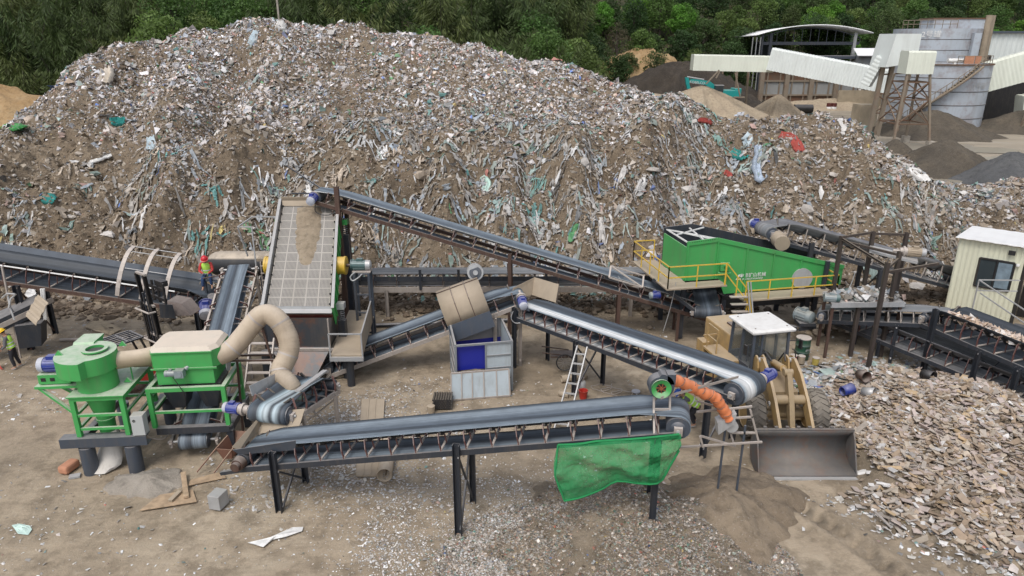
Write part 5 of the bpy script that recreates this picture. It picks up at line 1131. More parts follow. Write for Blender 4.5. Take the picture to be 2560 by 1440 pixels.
# ---------------------------------------------------------------- open box container
FL, FR, BR_, BLc = V3((-2.05, 23.35, 0)), V3((0.0, 23.75, 0)), V3((-.42, 26.0, 0)), V3((-2.42, 25.45, 0))
ct = thing('open_container', 'open topped frosted panel container with blue inside under the magnet hood', 'container', FL)
M['panel'] = paint('frosted_panel', (0.40, 0.46, 0.50), .35, 0, .2, DUST, .45, 1.4)
M['panel_dull'] = paint('dusty_panel', (0.24, 0.24, 0.25), .5, 0, .2, DUST, .4, 1.5)
M['blue'] = paint('deep_blue_sheet', (0.01, 0.018, 0.26), .45, 0, .1, DUST, .05)
M['frame_g'] = paint('grey_frame', (0.20, 0.22, 0.24), .5, .1, .6, (.45, .42, .39), .3)
zt = 2.0; up = V3((0, 0, zt))
m = MB()
for p in (FL, FR, BR_, BLc): m.bar(p, p + up, .08, .08)
for a, b in ((FL, FR), (FR, BR_), (BR_, BLc), (BLc, FL)):
    m.bar(a + up, b + up, .07, .07)
    for z in (.06, .55, 1.05, 1.5): 
        if not (a is FL): m.bar(a + V3((0, 0, z)), b + V3((0, 0, z)), .05, .05)
mid = FL.lerp(FR, .53); m.bar(mid, mid + up, .06, .06)
for z in (.55, 1.0, 1.5): m.bar(mid + V3((0, 0, z)), FR + V3((0, 0, z)), .05, .05)
m.build('frame', 'frame_g', ct)
ins = lambda p: p.lerp((FL + FR + BR_ + BLc) / 4, .025)
for a, b, z0, z1, mt_ in ((FR, BR_, .05, zt, 'panel'), (BLc, FL, .05, zt, 'panel_dull'), (BR_, BLc, 1.25, zt, 'panel_dull'), (BR_, BLc, 0, 1.24, 'blue')):
    m = MB(); m.plate(ins(a) + V3((0, 0, z0)), ins(b) + V3((0, 0, z0)), ins(b) + V3((0, 0, z1)), ins(a) + V3((0, 0, z1)), .015); m.build('wall_panel', mt_, ct)
m = MB(); m.plate(ins(mid) + V3((0, 0, .05)), ins(FR) + V3((0, 0, .05)), ins(FR) + V3((0, 0, zt - .05)), ins(mid) + V3((0, 0, zt - .05)), .015); m.build('front_panel', 'panel', ct)
m = MB(); a_ = ins(FL).lerp(ins(BLc), .25); b_ = mid.lerp(BR_.lerp(BLc, .5), .25); m.plate(ins(FL) + V3((0, .12, .95)), mid + V3((0, .12, .95)), mid + V3((0, .12, zt - .06)), ins(FL) + V3((0, .12, zt - .06)), .015); m.build('blue_sheet', 'blue', ct)
gp = thing('grit_pile', 'grey grit heaped inside the frosted container', 'grit pile', (-1.3, 24.5, 0))
m = MB(); NX = 14; q = []
for j in range(NX + 1):
    for i in range(NX + 1):
        u, v = i / NX, j / NX; p = ins(FL).lerp(ins(FR), u).lerp(ins(BLc).lerp(ins(BR_), u), v); z = .72 + .42 * math.exp(-((u - .3) / .3) ** 2 - ((v - .3) / .35) ** 2) + .03 * math.sin(u * 20) * math.sin(v * 17); q.append(p + V3((0, 0, z)))
m.add(q, [(j * (NX + 1) + i, j * (NX + 1) + i + 1, (j + 1) * (NX + 1) + i + 1, (j + 1) * (NX + 1) + i) for j in range(NX) for i in range(NX)], True); m.build('grit', 'fines', gp)
ga = thing('loose_gate', 'loose pale panel gate leaning against the front of the open container', 'gate panel', (-1.1, 22.95, 0))
p00, p10, p11, p01 = V3((-2.22, 22.95, .02)), V3((-.08, 23.3, .02)), V3((-.12, 23.55, .98)), V3((-2.22, 23.18, .98))
m = MB(); m.plate(p00, p10, p11, p01, .015); m.build('sheet', 'panel', ga)
m = MB()
for a, b in ((p00, p10), (p10, p11), (p11, p01), (p01, p00)): m.bar(a, b, .05, .06)
for t in (.18, .36, .56, .78): m.bar(p00.lerp(p10, t) - V3((0, .02, 0)), p01.lerp(p11, t) - V3((0, .02, 0)), .04, .05)
m.build('frame', 'pale', ga)

# ---------------------------------------------------------------- blower with the orange hose
bw = thing('blower', 'grey blower with a green inlet ring and orange spiral hose on a thin stand', 'blower', (3.55, 15.25, 0))
bc = aty(1650, 962, 15.25); m = MB(); rings = []
for dy in (-.13, .15):
    ring = []
    for k in range(36):
        t = 2 * math.pi * k / 36 + math.pi / 2; r = .27 + .07 * (1 - k / 36)
        ring.append(bc + V3((-r * math.cos(t), dy, r * math.sin(t))))
    rings.append(ring)
m.ring(rings, smooth=True); m.box(bc + V3((.24, .01, .2)), (.2, .28, .26)); hs_ = m.build('fan_housing', 'steel_blue', bw)
m = MB(); m.lathe(bc + V3((0, -.16, -.02)), [(.24, -.05), (.12, .012)], 28, 'y', cap=False); m.lathe(bc + V3((0, -.15, -.02)), [(.235, -.02), (.235, .02)], 28, 'y', cap=False); m.build('inlet_ring', 'green_ring' if 'green_ring' in M else 'green', hs_)
m = MB(); m.lathe(bc + V3((0, -.132, -.02)), [(.125, -.004), (.125, 0)], 24, 'y'); m.build('inlet_opening', 'rust_o' if 'rust_o' in M else 'black', hs_)
M['rust_o'] = plain('rusty_impeller', (0.22, 0.07, 0.03), .7)
m = MB(); m.lathe(bc + V3((0, -.15, -.02)), [(.04, -.04), (.04, .02)], 12, 'y')
for k in range(7): t = 2 * math.pi * k / 7; m.bar(bc + V3((.04 * math.cos(t), -.145, -.02 + .04 * math.sin(t))), bc + V3((.13 * math.cos(t + .4), -.145, -.02 + .13 * math.sin(t + .4))), .02, .03, (0, 1, 0))
m.build('impeller', 'rust_o', hs_)
M['orange_hose'] = paint('orange_fabric', (0.72, 0.22, 0.085), .55, 0, .2, (.7, .4, .3), .15, 5)
pts = smooth_pts([aty(1676, 948, 15.3), aty(1700, 955, 15.5), aty(1730, 968, 15.8), aty(1757, 982, 16.0), aty(1782, 990, 16.2), aty(1798, 1008, 16.3), aty(1812, 1030, 16.4), aty(1822, 1048, 16.45)], 5)
rr = [.145 + .018 * math.sin(i * 2.1) + .008 * math.sin(i * .9) for i in range(len(pts))]
m = MB(); m.path(pts, rr, 16); oh = m.build('orange_hose', 'orange_hose', bw)
m = MB(); coil = []
for i in range(0, 150):
    t = i / 149 * (len(pts) - 1.01); k = int(t); p = pts[k].lerp(pts[k + 1], t - k); d = (pts[k + 1] - pts[k]).normalized(); x = d.cross(V3((0, 0, 1))).normalized(); y = x.cross(d); a = i / 149 * 2 * math.pi * 8
    coil.append(p + (x * math.cos(a) + y * math.sin(a)) * (rr[k] + .004))
m.path(coil, .008, 5); m.build('hose_wire', 'rust', oh)
e = pts[-1]; m = MB(); m.prism([e + V3((-.32, -.1, -.05)), e + V3((.16, -.1, .22)), e + V3((.12, -.1, -.1)), e + V3((-.26, -.1, -.42))], V3((0, .3, 0))); m.lathe(e + V3((.1, .1, -.22)), [(.17, -.14), (.17, .16)], 16, 'y'); m.build('nozzle', 'nozzle' if 'nozzle' in M else 'galv', bw)
m = MB(); z1 = bc.z - .28; zb = P1(L1 * .93, 0, -.4).z
for x in (-.13, .26):
    m.bar(bc + V3((x, .0, -.25)), V3((bc.x + x, bc.y - .1, bc.z - .62)), .05, .05); m.bar(V3((bc.x + x, bc.y - .1, bc.z - .62)), V3((bc.x + x * 1.5 + .03, bc.y - .55, zb)), .05, .05)
m.bar(V3((bc.x - .13, bc.y - .1, bc.z - .62)), V3((bc.x + .26, bc.y - .1, bc.z - .62)), .05, .05); m.build('stand', 'pale', bw)
m = MB(); m.bar(aty(1652, 995, 15.0), aty(1846, 942, 16.6), .012, .07); m.build('flat_bar', 'pale', bw)
# thin steel frame between the two belt heads
sf_ = thing('pipe_stand', 'light welded steel frame between the two belt heads above the brown sand', 'frame', (6.3, 16.6, 0))
fp = [((1740, 1002), (1795, 1018)), ((1742, 1030), (1795, 1024)), ((1800, 1025), (1880, 1016)), ((1875, 1022), (1896, 1102)), ((1700, 1118), (1905, 1105)), ((1752, 1090), (1838, 1115)), ((1826, 1082), (1834, 1108)), ((1826, 1082), (1888, 1082)), ((1838, 1045), (1882, 1042)), ((1750, 1090), (1758, 1118))]
m = MB()
for a, b in fp: m.bar(aty(a[0], a[1], 16.3 + .3 * (a[0] > 1790)), aty(b[0], b[1], 16.3 + .3 * (b[0] > 1790)), .05, .05)
m.build('bar', 'pale', sf_)
for x, zb in ((5.72, .3), (6.25, .3)):
    m = MB(); m.bar((x, 16.6, zb), (x + .02, 16.6, 2.7), .05, .05); m.build('leg', 'steel_blue', sf_)
# green dust net
mt, n_, l_, p_ = nt('green_net'); tr_ = n_.new('ShaderNodeBsdfTransparent'); mx = n_.new('ShaderNodeMixShader'); out_ = n_['Material Output']
p_.inputs['Base Color'].default_value = (0.008, 0.20, 0.06, 1); p_.inputs['Roughness'].default_value = .7
wv = noise(n_, l_, 2.2, 8, .62); l_.new(ramp(n_, l_, wv, [(.3, .62), (.7, .9)]), mx.inputs[0]); l_.new(tr_.outputs[0], mx.inputs[1]); l_.new(p_.outputs[0], mx.inputs[2]); l_.new(mx.outputs[0], out_.inputs['Surface']); M['net'] = mt; M['net_hem'] = plain('net_hem', (.008, .20, .06), .8)
m = MB(); NU, NV = 90, 50; vsx = []
top = smooth_pts([P1(L1 * .755, .74, -.36), P1(L1 * .8, .74, -.38), P1(L1 * .84, .74, -.34), P1(L1 * .9, .74, -.36), P1(L1 * .96, .74, -.35), P1(L1 * 1.005, .74, -.33)], 8)
Yn = top[0].y
bot = smooth_pts([aty(1411, 1252, Yn - .25), aty(1450, 1244, Yn - .28), aty(1500, 1225, Yn - .3), aty(1543, 1203, Yn - .35), aty(1600, 1209, Yn - .5), aty(1648, 1206, Yn - .55), aty(1675, 1165, Yn - .6), aty(1702, 1118, Yn - .62)], 8)
for j in range(NV + 1):
    for i in range(NU + 1):
        u, v = i / NU, j / NV; a = top[min(len(top) - 1, int(u * (len(top) - 1)))]; b = bot[min(len(bot) - 1, int(u * (len(bot) - 1)))]
        p = a.lerp(b, v); bil = math.sin(math.pi * v) * .16 * math.sin(math.pi * min(1, u * 1.05)); dr = (.05 * math.sin((u * 1.6 - v) * 9) + .035 * math.sin(u * 31 + 4 * v) * v + .03 * math.sin(u * 17 - v * 13)) * math.sin(math.pi * v) ** .5 + .12 * float(fbm(np.array([u * 9.]), np.array([v * 6. + u * 3]), 500, 4)[0]) * math.sin(math.pi * v)
        p = p + V3((-.12 * math.sin(math.pi * v) * (1 - u) ** 4 * 1.5, -bil - dr, 0)); vsx.append(p)
m.add(vsx, [(j * (NU + 1) + i, j * (NU + 1) + i + 1, (j + 1) * (NU + 1) + i + 1, (j + 1) * (NU + 1) + i) for j in range(NV) for i in range(NU)], True)
o = m.build('dust_net', 'net'); tag(o, 'green mesh net hung from the head end of the foreground belt', 'net')
m = MB(); m.path(top[::3], .03, 6); m.path(bot[::3], .028, 6); m.path([top[0], (top[0] + bot[0]) / 2 + V3((-.16, -.1, 0)), bot[0]], .025, 6); m.build('net_hem', 'net_hem', o)
M_ = None
# ================================================================== WHEEL LOADER (front to -Y, local axes; rear frame turned at the joint)
M['mudyellow'] = paint('mud_covered_yellow', (.30, .22, .12), .85, 0, .7, (.34, .27, .19), .6, 3)
ld = thing('wheel_loader', 'dusty yellow wheel loader with a white cab roof and its bucket lowered', 'wheel loader', (8.95, 21.75, 0))
LD = dict(parent=ld, local=True)
def tyre(x, y, m4, r=.8, w=.58):
    c = m4 @ V3((x, y, r)); ax = (m4.to_3x3() @ V3((1, 0, 0))).normalized(); fy = (m4.to_3x3() @ V3((0, 1, 0))).normalized()
    P = lambda a, rad, t: c + ax * a + (fy * math.cos(t) + V3((0, 0, 1)) * math.sin(t)) * rad
    prof = [(-w * .5, r * .6), (-w * .52, r * .8), (-w * .44, r * .93), (-w * .3, r * .965), (0, r * .97), (w * .3, r * .965), (w * .44, r * .93), (w * .52, r * .8), (w * .5, r * .6)]
    n = 40; mb = MB(); mb.ring([[P(a, q, 2 * math.pi * k / n) for k in range(n)] for a, q in prof], cap0=False, cap1=False); ty = mb.build('wheel', 'rubber', **LD)
    mb = MB()
    for k in range(22):
        for sd in (-1, 1):
            t = 2 * math.pi * (k + (.5 if sd > 0 else 0)) / 22; t2 = t + .16
            mb.bar(P(sd * .02, r * .965, t), P(sd * w * .36, r * .975, t2), .10, .055, (P(0, 1, t) - c)); mb.bar(P(sd * w * .36, r * .975, t2), P(sd * w * .52, r * .86, t2 + .05), .10, .055, (P(0, 1, t2) - c))
    mb.build('tread_lug', 'rubber', ty, local=True)
    for sd in (-1, 1):
        mb = MB(); mb.ring([[P(sd * w * .42, r * .62, 2 * math.pi * k / 24) for k in range(24)], [P(sd * w * .46, r * .56, 2 * math.pi * k / 24) for k in range(24)], [P(sd * w * .2, r * .5, 2 * math.pi * k / 24) for k in range(24)], [P(sd * w * .22, r * .2, 2 * math.pi * k / 24) for k in range(24)]][::sd]); mb.build('rim', 'yellow', ty, local=True)
I4 = Matrix.Identity(4); RR = Matrix.Rotation(R(13), 4, 'Z')
for x in (-1.02, 1.02): tyre(x, -1.1, I4); tyre(x, 1.75, RR)
def Q(x, y, z): return RR @ V3((x, y, z))
# bucket
M['bucket'] = paint('worn_bucket_steel', (0.10, 0.098, 0.10), .8, .0, .5, (.24, .21, .18), .7, 1.3, rust=.35)
bkp = [(-3.62, .03), (-3.1, .06), (-2.75, .22), (-2.62, .6), (-2.72, .95), (-2.95, 1.22)]
m = MB(); m.ring([[V3((x, y, z)) for y, z in bkp] for x in (-1.48, 1.48)], closed=False, smooth=True); bko = m.build('bucket', 'bucket', **LD); sf = bko.modifiers.new('t', 'SOLIDIFY'); sf.thickness = .05
for x in (-1.5, 1.46):
    m = MB(); m.prism([V3((x, y, z)) for y, z in [(-3.6, 0), (-3.08, .03), (-2.7, .2), (-2.58, .6), (-2.68, .97), (-2.92, 1.26), (-3.12, 1.0), (-3.5, .2)]], V3((.04, 0, 0))); m.build('side_plate', 'bucket', bko, local=True)
m = MB(); m.bar((-1.52, -3.66, .02), (1.52, -3.66, .02), .2, .035); m.build('cutting_edge', 'galv', bko, local=True)
m = MB(); m.bar((-1.5, -2.92, 1.24), (1.5, -2.92, 1.24), .1, .06)
for k in range(8): m.box((-1.2 + k * .34, -2.86, 1.28), (.1, .08, .07))
m.build('spill_guard', 'bucket', bko, local=True)
# front frame, axle, arms
m = MB(); m.box((0, -.95, .8), (1.3, .5, .42)); m.tube((-1.0, -1.1, .8), (1.0, -1.1, .8), .17, n=12); m.box((0, -.5, 1.25), (.75, 1.5, .8)); m.box((0, .1, 1.0), (.5, .5, .9)); m.build('front_frame', 'mudyellow', **LD)
for s in (-1, 1):
    m = MB(); x = s * .52
    pl = [(-.05, 1.95), (-.02, 2.3), (-.35, 2.42), (-1.0, 2.15), (-1.75, 1.6), (-2.4, .95), (-2.75, .35), (-2.62, .2), (-2.3, .5), (-1.6, 1.2), (-.9, 1.72)]
    m.prism([V3((x - .045, y, z)) for y, z in pl], V3((.09, 0, 0))); m.build('lift_arm', 'yellow', **LD)
    m = MB(); m.prism([V3((s * .40 - .03, y, z)) for y, z in [(.3, 1.2), (.35, 2.1), (.1, 2.36), (-.15, 2.32), (-.25, 2.0), (-.2, 1.2)]], V3((.06, 0, 0))); m.prism([V3((s * .62 - .03, y, z)) for y, z in [(.25, 1.5), (.3, 2.1), (.1, 2.34), (-.15, 2.3), (-.22, 2.0), (-.1, 1.5)]], V3((.06, 0, 0))); m.build('arm_tower', 'yellow', **LD)
    m = MB(); m.tube((s * .72, .1, .9), (s * .68, -1.0, 1.15), .1, n=12); m.tube((s * .68, -1.0, 1.15), (s * .66, -1.45, 1.25), .055, n=10); m.build('lift_cylinder', 'yellow', **LD)
    m = MB()
    for y, z in ((-.1, 2.25), (-2.62, .35), (-1.4, 1.3)): m.tube((x - .1, y, z), (x + .1, y, z), .09, n=12)
    m.build('pivot_pin', 'galv', **LD)
m = MB(); m.prism([V3((-.07, y, z)) for y, z in [(-1.25, 2.35), (-1.05, 2.3), (-1.35, 1.55), (-1.9, .75), (-2.1, .7), (-1.75, 1.5)]], V3((.16, 0, 0))); m.tube((-.5, -1.5, 1.5), (.5, -1.5, 1.5), .16, n=14); m.tube((-.14, -1.15, 2.3), (.14, -1.15, 2.3), .12, n=12); m.build('bell_crank', 'mudyellow', **LD)
m = MB(); m.tube((0, .1, 2.05), (0, -.75, 2.25), .12, n=14); m.tube((0, -.75, 2.25), (0, -1.15, 2.3), .06, n=10); m.build('tilt_cylinder', 'yellow', **LD)
m = MB(); m.bar((0, -2.0, .75), (0, -2.7, .85), .12, .14); m.build('bucket_link', 'yellow', **LD)
for s in (-.25, .25): m = MB(); m.path([V3((s, .35, 2.0)), V3((s * 1.3, .1, 2.45)), V3((s * .9, -.3, 2.3))], .025, 6); m.build('hydraulic_hose', 'black', **LD)
# rear frame, hood, fenders, cab
def qbox(mb, c, d): return mb.box(RR @ V3(c), d, mat=RR.to_3x3())
m = MB(); qbox(m, (0, 1.6, .95), (1.0, 3.0, .55)); qbox(m, (0, 3.45, 1.1), (1.9, .5, .9)); m.build('rear_frame', 'yellow', **LD)
m = MB(); qbox(m, (0, 2.75, 1.9), (1.35, 1.9, 1.05)); hd = m.build('engine_hood', 'yellow', **LD, bevel=.05)
m = MB(); qbox(m, (-.1, 2.6, 2.46), (.3, .5, .06)); m.tube(Q(.35, 2.2, 2.42), Q(.35, 2.2, 2.85), .06, n=10); m.build('exhaust', 'rust', hd, local=True)
for s in (-1, 1):
    m = MB(); qbox(m, (s * 1.02, 1.75, 1.74), (.66, 1.5, .08)); qbox(m, (s * 1.02, 1.02, 1.5), (.6, .06, .5)); qbox(m, (s * 1.02, 2.48, 1.55), (.6, .06, .4)); m.build('fender', 'yellow', **LD)
    m = MB(); qbox(m, (s * 1.02, -1.1, 1.7), (.62, 1.2, .06)) if False else None
rl = [Q(-1.25, 2.4, 1.8), Q(-1.25, 2.4, 2.7), Q(-1.25, 1.7, 2.7), Q(-1.25, 1.7, 1.8)]
m = MB()
for a, b in zip(rl[:-1], rl[1:]): m.bar(a, b, .04, .04)
m.bar(Q(-1.25, 2.4, 2.25), Q(-1.25, 1.7, 2.25), .04, .04); m.bar(Q(-1.25, 2.7, 2.1), Q(-.7, 2.7, 2.1), .04, .04); m.build('grab_rail', 'yellow', **LD)
cx0, cx1, cy0, cy1 = -.72, .72, .38, 1.75
m = MB(); qbox(m, (0, 1.07, 1.35), (1.36, 1.3, .5)); qbox(m, (0, .42, 1.68), (1.3, .05, .3)); qbox(m, (0, 1.75, 1.7), (1.3, .05, .4)); cb = m.build('cab', 'cab_blue' if 'cab_blue' in M else 'steel_blue', **LD)
m = MB()
for x, y in ((cx0, cy0 - .06), (cx1, cy0 - .06), (cx0, cy1), (cx1, cy1), (cx0, 1.05), (cx1, 1.05)): m.bar(Q(x * .97, y, 1.3), Q(x * .9, y + (.05 if y < 1 else -.02), 3.08), .085, .085)
for x in (cx0, cx1): m.bar(Q(x * .97, cy0, 1.62), Q(x * .97, cy1, 1.62), .06, .1); m.bar(Q(x * .9, cy0, 3.04), Q(x * .9, cy1, 3.04), .06, .07)
m.bar(Q(cx0 * .9, cy0, 3.04), Q(cx1 * .9, cy0, 3.04), .06, .07); m.bar(Q(.32, cy0 - .05, 1.6), Q(.3, cy0, 3.04), .05, .05) if False else m.bar(Q(-.36, cy0 - .06, 1.3), Q(-.33, cy0, 3.04), .06, .06)
m.build('cab_pillar', 'steel_blue', cb, local=True)
mt, n_, l_, p_ = nt('cab_glass'); p_.inputs['Base Color'].default_value = (.5, .55, .55, 1); p_.inputs['Roughness'].default_value = .08; p_.inputs['Transmission Weight'].default_value = .85; p_.inputs['IOR'].default_value = 1.1; p_.inputs['Alpha'].default_value = .3; M['glass'] = mt
for a, b, c_, d_ in ((Q(cx0, cy0 - .03, 1.75), Q(cx1, cy0 - .03, 1.75), Q(cx1 * .9, cy0 + .02, 3.0), Q(cx0 * .9, cy0 + .02, 3.0)), (Q(cx0, cy1, 1.75), Q(cx1, cy1, 1.75), Q(cx1 * .9, cy1, 3.0), Q(cx0 * .9, cy1, 3.0)), (Q(cx0, cy0, 1.7), Q(cx0, cy1, 1.7), Q(cx0 * .9, cy1, 3.0), Q(cx0 * .9, cy0, 3.0)), (Q(cx1, cy0, 1.7), Q(cx1, cy1, 1.7), Q(cx1 * .9, cy1, 3.0), Q(cx1 * .9, cy0, 3.0))):
    m = MB(); m.plate(a, b, c_, d_, .008); m.build('window_pane', 'glass', cb, local=True)
m = MB(); m.ring([[Q(x, y, 3.08) for x, y in ((-.8, .22), (.8, .22), (.8, 1.85), (-.8, 1.85))], [Q(x, y, 3.17) for x, y in ((-.82, .2), (.82, .2), (.82, 1.87), (-.82, 1.87))], [Q(x, y, 3.22) for x, y in ((-.74, .3), (.74, .3), (.74, 1.8), (-.74, 1.8))]], smooth=False); rf = m.build('cab_roof', 'white', cb, local=True, bevel=.02)
m = MB()
for x, y in ((-.6, .45), (.6, .45), (-.6, 1.6), (.6, 1.6)): m.lathe(Q(x, y, 3.22), [(.03, 0), (.03, .012)], 8)
m.build('roof_bolt', 'rust', rf, local=True)
m = MB(); qbox(m, (0, 1.3, 1.9), (.5, .5, .12)); qbox(m, (0, 1.5, 2.3), (.5, .12, .7)); qbox(m, (.0, 1.5, 2.75), (.3, .1, .2)); m.build('seat', 'black', cb, local=True)
m = MB(); m.bar(Q(0, .62, 1.6), Q(0, .8, 2.1), .07, .07); m.lathe(Q(0, .8, 2.12), [(.2, -.015), (.2, .015), (.16, .015), (.16, -.015)], 18, cap=False); m.build('steering_wheel', 'black', cb, local=True)
for s in (-1, 1): m = MB(); m.bar(Q(s * .7, .35, 2.7), Q(s * 1.02, .2, 2.75), .025, .025); qbox(m, (s * 1.05, .2, 2.6), (.05, .16, .34)); m.build('mirror', 'black', cb, local=True)
m = MB(); m.bar(Q(.2, .3, 1.78), Q(-.1, .33, 2.25), .025, .02); m.build('wiper', 'black', cb, local=True)
m = MB(); m.plate(Q(-.74, .45, 1.25), Q(-.74, 1.02, 1.25), Q(-.74, 1.02, 1.85), Q(-.74, .45, 1.85), .02); m.bar(Q(-.78, .5, 2.0), Q(-.76, .5, 2.6), .025, .025); m.build('door', 'steel_blue', cb, local=True)
m = MB(); m.path([Q(.8, .3, 1.2), Q(.95, .25, 1.3), Q(.95, .25, 2.3), Q(.82, .3, 2.4)], .02, 6); m.build('grab_rail', 'black', cb, local=True)

# ================================================================== FORKLIFT with a raised attachment
fk = thing('forklift', 'red forklift with a black slatted overhead guard and tall raised mast behind the green machine', 'forklift', (-14.1, 23.95, 0), R(-36))
FK = dict(parent=fk, local=True)
m = MB(); m.box((0, -.5, .75), (1.1, 2.0, .7)); m.box((0, -1.3, .8), (1.05, .7, .9)); m.build('body', 'red', **FK, bevel=.06)
m = MB(); m.box((0, -.35, 1.2), (.5, .5, .12)); m.box((0, -.65, 1.5), (.5, .12, .6)); m.build('seat', 'black', **FK)
for x in (-.5, .5):
    m = MB(); m.bar((x, .45, 1.0), (x * .95, .1, 2.12), .07, .07); m.bar((x, -1.2, 1.0), (x * .95, -.85, 2.12), .07, .07); m.build('guard_post', 'black', **FK)
    for y, r in ((.55, .34), (-1.05, .28)): m = MB(); m.lathe((x * 1.02 - .1, y, r), [(r * .6, 0), (r, .03), (r, .2), (r * .6, .22)], 20, 'x'); m.build('wheel', 'rubber', **FK)
m = MB()
for x in (-.5, .5): m.bar((x, -.95, 2.15), (x, .2, 2.15), .06, .06)
for y in (-.95, -.35, .2): m.bar((-.5, y, 2.15), (.5, y, 2.15), .06, .06)
for k in range(5): x = -.36 + k * .18; m.bar((x, -.95, 2.15), (x, .2, 2.15), .05, .04)
m.build('overhead_guard', 'steel', **FK)
for s in (-1, 1):
    m = MB(); m.channel((s * .36, .95, .1), (s * .36, .80, 3.2), .12, .16, (0, 1, 0)); m.channel((s * .27, .93, 1.2), (s * .27, .74, 4.35), .09, .14, (0, 1, 0)); m.build('mast', 'black', **FK)
    m = MB(); m.tube((s * .12, .92, .4), (s * .12, .76, 3.6), .035, n=8); m.build('lift_chain', 'steel', **FK)
m = MB()
for z, w_ in ((4.36, .66), (3.15, .9), (1.9, .86)): y = .95 - .045 * z; m = MB(); m.bar((-w_ / 2, y + .02, z), (w_ / 2, y + .02, z), .1, .08); m.build('mast_crossbar', 'pale', **FK)
for z in (2.95, 1.75): m = MB(); y = .8 - .045 * z; m.path([V3((-.5, y + .15, z)), V3((-.48, y - .1, z)), V3((.48, y - .1, z)), V3((.5, y + .15, z))], .035, 8); m.build('mast_hoop', 'pale', **FK)
m = MB()
for z in (3.35, 3.75): m.bar((-.55, 1.15, z), (.75, 1.15, z), .08, .12)
for x in (-.5, -.1, .3, .7): m.bar((x, 1.15, 3.2), (x, 1.15, 4.0), .1, .06)
m.box((.4, 1.25, 3.95), (.5, .25, .2)); m.build('carriage', 'black', **FK)
rs = thing('scoop', 'rusty steel scoop held up by the forklift under the hooped belt', 'scoop', tuple(aty(400, 790, 25.6)), R(-8))
m = MB(); m.prism([V3((.1, 0, 0)), V3((1.25, .1, .05)), V3((.75, .35, .42)), V3((.15, .35, .5))], V3((0, .7, 0))); m.build('shell', 'rust', rs, local=True)
m = MB(); m.plate(V3((.05, -.04, -.05)), V3((.7, -.04, -.05)), V3((.6, .02, .5)), V3((.05, .02, .5)), .02); m.build('side_plate', 'steel', rs, local=True)

# ================================================================== CABIN and right edge
cbn = thing('control_cabin', 'cream corrugated cabin with a dark window and white roof at the right edge', 'cabin', (20.95, 31.8, 0))
M['cream'] = paint('cream_cladding', (0.60, 0.60, 0.47), .5, 0, .2, DUST, .12, .8)
M['roofw'] = paint('white_roof_sheet', (0.80, 0.80, 0.80), .45, 0, .1, DUST, .1, .6)
a, b = V3((20.95, 31.8, 0)), V3((23.0, 30.1, 0)); d = (b - a).normalized(); nn = V3((d.y, -d.x, 0)); LW = (b - a).length
def corr(p0, d, L, z0, z1f, nrm, pitch=.2, depth=.028):
    m = MB(); k = int(L / (pitch / 4)); vs = []
    for i in range(k + 1):
        s = L * i / k; h = depth if (i % 4) in (1, 2) else 0; q = p0 + d * s + nrm * h
        vs += [q + V3((0, 0, z0)), q + V3((0, 0, z1f(s)))]
    m.add(vs, [(2 * i, 2 * i + 2, 2 * i + 3, 2 * i + 1) for i in range(k)]); return m
m = corr(a, d, LW, 0, lambda s: 3.72 - .02 * s, nn); wl = m.build('wall', 'cream', cbn); sf = wl.modifiers.new('t', 'SOLIDIFY'); sf.thickness = .05
bd = V3((-nn.x, -nn.y, 0)); m = corr(a, bd, 5, 0, lambda s: 3.70 - .105 * s, -d); m.build('wall', 'cream', cbn)
rr_ = []; m = MB(); k = 56; vs = []
for i in range(k + 1):
    s = -.15 + 8 * i / k; h = .012 if (i % 4) in (1, 2) else 0
    for t, z in ((-.25, 3.80), (5.2, 3.25)): vs.append(a + d * s + bd * t + V3((0, 0, z + h)))
m.add(vs, [(2 * i, 2 * i + 2, 2 * i + 3, 2 * i + 1) for i in range(k)]); rf = m.build('roof', 'roofw', cbn); sf = rf.modifiers.new('t', 'SOLIDIFY'); sf.thickness = .04; sf.offset = -1
w0, w1 = a + d * .95 + nn * .05, a + d * 2.3 + nn * .05
m = MB()
for p, q, zz, z2 in ((w0, w1, 1.6, 1.6), (w0, w1, 2.95, 2.95)): m.bar(p + V3((0, 0, zz)), q + V3((0, 0, z2)), .08, .08)
for p in (w0, w1, w0.lerp(w1, .5)): m.bar(p + V3((0, 0, 1.6)), p + V3((0, 0, 2.95)), .06, .07)
wf = m.build('window', 'black', cbn)
mt, n_, l_, p_ = nt('dark_window'); p_.inputs['Base Color'].default_value = (.035, .045, .05, 1); p_.inputs['Roughness'].default_value = .06; M['window'] = mt
m = MB(); m.plate(w0 + V3((0, 0, 1.62)), w1 + V3((0, 0, 1.62)), w1 + V3((0, 0, 2.92)), w0 + V3((0, 0, 2.92)), .01); m.build('pane', 'window', wf)
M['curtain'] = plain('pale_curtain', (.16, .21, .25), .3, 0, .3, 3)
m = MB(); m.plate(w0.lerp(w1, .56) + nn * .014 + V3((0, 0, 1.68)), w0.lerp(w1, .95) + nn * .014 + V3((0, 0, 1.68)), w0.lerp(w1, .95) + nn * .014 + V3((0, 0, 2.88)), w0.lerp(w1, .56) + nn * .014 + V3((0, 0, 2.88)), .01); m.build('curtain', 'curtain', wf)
m = MB(); p = a + d * 2.1 + nn * .15; m.box(p + V3((0, 0, 3.42)), (.26, .08, .2), math.atan2(d.y, d.x)); m.bar(p - nn * .15 + V3((0, 0, 3.4)), p + V3((0, 0, 3.42)), .03, .03); fl = m.build('floodlight', 'black', cbn)
m = MB(); m.lathe(a + d * 2.42 + nn * .12 + V3((0, 0, 2.9)), [(.01, -.08), (.07, -.05), (.08, .0), (.07, .06), (.01, .08)], 12); m.build('camera_dome', 'white', cbn)
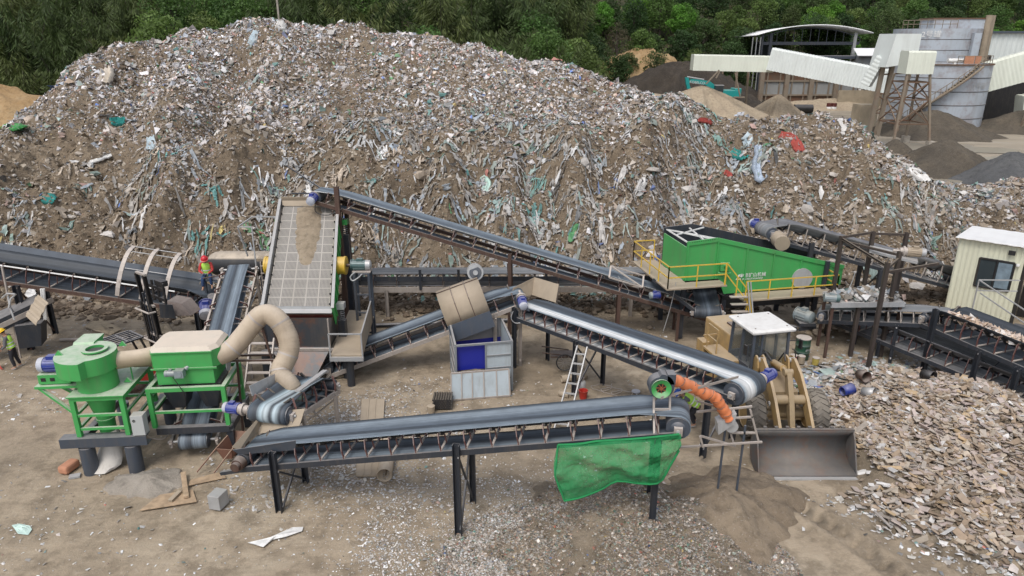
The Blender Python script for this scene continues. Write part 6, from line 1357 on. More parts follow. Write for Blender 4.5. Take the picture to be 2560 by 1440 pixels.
m = MB(); m.bar(b + V3((.02, 0, 0)), b + V3((.02, 0, 3.7)), .12, .12); m.build('corner_post', 'black', cbn)
for q in (V3((25.5, 31, 0)),): pass
m = MB(); p = a + d * 8; m.box(((b.x + p.x) / 2 + .6, (b.y + p.y) / 2 + 1.5, 1.8), (LW + 1.5, .1, 3.5), math.atan2(d.y, d.x)); m.build('inner_wall', 'black', cbn)
stp = thing('step_rail', 'pale steel stair rail at the foot of the cream cabin', 'handrail', (20.9, 29.0, 0))
m = MB()
for q0, q1 in (((20.75, 29.6, 2.4), (22.2, 29.1, 2.55)), ((20.75, 29.6, 2.4), (21.6, 26.2, 1.6)), ((20.75, 29.6, 1.9), (22.2, 29.1, 2.05)), ((20.75, 29.6, 1.0), (20.75, 29.6, 2.4)), ((21.6, 26.2, .2), (21.6, 26.2, 1.6)), ((20.8, 29.4, 1.85), (21.6, 26.2, 1.1))): m.bar(q0, q1, .045, .045)
m.build('rail', 'galv', stp)

# ================================================================== SMALL THINGS IN THE YARD
def lay(name, label, cat, mb, mat, group=None, **k): return tag(mb.build(name, mat, **k), label, cat, group)
# drum and tins
M['dgreen'] = paint('dark_green_drum', (0.008, 0.055, 0.03), .4, 0, .4, (.6, .56, .5), .25, 3)
dr = thing('oil_drum', 'dark green oil drum with a dusty lid standing beside the loader cab', 'drum', (12.03, 26.65, 0))
m = MB(); m.lathe((12.03, 26.65, 0), [(.29, 0), (.29, .28), (.305, .3), (.29, .32), (.29, .58), (.305, .6), (.29, .62), (.29, .88)], 28); m.build('barrel', 'dgreen', dr)
m = MB(); m.lathe((12.03, 26.65, .88), [(.3, 0), (.3, .03), (.27, .035)], 28); m.build('lid', 'lidw' if 'lidw' in M else 'pale', dr)
m = MB()
for z in (.3, .6): m.lathe((12.03, 26.65, z), [(.306, -.012), (.309, 0), (.306, .012)], 28, cap=False)
m.build('hoop', 'motor_green', dr)
text(dr, 'good', (12.15, 26.34, .47), (R(90), 0, R(14)), .13, 'galv', 'lettering', local=False)
for p, lb, mt_, h in (((11.55, 26.25), 'red and blue paint tin left of the green oil drum', 'tin_red', .3), ((11.82, 26.12), 'pale lidded tin in front of the green oil drum', 'beige', .32), ((12.35, 26.0), 'yellow paint tin right of the green oil drum', 'tin_y', .3)):
    M.setdefault('tin_red', paint('tin_red', (.25, .06, .08), .5, .1, .5)); M.setdefault('tin_y', paint('tin_yellow', (.42, .33, .08), .5, .1, .5))
    t_ = thing('paint_tin', lb, 'tin', (p[0], p[1], 0), 0, 'tins around the green drum')
    m = MB(); m.lathe((p[0], p[1], 0), [(.13, 0), (.14, h - .02)], 18); m.build('can', mt_, t_); m = MB(); m.lathe((p[0], p[1], h - .02), [(.145, 0), (.145, .02)], 18); m.build('lid', 'pale', t_)
# buckets tipped on the plastic rubbish
for (x, y, z), ax, mt_, lb in (((13.35, 24.15, .42), (.2, -.9, .15), 'rust', 'brown plastic tub lying open end forward on the rubbish'), ((12.35, 23.2, .3), (.9, .3, .1), 'motor_blue', 'blue plastic bucket on its side behind the loader arm'), ((13.0, 22.9, .35), (.6, -.7, .2), 'galv', 'grey plastic drum on its side among the boards'), ((15.6, 23.8, .6), (.4, -.8, .1), 'black', 'black paint tub lying at the top of the wood pile'), ((15.0, 15.3, .4), (.5, -.8, .2), 'galv', 'grey tub half buried near the front of the wood pile')):
    a_ = V3(ax).normalized(); c = V3((x, y, z)); m = MB(); m.path([c - a_ * .22, c + a_ * .22], [.17, .22], 18, cap=False); o = m.build('bucket', mt_); sf = o.modifiers.new('t', 'SOLIDIFY'); sf.thickness = .015; tag(o, lb, 'bucket')
# ladder
ldr = thing('ladder', 'aluminium step ladder leaning on a leg of the pale striped belt', 'ladder', (1.7, 21.9, 0))
a0, a1 = V3((1.45, 21.0, 0)), V3((2.3, 22.6, 2.35)); off = V3((.42, -.12, 0))
m = MB(); m.bar(a0, a1, .04, .08); m.build('stile', 'galv', ldr); m = MB(); m.bar(a0 + off, a1 + off * .8, .04, .08); m.build('stile', 'galv', ldr)
for k in range(8): t = (k + .5) / 8.3; m = MB(); m.bar(a0.lerp(a1, t), (a0 + off).lerp(a1 + off * .8, t), .09, .03); m.build('rung', 'galv', ldr)
# cart wheel, cylinder, bucket and odds under the striped belt
gc = thing('gas_cylinder', 'small grey gas cylinder standing behind the red bucket', 'gas cylinder', (2.6, 23.6, 0))
m = MB(); m.lathe((2.6, 23.6, 0), [(.15, .02), (.16, .05), (.16, .42), (.1, .5), (.05, .52)], 18); m.build('body', 'galv', gc); m = MB(); m.lathe((2.6, 23.6, .52), [(.1, 0), (.1, .1), (.085, .1), (.085, 0)], 14, cap=False); m.build('collar', 'pale', gc)
rb = thing('red_bucket', 'bright red plastic bucket under the pale striped belt', 'bucket', (2.62, 23.1, 0))
m = MB(); m.lathe((2.62, 23.1, 0), [(.13, 0.02), (.17, .33), (.18, .34), (.16, .34), (.12, .05)], 20); m.build('pail', 'red', rb); m = MB(); pts = [V3((2.62 + .17 * math.cos(t), 23.1, .33 - .1 * math.sin(t))) for t in np.linspace(0, math.pi, 10)]; m.path(pts, .008, 5); m.build('handle', 'galv', rb)
hc = thing('hand_cart', 'two wheeled hand cart with thin spokes parked behind the belt legs', 'cart', (2.0, 25.5, 0))
m = MB(); c = V3((2.1, 25.4, .36)); pts = [c + V3((.33 * math.cos(t), .03 * math.sin(t), .33 * math.sin(t))) for t in np.linspace(0, 2 * math.pi, 30)]; m.path(pts, .025, 6); m.build('wheel', 'black', hc)
m = MB()
for k in range(6): t = math.pi * k / 6; m.bar(c + V3((.32 * math.cos(t), 0, .32 * math.sin(t))), c - V3((.32 * math.cos(t), 0, .32 * math.sin(t))), .012, .012)
m.build('spoke', 'pale', hc)
m = MB(); m.bar((1.2, 25.5, .75), (2.3, 25.5, .6), .04, .04); m.bar((1.2, 26.1, .75), (2.3, 26.1, .6), .04, .04); m.box((2.0, 25.8, .55), (.9, .6, .06)); m.build('frame', 'rust', hc)
for p, q, r, lb in (((1.9, 24.4, .14), (2.9, 24.7, .14), .14, 'thick dusty pipe lying behind the gas cylinder'), ((1.75, 23.3, .12), (2.1, 23.1, .12), .11, 'short dusty pipe lying left of the red bucket'), ((2.95, 22.2, .3), (2.95, 22.2, .0), .13, 'dusty stub pipe standing on end below the red bucket'), ((3.1, 22.9, .13), (3.4, 22.5, .13), .12, 'dusty pipe end lying right of the red bucket')):
    m = MB(); m.path([p, q], r, 16, cap=False); o = lay('pipe', lb, 'pipe', m, 'beige'); sf = o.modifiers.new('t', 'SOLIDIFY'); sf.thickness = .015
bl = MB(); bl.lathe((4.65, 23.6, .02), [(.16, 0), (.16, .03)], 20); lay('tub_lid', 'round pale blue tub lid lying on the mud', 'lid', bl, 'cap')
cbs = MB()
for k in range(3):
    c = V3((3.4 + .35 * k, 23.9 - .25 * k, .03)); cbs.path([c + V3(((.38 + .05 * math.sin(3 * t)) * math.cos(t), .26 * math.sin(t), .02 * math.sin(5 * t))) for t in np.linspace(0, 2 * math.pi, 28)], .014, 5)
lay('cable_coil', 'loose coils of grey cable on the mud by the belt legs', 'cable', cbs, 'pale')
# long panels and pipe lying under the foreground belt
m = MB(); q4 = [atz(905, 1000, .03), atz(962, 1000, .03), atz(950, 1192, .03), atz(890, 1192, .03)]
m.plate(q4[3], q4[2], q4[1], q4[0], .05); o = lay('panel_sheet', 'long dusty ribbed panel lying on the ground under the foreground belt', 'panel', m, 'beige')
m = MB()
for t in (.3, .6): m.bar(q4[0].lerp(q4[1], t) + V3((0, 0, .06)), q4[3].lerp(q4[2], t) + V3((0, 0, .06)), .05, .03)
m.build('rib', 'beige', o)
m = MB(); p0, p1 = atz(962, 1205, 0), atz(975, 1120, 0); m.path([p0 + V3((0, 0, .23)), p1 + V3((0, 0, .23)), p1 + (p1 - p0) * .5 + V3((0, 0, .23))], .23, 24, cap=False); o = lay('duct_pipe', 'wide pale pipe lying on the ground under the foreground belt', 'pipe', m, 'hose'); sf = o.modifiers.new('t', 'SOLIDIFY'); sf.thickness = .02
m = MB(); m.lathe(atz(1078, 1030, 0), [(.13, 0), (.14, .25), (.12, .26)], 18); lay('stub_pipe', 'short dusty stub standing beside the stacked tubes', 'pipe', m, 'beige')
rp_ = thing('roller_stack', 'small stack of dark conveyor tubes behind the foreground belt', 'tube stack', atz(1100, 1020, 0))
bpos = atz(1080, 1025, 0)
m = MB()
for j in range(5):
    for i in range(8 - (j % 2)): c = bpos + V3((.05 + i * .088 + (j % 2) * .044, .35, .045 + j * .076)); m.tube(c + V3((0, -.3, 0)), c + V3((0, .3, 0)), .042, n=10)
m.build('tube_bundle', 'roller', rp_)
# grey box, boards, cart at the tail of the foreground belt
m = MB(); c = atz(545, 1270, .0); m.box(c + V3((0, .1, .23)), (.36, .42, .44), R(-14)); o = lay('metal_box', 'grey metal box standing alone on the mud at the front', 'box', m, 'galv', bevel=.01)
m = MB(); m.plate(atz(348, 1278, .02), atz(492, 1255, .02), atz(482, 1225, .02), atz(400, 1238, .02), .02); lay('board_sheet', 'brown board lying flat under two small planks', 'board', m, 'wood')
m = MB(); m.bar(atz(466, 1243, .1), atz(458, 1182, .1), .14, .07); lay('plank', 'longer plank lying on the flat brown board', 'plank', m, 'wood', 'planks on the flat board')
m = MB(); m.bar(atz(425, 1252, .09), atz(450, 1228, .09), .13, .06); lay('plank', 'short plank lying beside the longer one on the flat brown board', 'plank', m, 'beige', 'planks on the flat board')
m = MB(); m.plate(atz(470, 1215, .03), atz(565, 1195, .03), atz(555, 1180, .03), atz(478, 1200, .03), .02); lay('board_sheet', 'narrow brown board lying below the rusty tip cart', 'board', m, 'wood')
tc_ = thing('tip_cart', 'small rusty tip cart with two handles beside the tail of the foreground belt', 'cart', atz(560, 1160, 0))
c = atz(565, 1165, 0); m = MB(); t4 = [c + V3(v) for v in ((-.28, .1, .55), (.2, .12, .5), (.42, .85, .72), (-.02, .85, .76))]; b4 = [c + V3(v) for v in ((-.15, .2, .12), (.12, .22, .12), (.25, .6, .2), (.0, .6, .2))]
m.ring([b4, t4], smooth=False, cap1=False); o = m.build('tub', 'rusty_cart' if 'rusty_cart' in M else 'rust', tc_); sf = o.modifiers.new('t', 'SOLIDIFY'); sf.thickness = .02
M['rusty_cart'] = paint('rusty_cart', (.2, .095, .065), .8, 0, .5); o.data.materials[0] = M['rusty_cart']
m = MB(); m.bar(t4[0], t4[0] + V3((-.45, -.5, -.5)), .035, .035); m.bar(t4[1], t4[1] + V3((-.4, -.55, -.46)), .035, .035); m.bar(t4[0], t4[3], .035, .035); m.bar(t4[1], t4[2], .035, .035); m.build('handle', 'rusty_cart', tc_)
m = MB(); m.lathe(c + V3((.4, .75, .22)), [(.2, -.03), (.22, 0), (.2, .03)], 20, 'x'); m.build('wheel', 'rust', tc_)
M['brick'] = plain('orange_sack', (.42, .2, .12), .8, 0, .15)
m = MB(); c = atz(165, 1185, 0); m.box(c + V3((0, .2, .14)), (.34, .55, .26), R(-12)); lay('orange_sack', 'orange sack slumped against the left round foot', 'sack', m, 'brick', bevel=.07)
m = MB(); m.box(atz(187, 1190, .03), (.3, .2, .06), R(20)); lay('flat_stone', 'flat grey slab in front of the left round foot', 'slab', m, 'galv')
def film(name, label, pts, mat, h=.06, cat='plastic sheet'):
    """a crumpled sheet of film lying on the ground inside an outline"""
    P_ = [atz(x, y, 0) for x, y in pts]; c = sum(P_, V3()) / len(P_); m = MB(); rings = [[c + V3((0, 0, h * 1.2))] * len(P_)]
    for k in (.3, .6, .85, 1.0): rings.append([c.lerp(p, k * random.uniform(.9, 1.06)) + V3((0, 0, random.uniform(.02, h * (1.5 - k)))) for p in P_])
    m.ring(rings, cap0=False, cap1=False, smooth=False); return lay(name, label, cat, m, mat)
M['film_g'] = plain('pale_green_film', (.48, .62, .56), .4, 0, .15); M['film_w'] = plain('white_film', (.66, .65, .63), .45, 0, .2, 6)
film('film_sheet', 'pale green film lying alone at the left front corner', [(30, 1315), (48, 1310), (75, 1316), (80, 1325), (70, 1338), (45, 1337), (36, 1325)], 'film_g')
film('film_sheet', 'long white plastic film on the mud left of the white shreds', [(622, 1358), (660, 1352), (690, 1338), (735, 1318), (765, 1316), (760, 1328), (720, 1342), (680, 1352), (655, 1372), (632, 1366)], 'film_w')
film('film_sheet', 'white film caught on the right belt stringer near the gantry post', [(2205, 790), (2225, 783), (2240, 800), (2225, 802)], 'film_w') if False else None
# left edge machinery under the hooped belt
lm = thing('feed_machine', 'dark feeder machine with a dusty corrugated cover at the left edge', 'machine', (-21, 26.8, 0))
m = MB(); m.bar((-22.6, 25.6, .9), (-19.7, 27.6, 2.1), 1.1, .5); m.build('trough', 'steel', lm)
for s in (-.6, .6):
    m = MB(); m.channel(V3((-22.6, 25.6 + s, .75)), V3((-19.6, 27.6 + s, 2.0)), .1, .2); m.build('stringer', 'pale', lm)
m = MB(); m.prism([V3((-20.2, 26.4, .5)), V3((-19.5, 26.7, .5)), V3((-19.3, 26.7, 1.5)), V3((-20.2, 26.4, 1.5))], V3((-.2, .7, 0))); m.build('body', 'steel', lm)
m = MB(); c0, c1, c2_, c3_ = aty(64, 790, 26.3), aty(90, 814, 25.9), aty(121, 757, 26.6), aty(95, 736, 27.0); k = 12; vs = []
for i in range(k + 1):
    t = i / k; h = .05 if (i % 4) in (1, 2) else 0; vs += [c0.lerp(c3_, t) + V3((0, 0, h)), c1.lerp(c2_, t) + V3((0, 0, h))]
m.add(vs, [(2 * i, 2 * i + 1, 2 * i + 3, 2 * i + 2) for i in range(k)]); o = m.build('cover_sheet', 'beige', lm); sf = o.modifiers.new('t', 'SOLIDIFY'); sf.thickness = .02
for q in (((20, 740), (36, 800)), ((40, 735), (22, 770)), ((5, 745), (38, 735))):
    m = MB(); m.path([aty(q[0][0], q[0][1], 26.4), aty((q[0][0] + q[1][0]) / 2 - 4, (q[0][1] + q[1][1]) / 2 - 6, 26.3), aty(q[1][0], q[1][1], 26.2)], .035, 8); m.build('grab_rail', 'galv', lm)
m = MB(); m.path([aty(103, 722, 27.2), aty(112, 800, 27.2)], .05, 8); m.path([aty(109, 722, 27.2), aty(116, 798, 27.2)], .05, 8); m.build('white_pipe', 'white', lm)
m = MB(); b = atz(52, 895, 0); m.bar(b, b + V3((-.05, .3, 3.9)), .06, .06); lay('prop_pole', 'thin pale pole propping the hooped belt beside the yellow helmet worker', 'pole', m, 'pale')
m = MB(); p = atz(78, 870, 0); m.bar(aty(22, 760, 26.5), p, .05, .05); lay('prop_bar', 'dark slanting bar between the legs of the hooped belt', 'bar', m, 'steel')
M['cardb'] = plain('cardboard', (.36, .29, .2), .9, 0, .2)
for pts, lb in (([(210, 818), (245, 795), (305, 825), (275, 840), (240, 830)], 'crumpled brown cardboard sheet on the soil left of the mast'), ([(378, 818), (420, 812), (435, 835), (390, 838)], 'pinkish board scrap on the soil right of the mast')): film('card_sheet', lb, pts, 'cardb', .12, 'cardboard')
m = MB(); m.tube(atz(150, 850, .06), atz(400, 842, .06), .07, n=10); lay('ground_pipe', 'long pale pipe lying on the path at the foot of the heap', 'pipe', m, 'pale')
m = MB(); m.tube(atz(900, 815, .1), atz(1330, 798, .1), .09, n=10); lay('ground_pipe', 'long dark pipe lying along the toe of the heap behind the container', 'pipe', m, 'steel')
# rags on the heap that stand out
def rag(label, pix, Y, mat, w, cat='cloth', name='rag'):
    """a length of cloth draped over the heap along the given picture points"""
    pts = []
    for x, y in pix:
        r = _ray(x, y); t = 30.0
        for _ in range(400):
            p = V3((0, 0, CAM_H)) + r * t
            if p.z <= float(hz(p.x, p.y)) + .12: break
            t += .12
        pts.append(V3((0, 0, CAM_H)) + r * (t - .15))
    pts = smooth_pts(pts, 4); m = MB(); n = 7; rings = []
    for i, p in enumerate(pts):
        d = (pts[min(i + 1, len(pts) - 1)] - pts[max(i - 1, 0)]).normalized(); lat = d.cross(V3((0, -.7, .7))).normalized(); u = d.cross(lat) * -1; t = i / (len(pts) - 1); ww = w * (.6 + .6 * math.sin(math.pi * (.15 + .7 * t))) * random.uniform(.85, 1.1)
        rings.append([p + lat * ww * (k / (n - 1) - .5) + u * (-.12 * ww + (.18 if k % 2 else -.05) * ww * random.uniform(.6, 1.2)) for k in range(n)])
    m.ring(rings, closed=False, smooth=True); o = lay(name, label, cat, m, mat); sf = o.modifiers.new('t', 'SOLIDIFY'); sf.thickness = .03; return o
M['cl_red'] = plain('red_cloth', (.36, .075, .06), .85, 0, .25, 5); M['cl_blue'] = plain('blue_grey_cloth', (.36, .42, .5), .85, 0, .3, 8); M['cl_lblue'] = plain('light_blue_bag', (.5, .58, .62), .6, 0, .2, 5); M['cl_teal'] = plain('teal_net', (.03, .24, .22), .8, 0, .35, 6); M['cl_white'] = plain('white_bag', (.68, .67, .65), .6, 0, .15, 5); M['cl_tan'] = plain('tan_cloth', (.56, .5, .42), .85, 0, .15, 5)
rag('large red cloth lying across the second rubbish ridge', [(1950, 335), (1978, 342), (1992, 358), (2003, 376)], 0, 'cl_red', .75)
rag('striped blue and white cloth hanging down the second rubbish ridge', [(1902, 362), (1905, 385), (1900, 410), (1905, 438), (1912, 448)], 0, 'cl_blue', .8)
rag('pale blue bags bundled on top of the second rubbish ridge', [(1868, 330), (1880, 340), (1875, 358), (1862, 365)], 0, 'cl_lblue', 1.0, 'bag', 'bag')
rag('crumpled blue tarp strip left of the striped cloth', [(1830, 375), (1845, 385), (1865, 392)], 0, 'cl_teal', .7)
rag('white sacks lying at the right tail of the second rubbish ridge', [(2272, 418), (2290, 428), (2308, 442), (2318, 450)], 0, 'cl_white', .7, 'sack', 'sack')
rag('red scrap of cloth near the left end of the second ridge crest', [(1745, 298), (1765, 300), (1780, 304)], 0, 'cl_red', .4)
rag('tan cloth standing out high on the left shoulder of the heap', [(262, 168), (264, 185), (258, 205)], 0, 'cl_tan', .85)
rag('white sack lying on the very top of the heap', [(690, 58), (705, 60), (716, 66)], 0, 'cl_white', .8, 'sack', 'sack')
rag('bright green net bundle at the left end of the heap', [(0, 314), (30, 314), (62, 318)], 0, 'green', .6, 'net')
rag('teal net bundle lying left on the lower heap', [(100, 488), (118, 494), (135, 500)], 0, 'cl_teal', .6, 'net')
rag('dark teal bag on the left shoulder of the heap', [(276, 300), (292, 302), (310, 300)], 0, 'cl_teal', .7, 'bag', 'bag')
rag('long white strip curling on the left middle of the heap', [(222, 405), (245, 398), (265, 392), (278, 386)], 0, 'cl_white', .3)
rag('light blue film folded near the top of the heap', [(640, 75), (632, 95), (622, 110)], 0, 'cl_lblue', .6)
rag('large grey bag on the middle left slope of the heap', [(375, 340), (378, 358), (372, 372)], 0, 'cl_lblue', .6, 'bag', 'bag')
rag('pale green film flap right of the belt head', [(1205, 440), (1218, 455), (1212, 475)], 0, 'film_g', .45)
rag('white cloth hanging above the upper belt motor', [(765, 462), (768, 480), (775, 495)], 0, 'cl_white', .5)
rag('pink cloth bundle low on the second ridge', [(1812, 428), (1822, 434), (1826, 440)], 0, 'cl_pink' if 'cl_pink' in M else 'cl_red', .4)

# ================================================================== PEOPLE
M['skin'] = plain('skin', (.36, .2, .13), .6, 0, .1); M['vest'] = plain('lime_vest', (.42, .72, .10), .7, 0, .15, 8); M['silver'] = plain('reflective_band', (.7, .72, .72), .4, 0, .05); M['jeans'] = plain('blue_trousers', (.025, .055, .14), .9, 0, .2); M['dark_cl'] = plain('dark_trousers', (.02, .02, .025), .9, 0, .2); M['redsh'] = plain('red_shirt', (.4, .04, .035), .85, 0, .15); M['greysh'] = plain('grey_shirt', (.12, .12, .13), .9, 0, .15); M['shoe'] = plain('shoe', (.3, .28, .26), .8); M['glove'] = plain('glove', (.04, .05, .09), .85); M['hair'] = plain('hair', (.012, .01, .009), .7)
M['hel_red'] = plain('red_helmet', (.5, .02, .03), .35, 0, .05); M['hel_yel'] = plain('yellow_helmet', (.75, .46, .01), .35, 0, .05); M['hel_blue'] = plain('blue_helmet', (.03, .12, .5), .35, 0, .05)
def skin_chain(name, chains, mat, parent, root_i=0):
    """connected tapered limbs grown into one surface: chains of (point, radius), later chains start on an existing point"""
    vs, es, rad = [], [], []
    def idx(p):
        for i, v in enumerate(vs):
            if (V3(v) - V3(p)).length < 1e-4: return i
        vs.append(tuple(p)); rad.append(0); return len(vs) - 1
    for ch in chains:
        prev = None
        for p, r in ch:
            i = idx(p); rad[i] = rad[i] or r
            if prev is not None and prev != i: es.append((prev, i))
            prev = i
    me = bpy.data.meshes.new(name); me.from_pydata(vs, es, []); me.update(); o = bpy.data.objects.new(name, me); col.objects.link(o); o.parent = parent
    me.skin_vertices.new() if hasattr(me.skin_vertices, 'new') and not me.skin_vertices else None
    sk = o.modifiers.new('skin', 'SKIN'); sv = me.skin_vertices[0].data if me.skin_vertices else None
    if sv:
        for i, r in enumerate(rad):
            rr = r if hasattr(r, '__len__') else (r, r); sv[i].radius = rr; sv[i].use_root = (i == root_i)
    ss = o.modifiers.new('sub', 'SUBSURF'); ss.levels = ss.render_levels = 2; me.materials.append(M[mat]); return o
def person(label, loc, rz, J, helmet, shirt, legs_m, vest=True, name='person', hand_mat='skin', sleeves='long', lean_head=(0, 0)):
    """J: joint positions in local axes, facing -Y; L/R shoulder, elbow, wrist, hip, knee, ankle, toe, pelvis, chest, neck, head"""
    root = thing(name, label, 'person', loc, rz); j = {k: V3(v) for k, v in J.items()}
    # body: pelvis, spine, neck, head, arms with hands, legs: one surface
    ch = [[(j['pelvis'], (.12, .10)), (j['pelvis'].lerp(j['chest'], .5), (.11, .09)), (j['chest'], (.13, .10)), (j['neck'], .055), (j['head'] - (j['head'] - j['neck']).normalized() * .04, .075), (j['head'] + (j['head'] - j['neck']).normalized() * .06, .085)]]
    for s in 'LR':
        ch.append([(j['chest'], .12), (j[s + 'sh'], .06), (j[s + 'el'], .042), (j[s + 'wr'], .03)])
        ch.append([(j['pelvis'], .12), (j[s + 'hip'], .085), (j[s + 'kn'], .058), (j[s + 'an'], .042), (j[s + 'toe'], .035)])
    b = skin_chain('body', ch, 'skin', root)
    for s in 'LR':
        w_, e_ = j[s + 'wr'], j[s + 'el']; d = (w_ - e_).normalized(); x = d.cross(V3((0, 0, 1)) if abs(d.z) < .9 else V3((1, 0, 0))).normalized(); y = x.cross(d); p = w_ + d * .085
        hc_ = [[(w_, .028), (p, (.042, .02))]]
        for k in range(4):
            a_ = p + x * (.03 - .02 * k); l = (.055, .065, .06, .045)[k]; hc_.append([(p, .04), (a_ + d * .02, .010), (a_ + d * (.02 + l * .6) + y * .012, .009), (a_ + d * (.02 + l) + y * .04, .007)])
        hc_.append([(w_, .028), (w_ + d * .03 + x * .04 + y * .01, .012), (w_ + d * .075 + x * .055 + y * .03, .009)])
        skin_chain('hand', hc_, hand_mat, root)
    hd = j['head']; fw = V3((lean_head[0], -1, lean_head[1])).normalized(); upv = (hd - j['neck']).normalized(); fw = (fw - upv * fw.dot(upv)).normalized(); sdv = fw.cross(upv)
    m = MB(); nz = hd + fw * .085
    m.prism([nz + upv * .02, nz + sdv * .015 - upv * .02, nz + fw * .025 - upv * .018], sdv * -.001) if False else m.lathe(nz - upv * .01, [(.018, -.02), (.012, .02)], 8); m.build('nose', 'skin', b, local=True)
    m = MB()
    for s in (-1, 1): m.box(hd + fw * .082 + sdv * s * .032 + upv * .015, (.018, .012, .01))
    m.box(hd + fw * .08 - upv * .05, (.04, .012, .008)); m.build('eyes_and_mouth', 'hair', b, local=True)
    m = MB()
    for s in (-1, 1): m.box(hd + sdv * s * .082, (.018, .035, .05))
    m.build('ear', 'skin', b, local=True)
    m = MB(); rings = []
    for r, h in ((.09, -.03), (.095, .02)): rings.append([hd + upv * h + (-fw * math.cos(t) * r * 1.05 + sdv * math.sin(t) * r) for t in np.linspace(-1.7, 1.7, 12)])
    m.ring(rings, closed=False); m.build('hair', 'hair', b, local=True)
    # clothes
    sc_ = [[(j['pelvis'], (.145, .125)), (j['pelvis'].lerp(j['chest'], .5), (.135, .115)), (j['chest'], (.155, .125)), (j['neck'] - (j['neck'] - j['chest']) * .25, .075)]]
    for s in 'LR': sc_.append([(j['chest'], .14), (j[s + 'sh'], .078), (j[s + 'el'], .056), (j[s + 'wr'].lerp(j[s + 'el'], .12), .043)])
    skin_chain('shirt', sc_, shirt, root)
    tr_ = [[(j['pelvis'] + V3((0, 0, .03)), (.15, .13)), (j['pelvis'], (.15, .13))]]
    for s in 'LR': tr_.append([(j['pelvis'], .15), (j[s + 'hip'], .105), (j[s + 'kn'], .078), (j[s + 'an'].lerp(j[s + 'kn'], .1), .062)])
    skin_chain('trousers', tr_, legs_m, root)
    for s in 'LR':
        a_, t_ = j[s + 'an'], j[s + 'toe']; d = (t_ - a_); skin_chain('shoe', [[(a_ - V3((0, 0, .03)) - d * .25, .045), (a_.lerp(t_, .5) - V3((0, 0, .035)), .048), (t_ - V3((0, 0, .015)), .04)]], 'shoe', root)
    if vest:
        u = (j['chest'] - j['pelvis']).normalized(); sh = (j['Lsh'] - j['Rsh']).normalized(); f = sh.cross(u).normalized(); rings = []; bands = MB()
        for t, rx, ry in ((-.02, .185, .15), (.35, .175, .145), (.75, .195, .155), (1.1, .19, .145), (1.3, .13, .1)):
            c = j['pelvis'] + (j['chest'] - j['pelvis']) * t; rings.append([c + sh * math.cos(a_) * rx + f * math.sin(a_) * ry for a_ in np.linspace(0, 2 * math.pi, 20, endpoint=False)])
        m = MB(); m.ring(rings, cap0=False, cap1=False); v_ = m.build('vest', 'vest', root, local=True)
        m = MB()
        for t, rx, ry in ((.2, .184, .152), (.55, .190, .156)):
            c = j['pelvis'] + (j['chest'] - j['pelvis']) * t; m.ring([[c + u * h + sh * math.cos(a_) * rx + f * math.sin(a_) * ry for a_ in np.linspace(0, 2 * math.pi, 20, endpoint=False)] for h in (-.022, .022)], cap0=False, cap1=False)
        m.build('reflective_band', 'silver', v_, local=True)
    m = MB(); rings = []
    for r, h in ((.15, .035), (.125, .045), (.122, .09), (.10, .135), (.06, .165), (.01, .175)): rings.append([hd + upv * h + (fw * math.cos(t) * r * (1.16 if r < .14 else 1.22) + sdv * math.sin(t) * r) for t in np.linspace(0, 2 * math.pi, 22, endpoint=False)])
    m.ring(rings); m.build('helmet', helmet, root, local=True); return root
seated = dict(pelvis=(0, 0, 0), chest=(0, -.08, .42), neck=(0, -.13, .57), head=(0, -.2, .70), Lsh=(.2, -.08, .46), Rsh=(-.2, -.08, .46), Lel=(.26, -.2, .2), Rel=(-.26, -.22, .2), Lwr=(.08, -.42, .12), Rwr=(-.06, -.42, .14), Lhip=(.1, -.02, -.02), Rhip=(-.1, -.02, -.02), Lkn=(.16, -.44, .02), Rkn=(-.14, -.38, -.06), Lan=(.2, -.42, -.42), Ran=(-.18, -.36, -.5), Ltoe=(.21, -.58, -.47), Rtoe=(-.19, -.52, -.55))
sp_loc = aty(516, 690, 28.3)
person('seated worker in a red helmet and lime vest on the belt motor frame', tuple(sp_loc + V3((0, .15, .05))), R(12), seated, 'hel_red', 'redsh', 'jeans', hand_mat='glove', lean_head=(.1, -.6))
m = MB(); q = sp_loc + V3((.25, .1, -.12)); m.box(q, (1.0, .6, .06)); m.bar(q + V3((-.4, 0, 0)), q + V3((-.4, 0, -2.7)), .1, .1); m.bar(q + V3((.4, .1, 0)), q + V3((.4, .1, -2.7)), .1, .1); o = lay('drive_deck', 'small blue grey steel deck on which the red helmet worker sits', 'platform', m, 'steel_blue')
shv = thing('shovel', 'long shovel lying across the top of the short blue belt', 'shovel', aty(560, 690, 27.8))
m = MB(); p, q = aty(506, 696, 27.6), aty(594, 680, 27.9); m.bar(p, q, .035, .035); m.build('handle', 'rust', shv); m = MB(); m.ring([[q + V3((x * .3, 0, z * .13)) for x, z in ((0, .6), (.5, 1), (1, .4), (1, -.4), (.5, -1), (0, -.6))], [q + V3((x * .3, .03, z * .13)) for x, z in ((0, .6), (.5, 1), (1, .4), (1, -.4), (.5, -1), (0, -.6))]], smooth=False); m.build('blade', 'pale', shv)
stand = dict(pelvis=(0, 0, .92), chest=(0, -.08, 1.30), neck=(0, -.12, 1.45), head=(0, -.19, 1.58), Lsh=(.2, -.08, 1.36), Rsh=(-.2, -.08, 1.36), Lel=(.25, -.1, 1.08), Rel=(-.25, -.14, 1.08), Lwr=(.2, -.3, .9), Rwr=(-.1, -.36, .95), Lhip=(.1, 0, .88), Rhip=(-.1, 0, .88), Lkn=(.12, -.05, .48), Rkn=(-.12, .02, .48), Lan=(.13, .02, .08), Ran=(-.13, .12, .08), Ltoe=(.15, -.14, .04), Rtoe=(-.15, -.04, .04))
pl = atz(42, 920, 0)
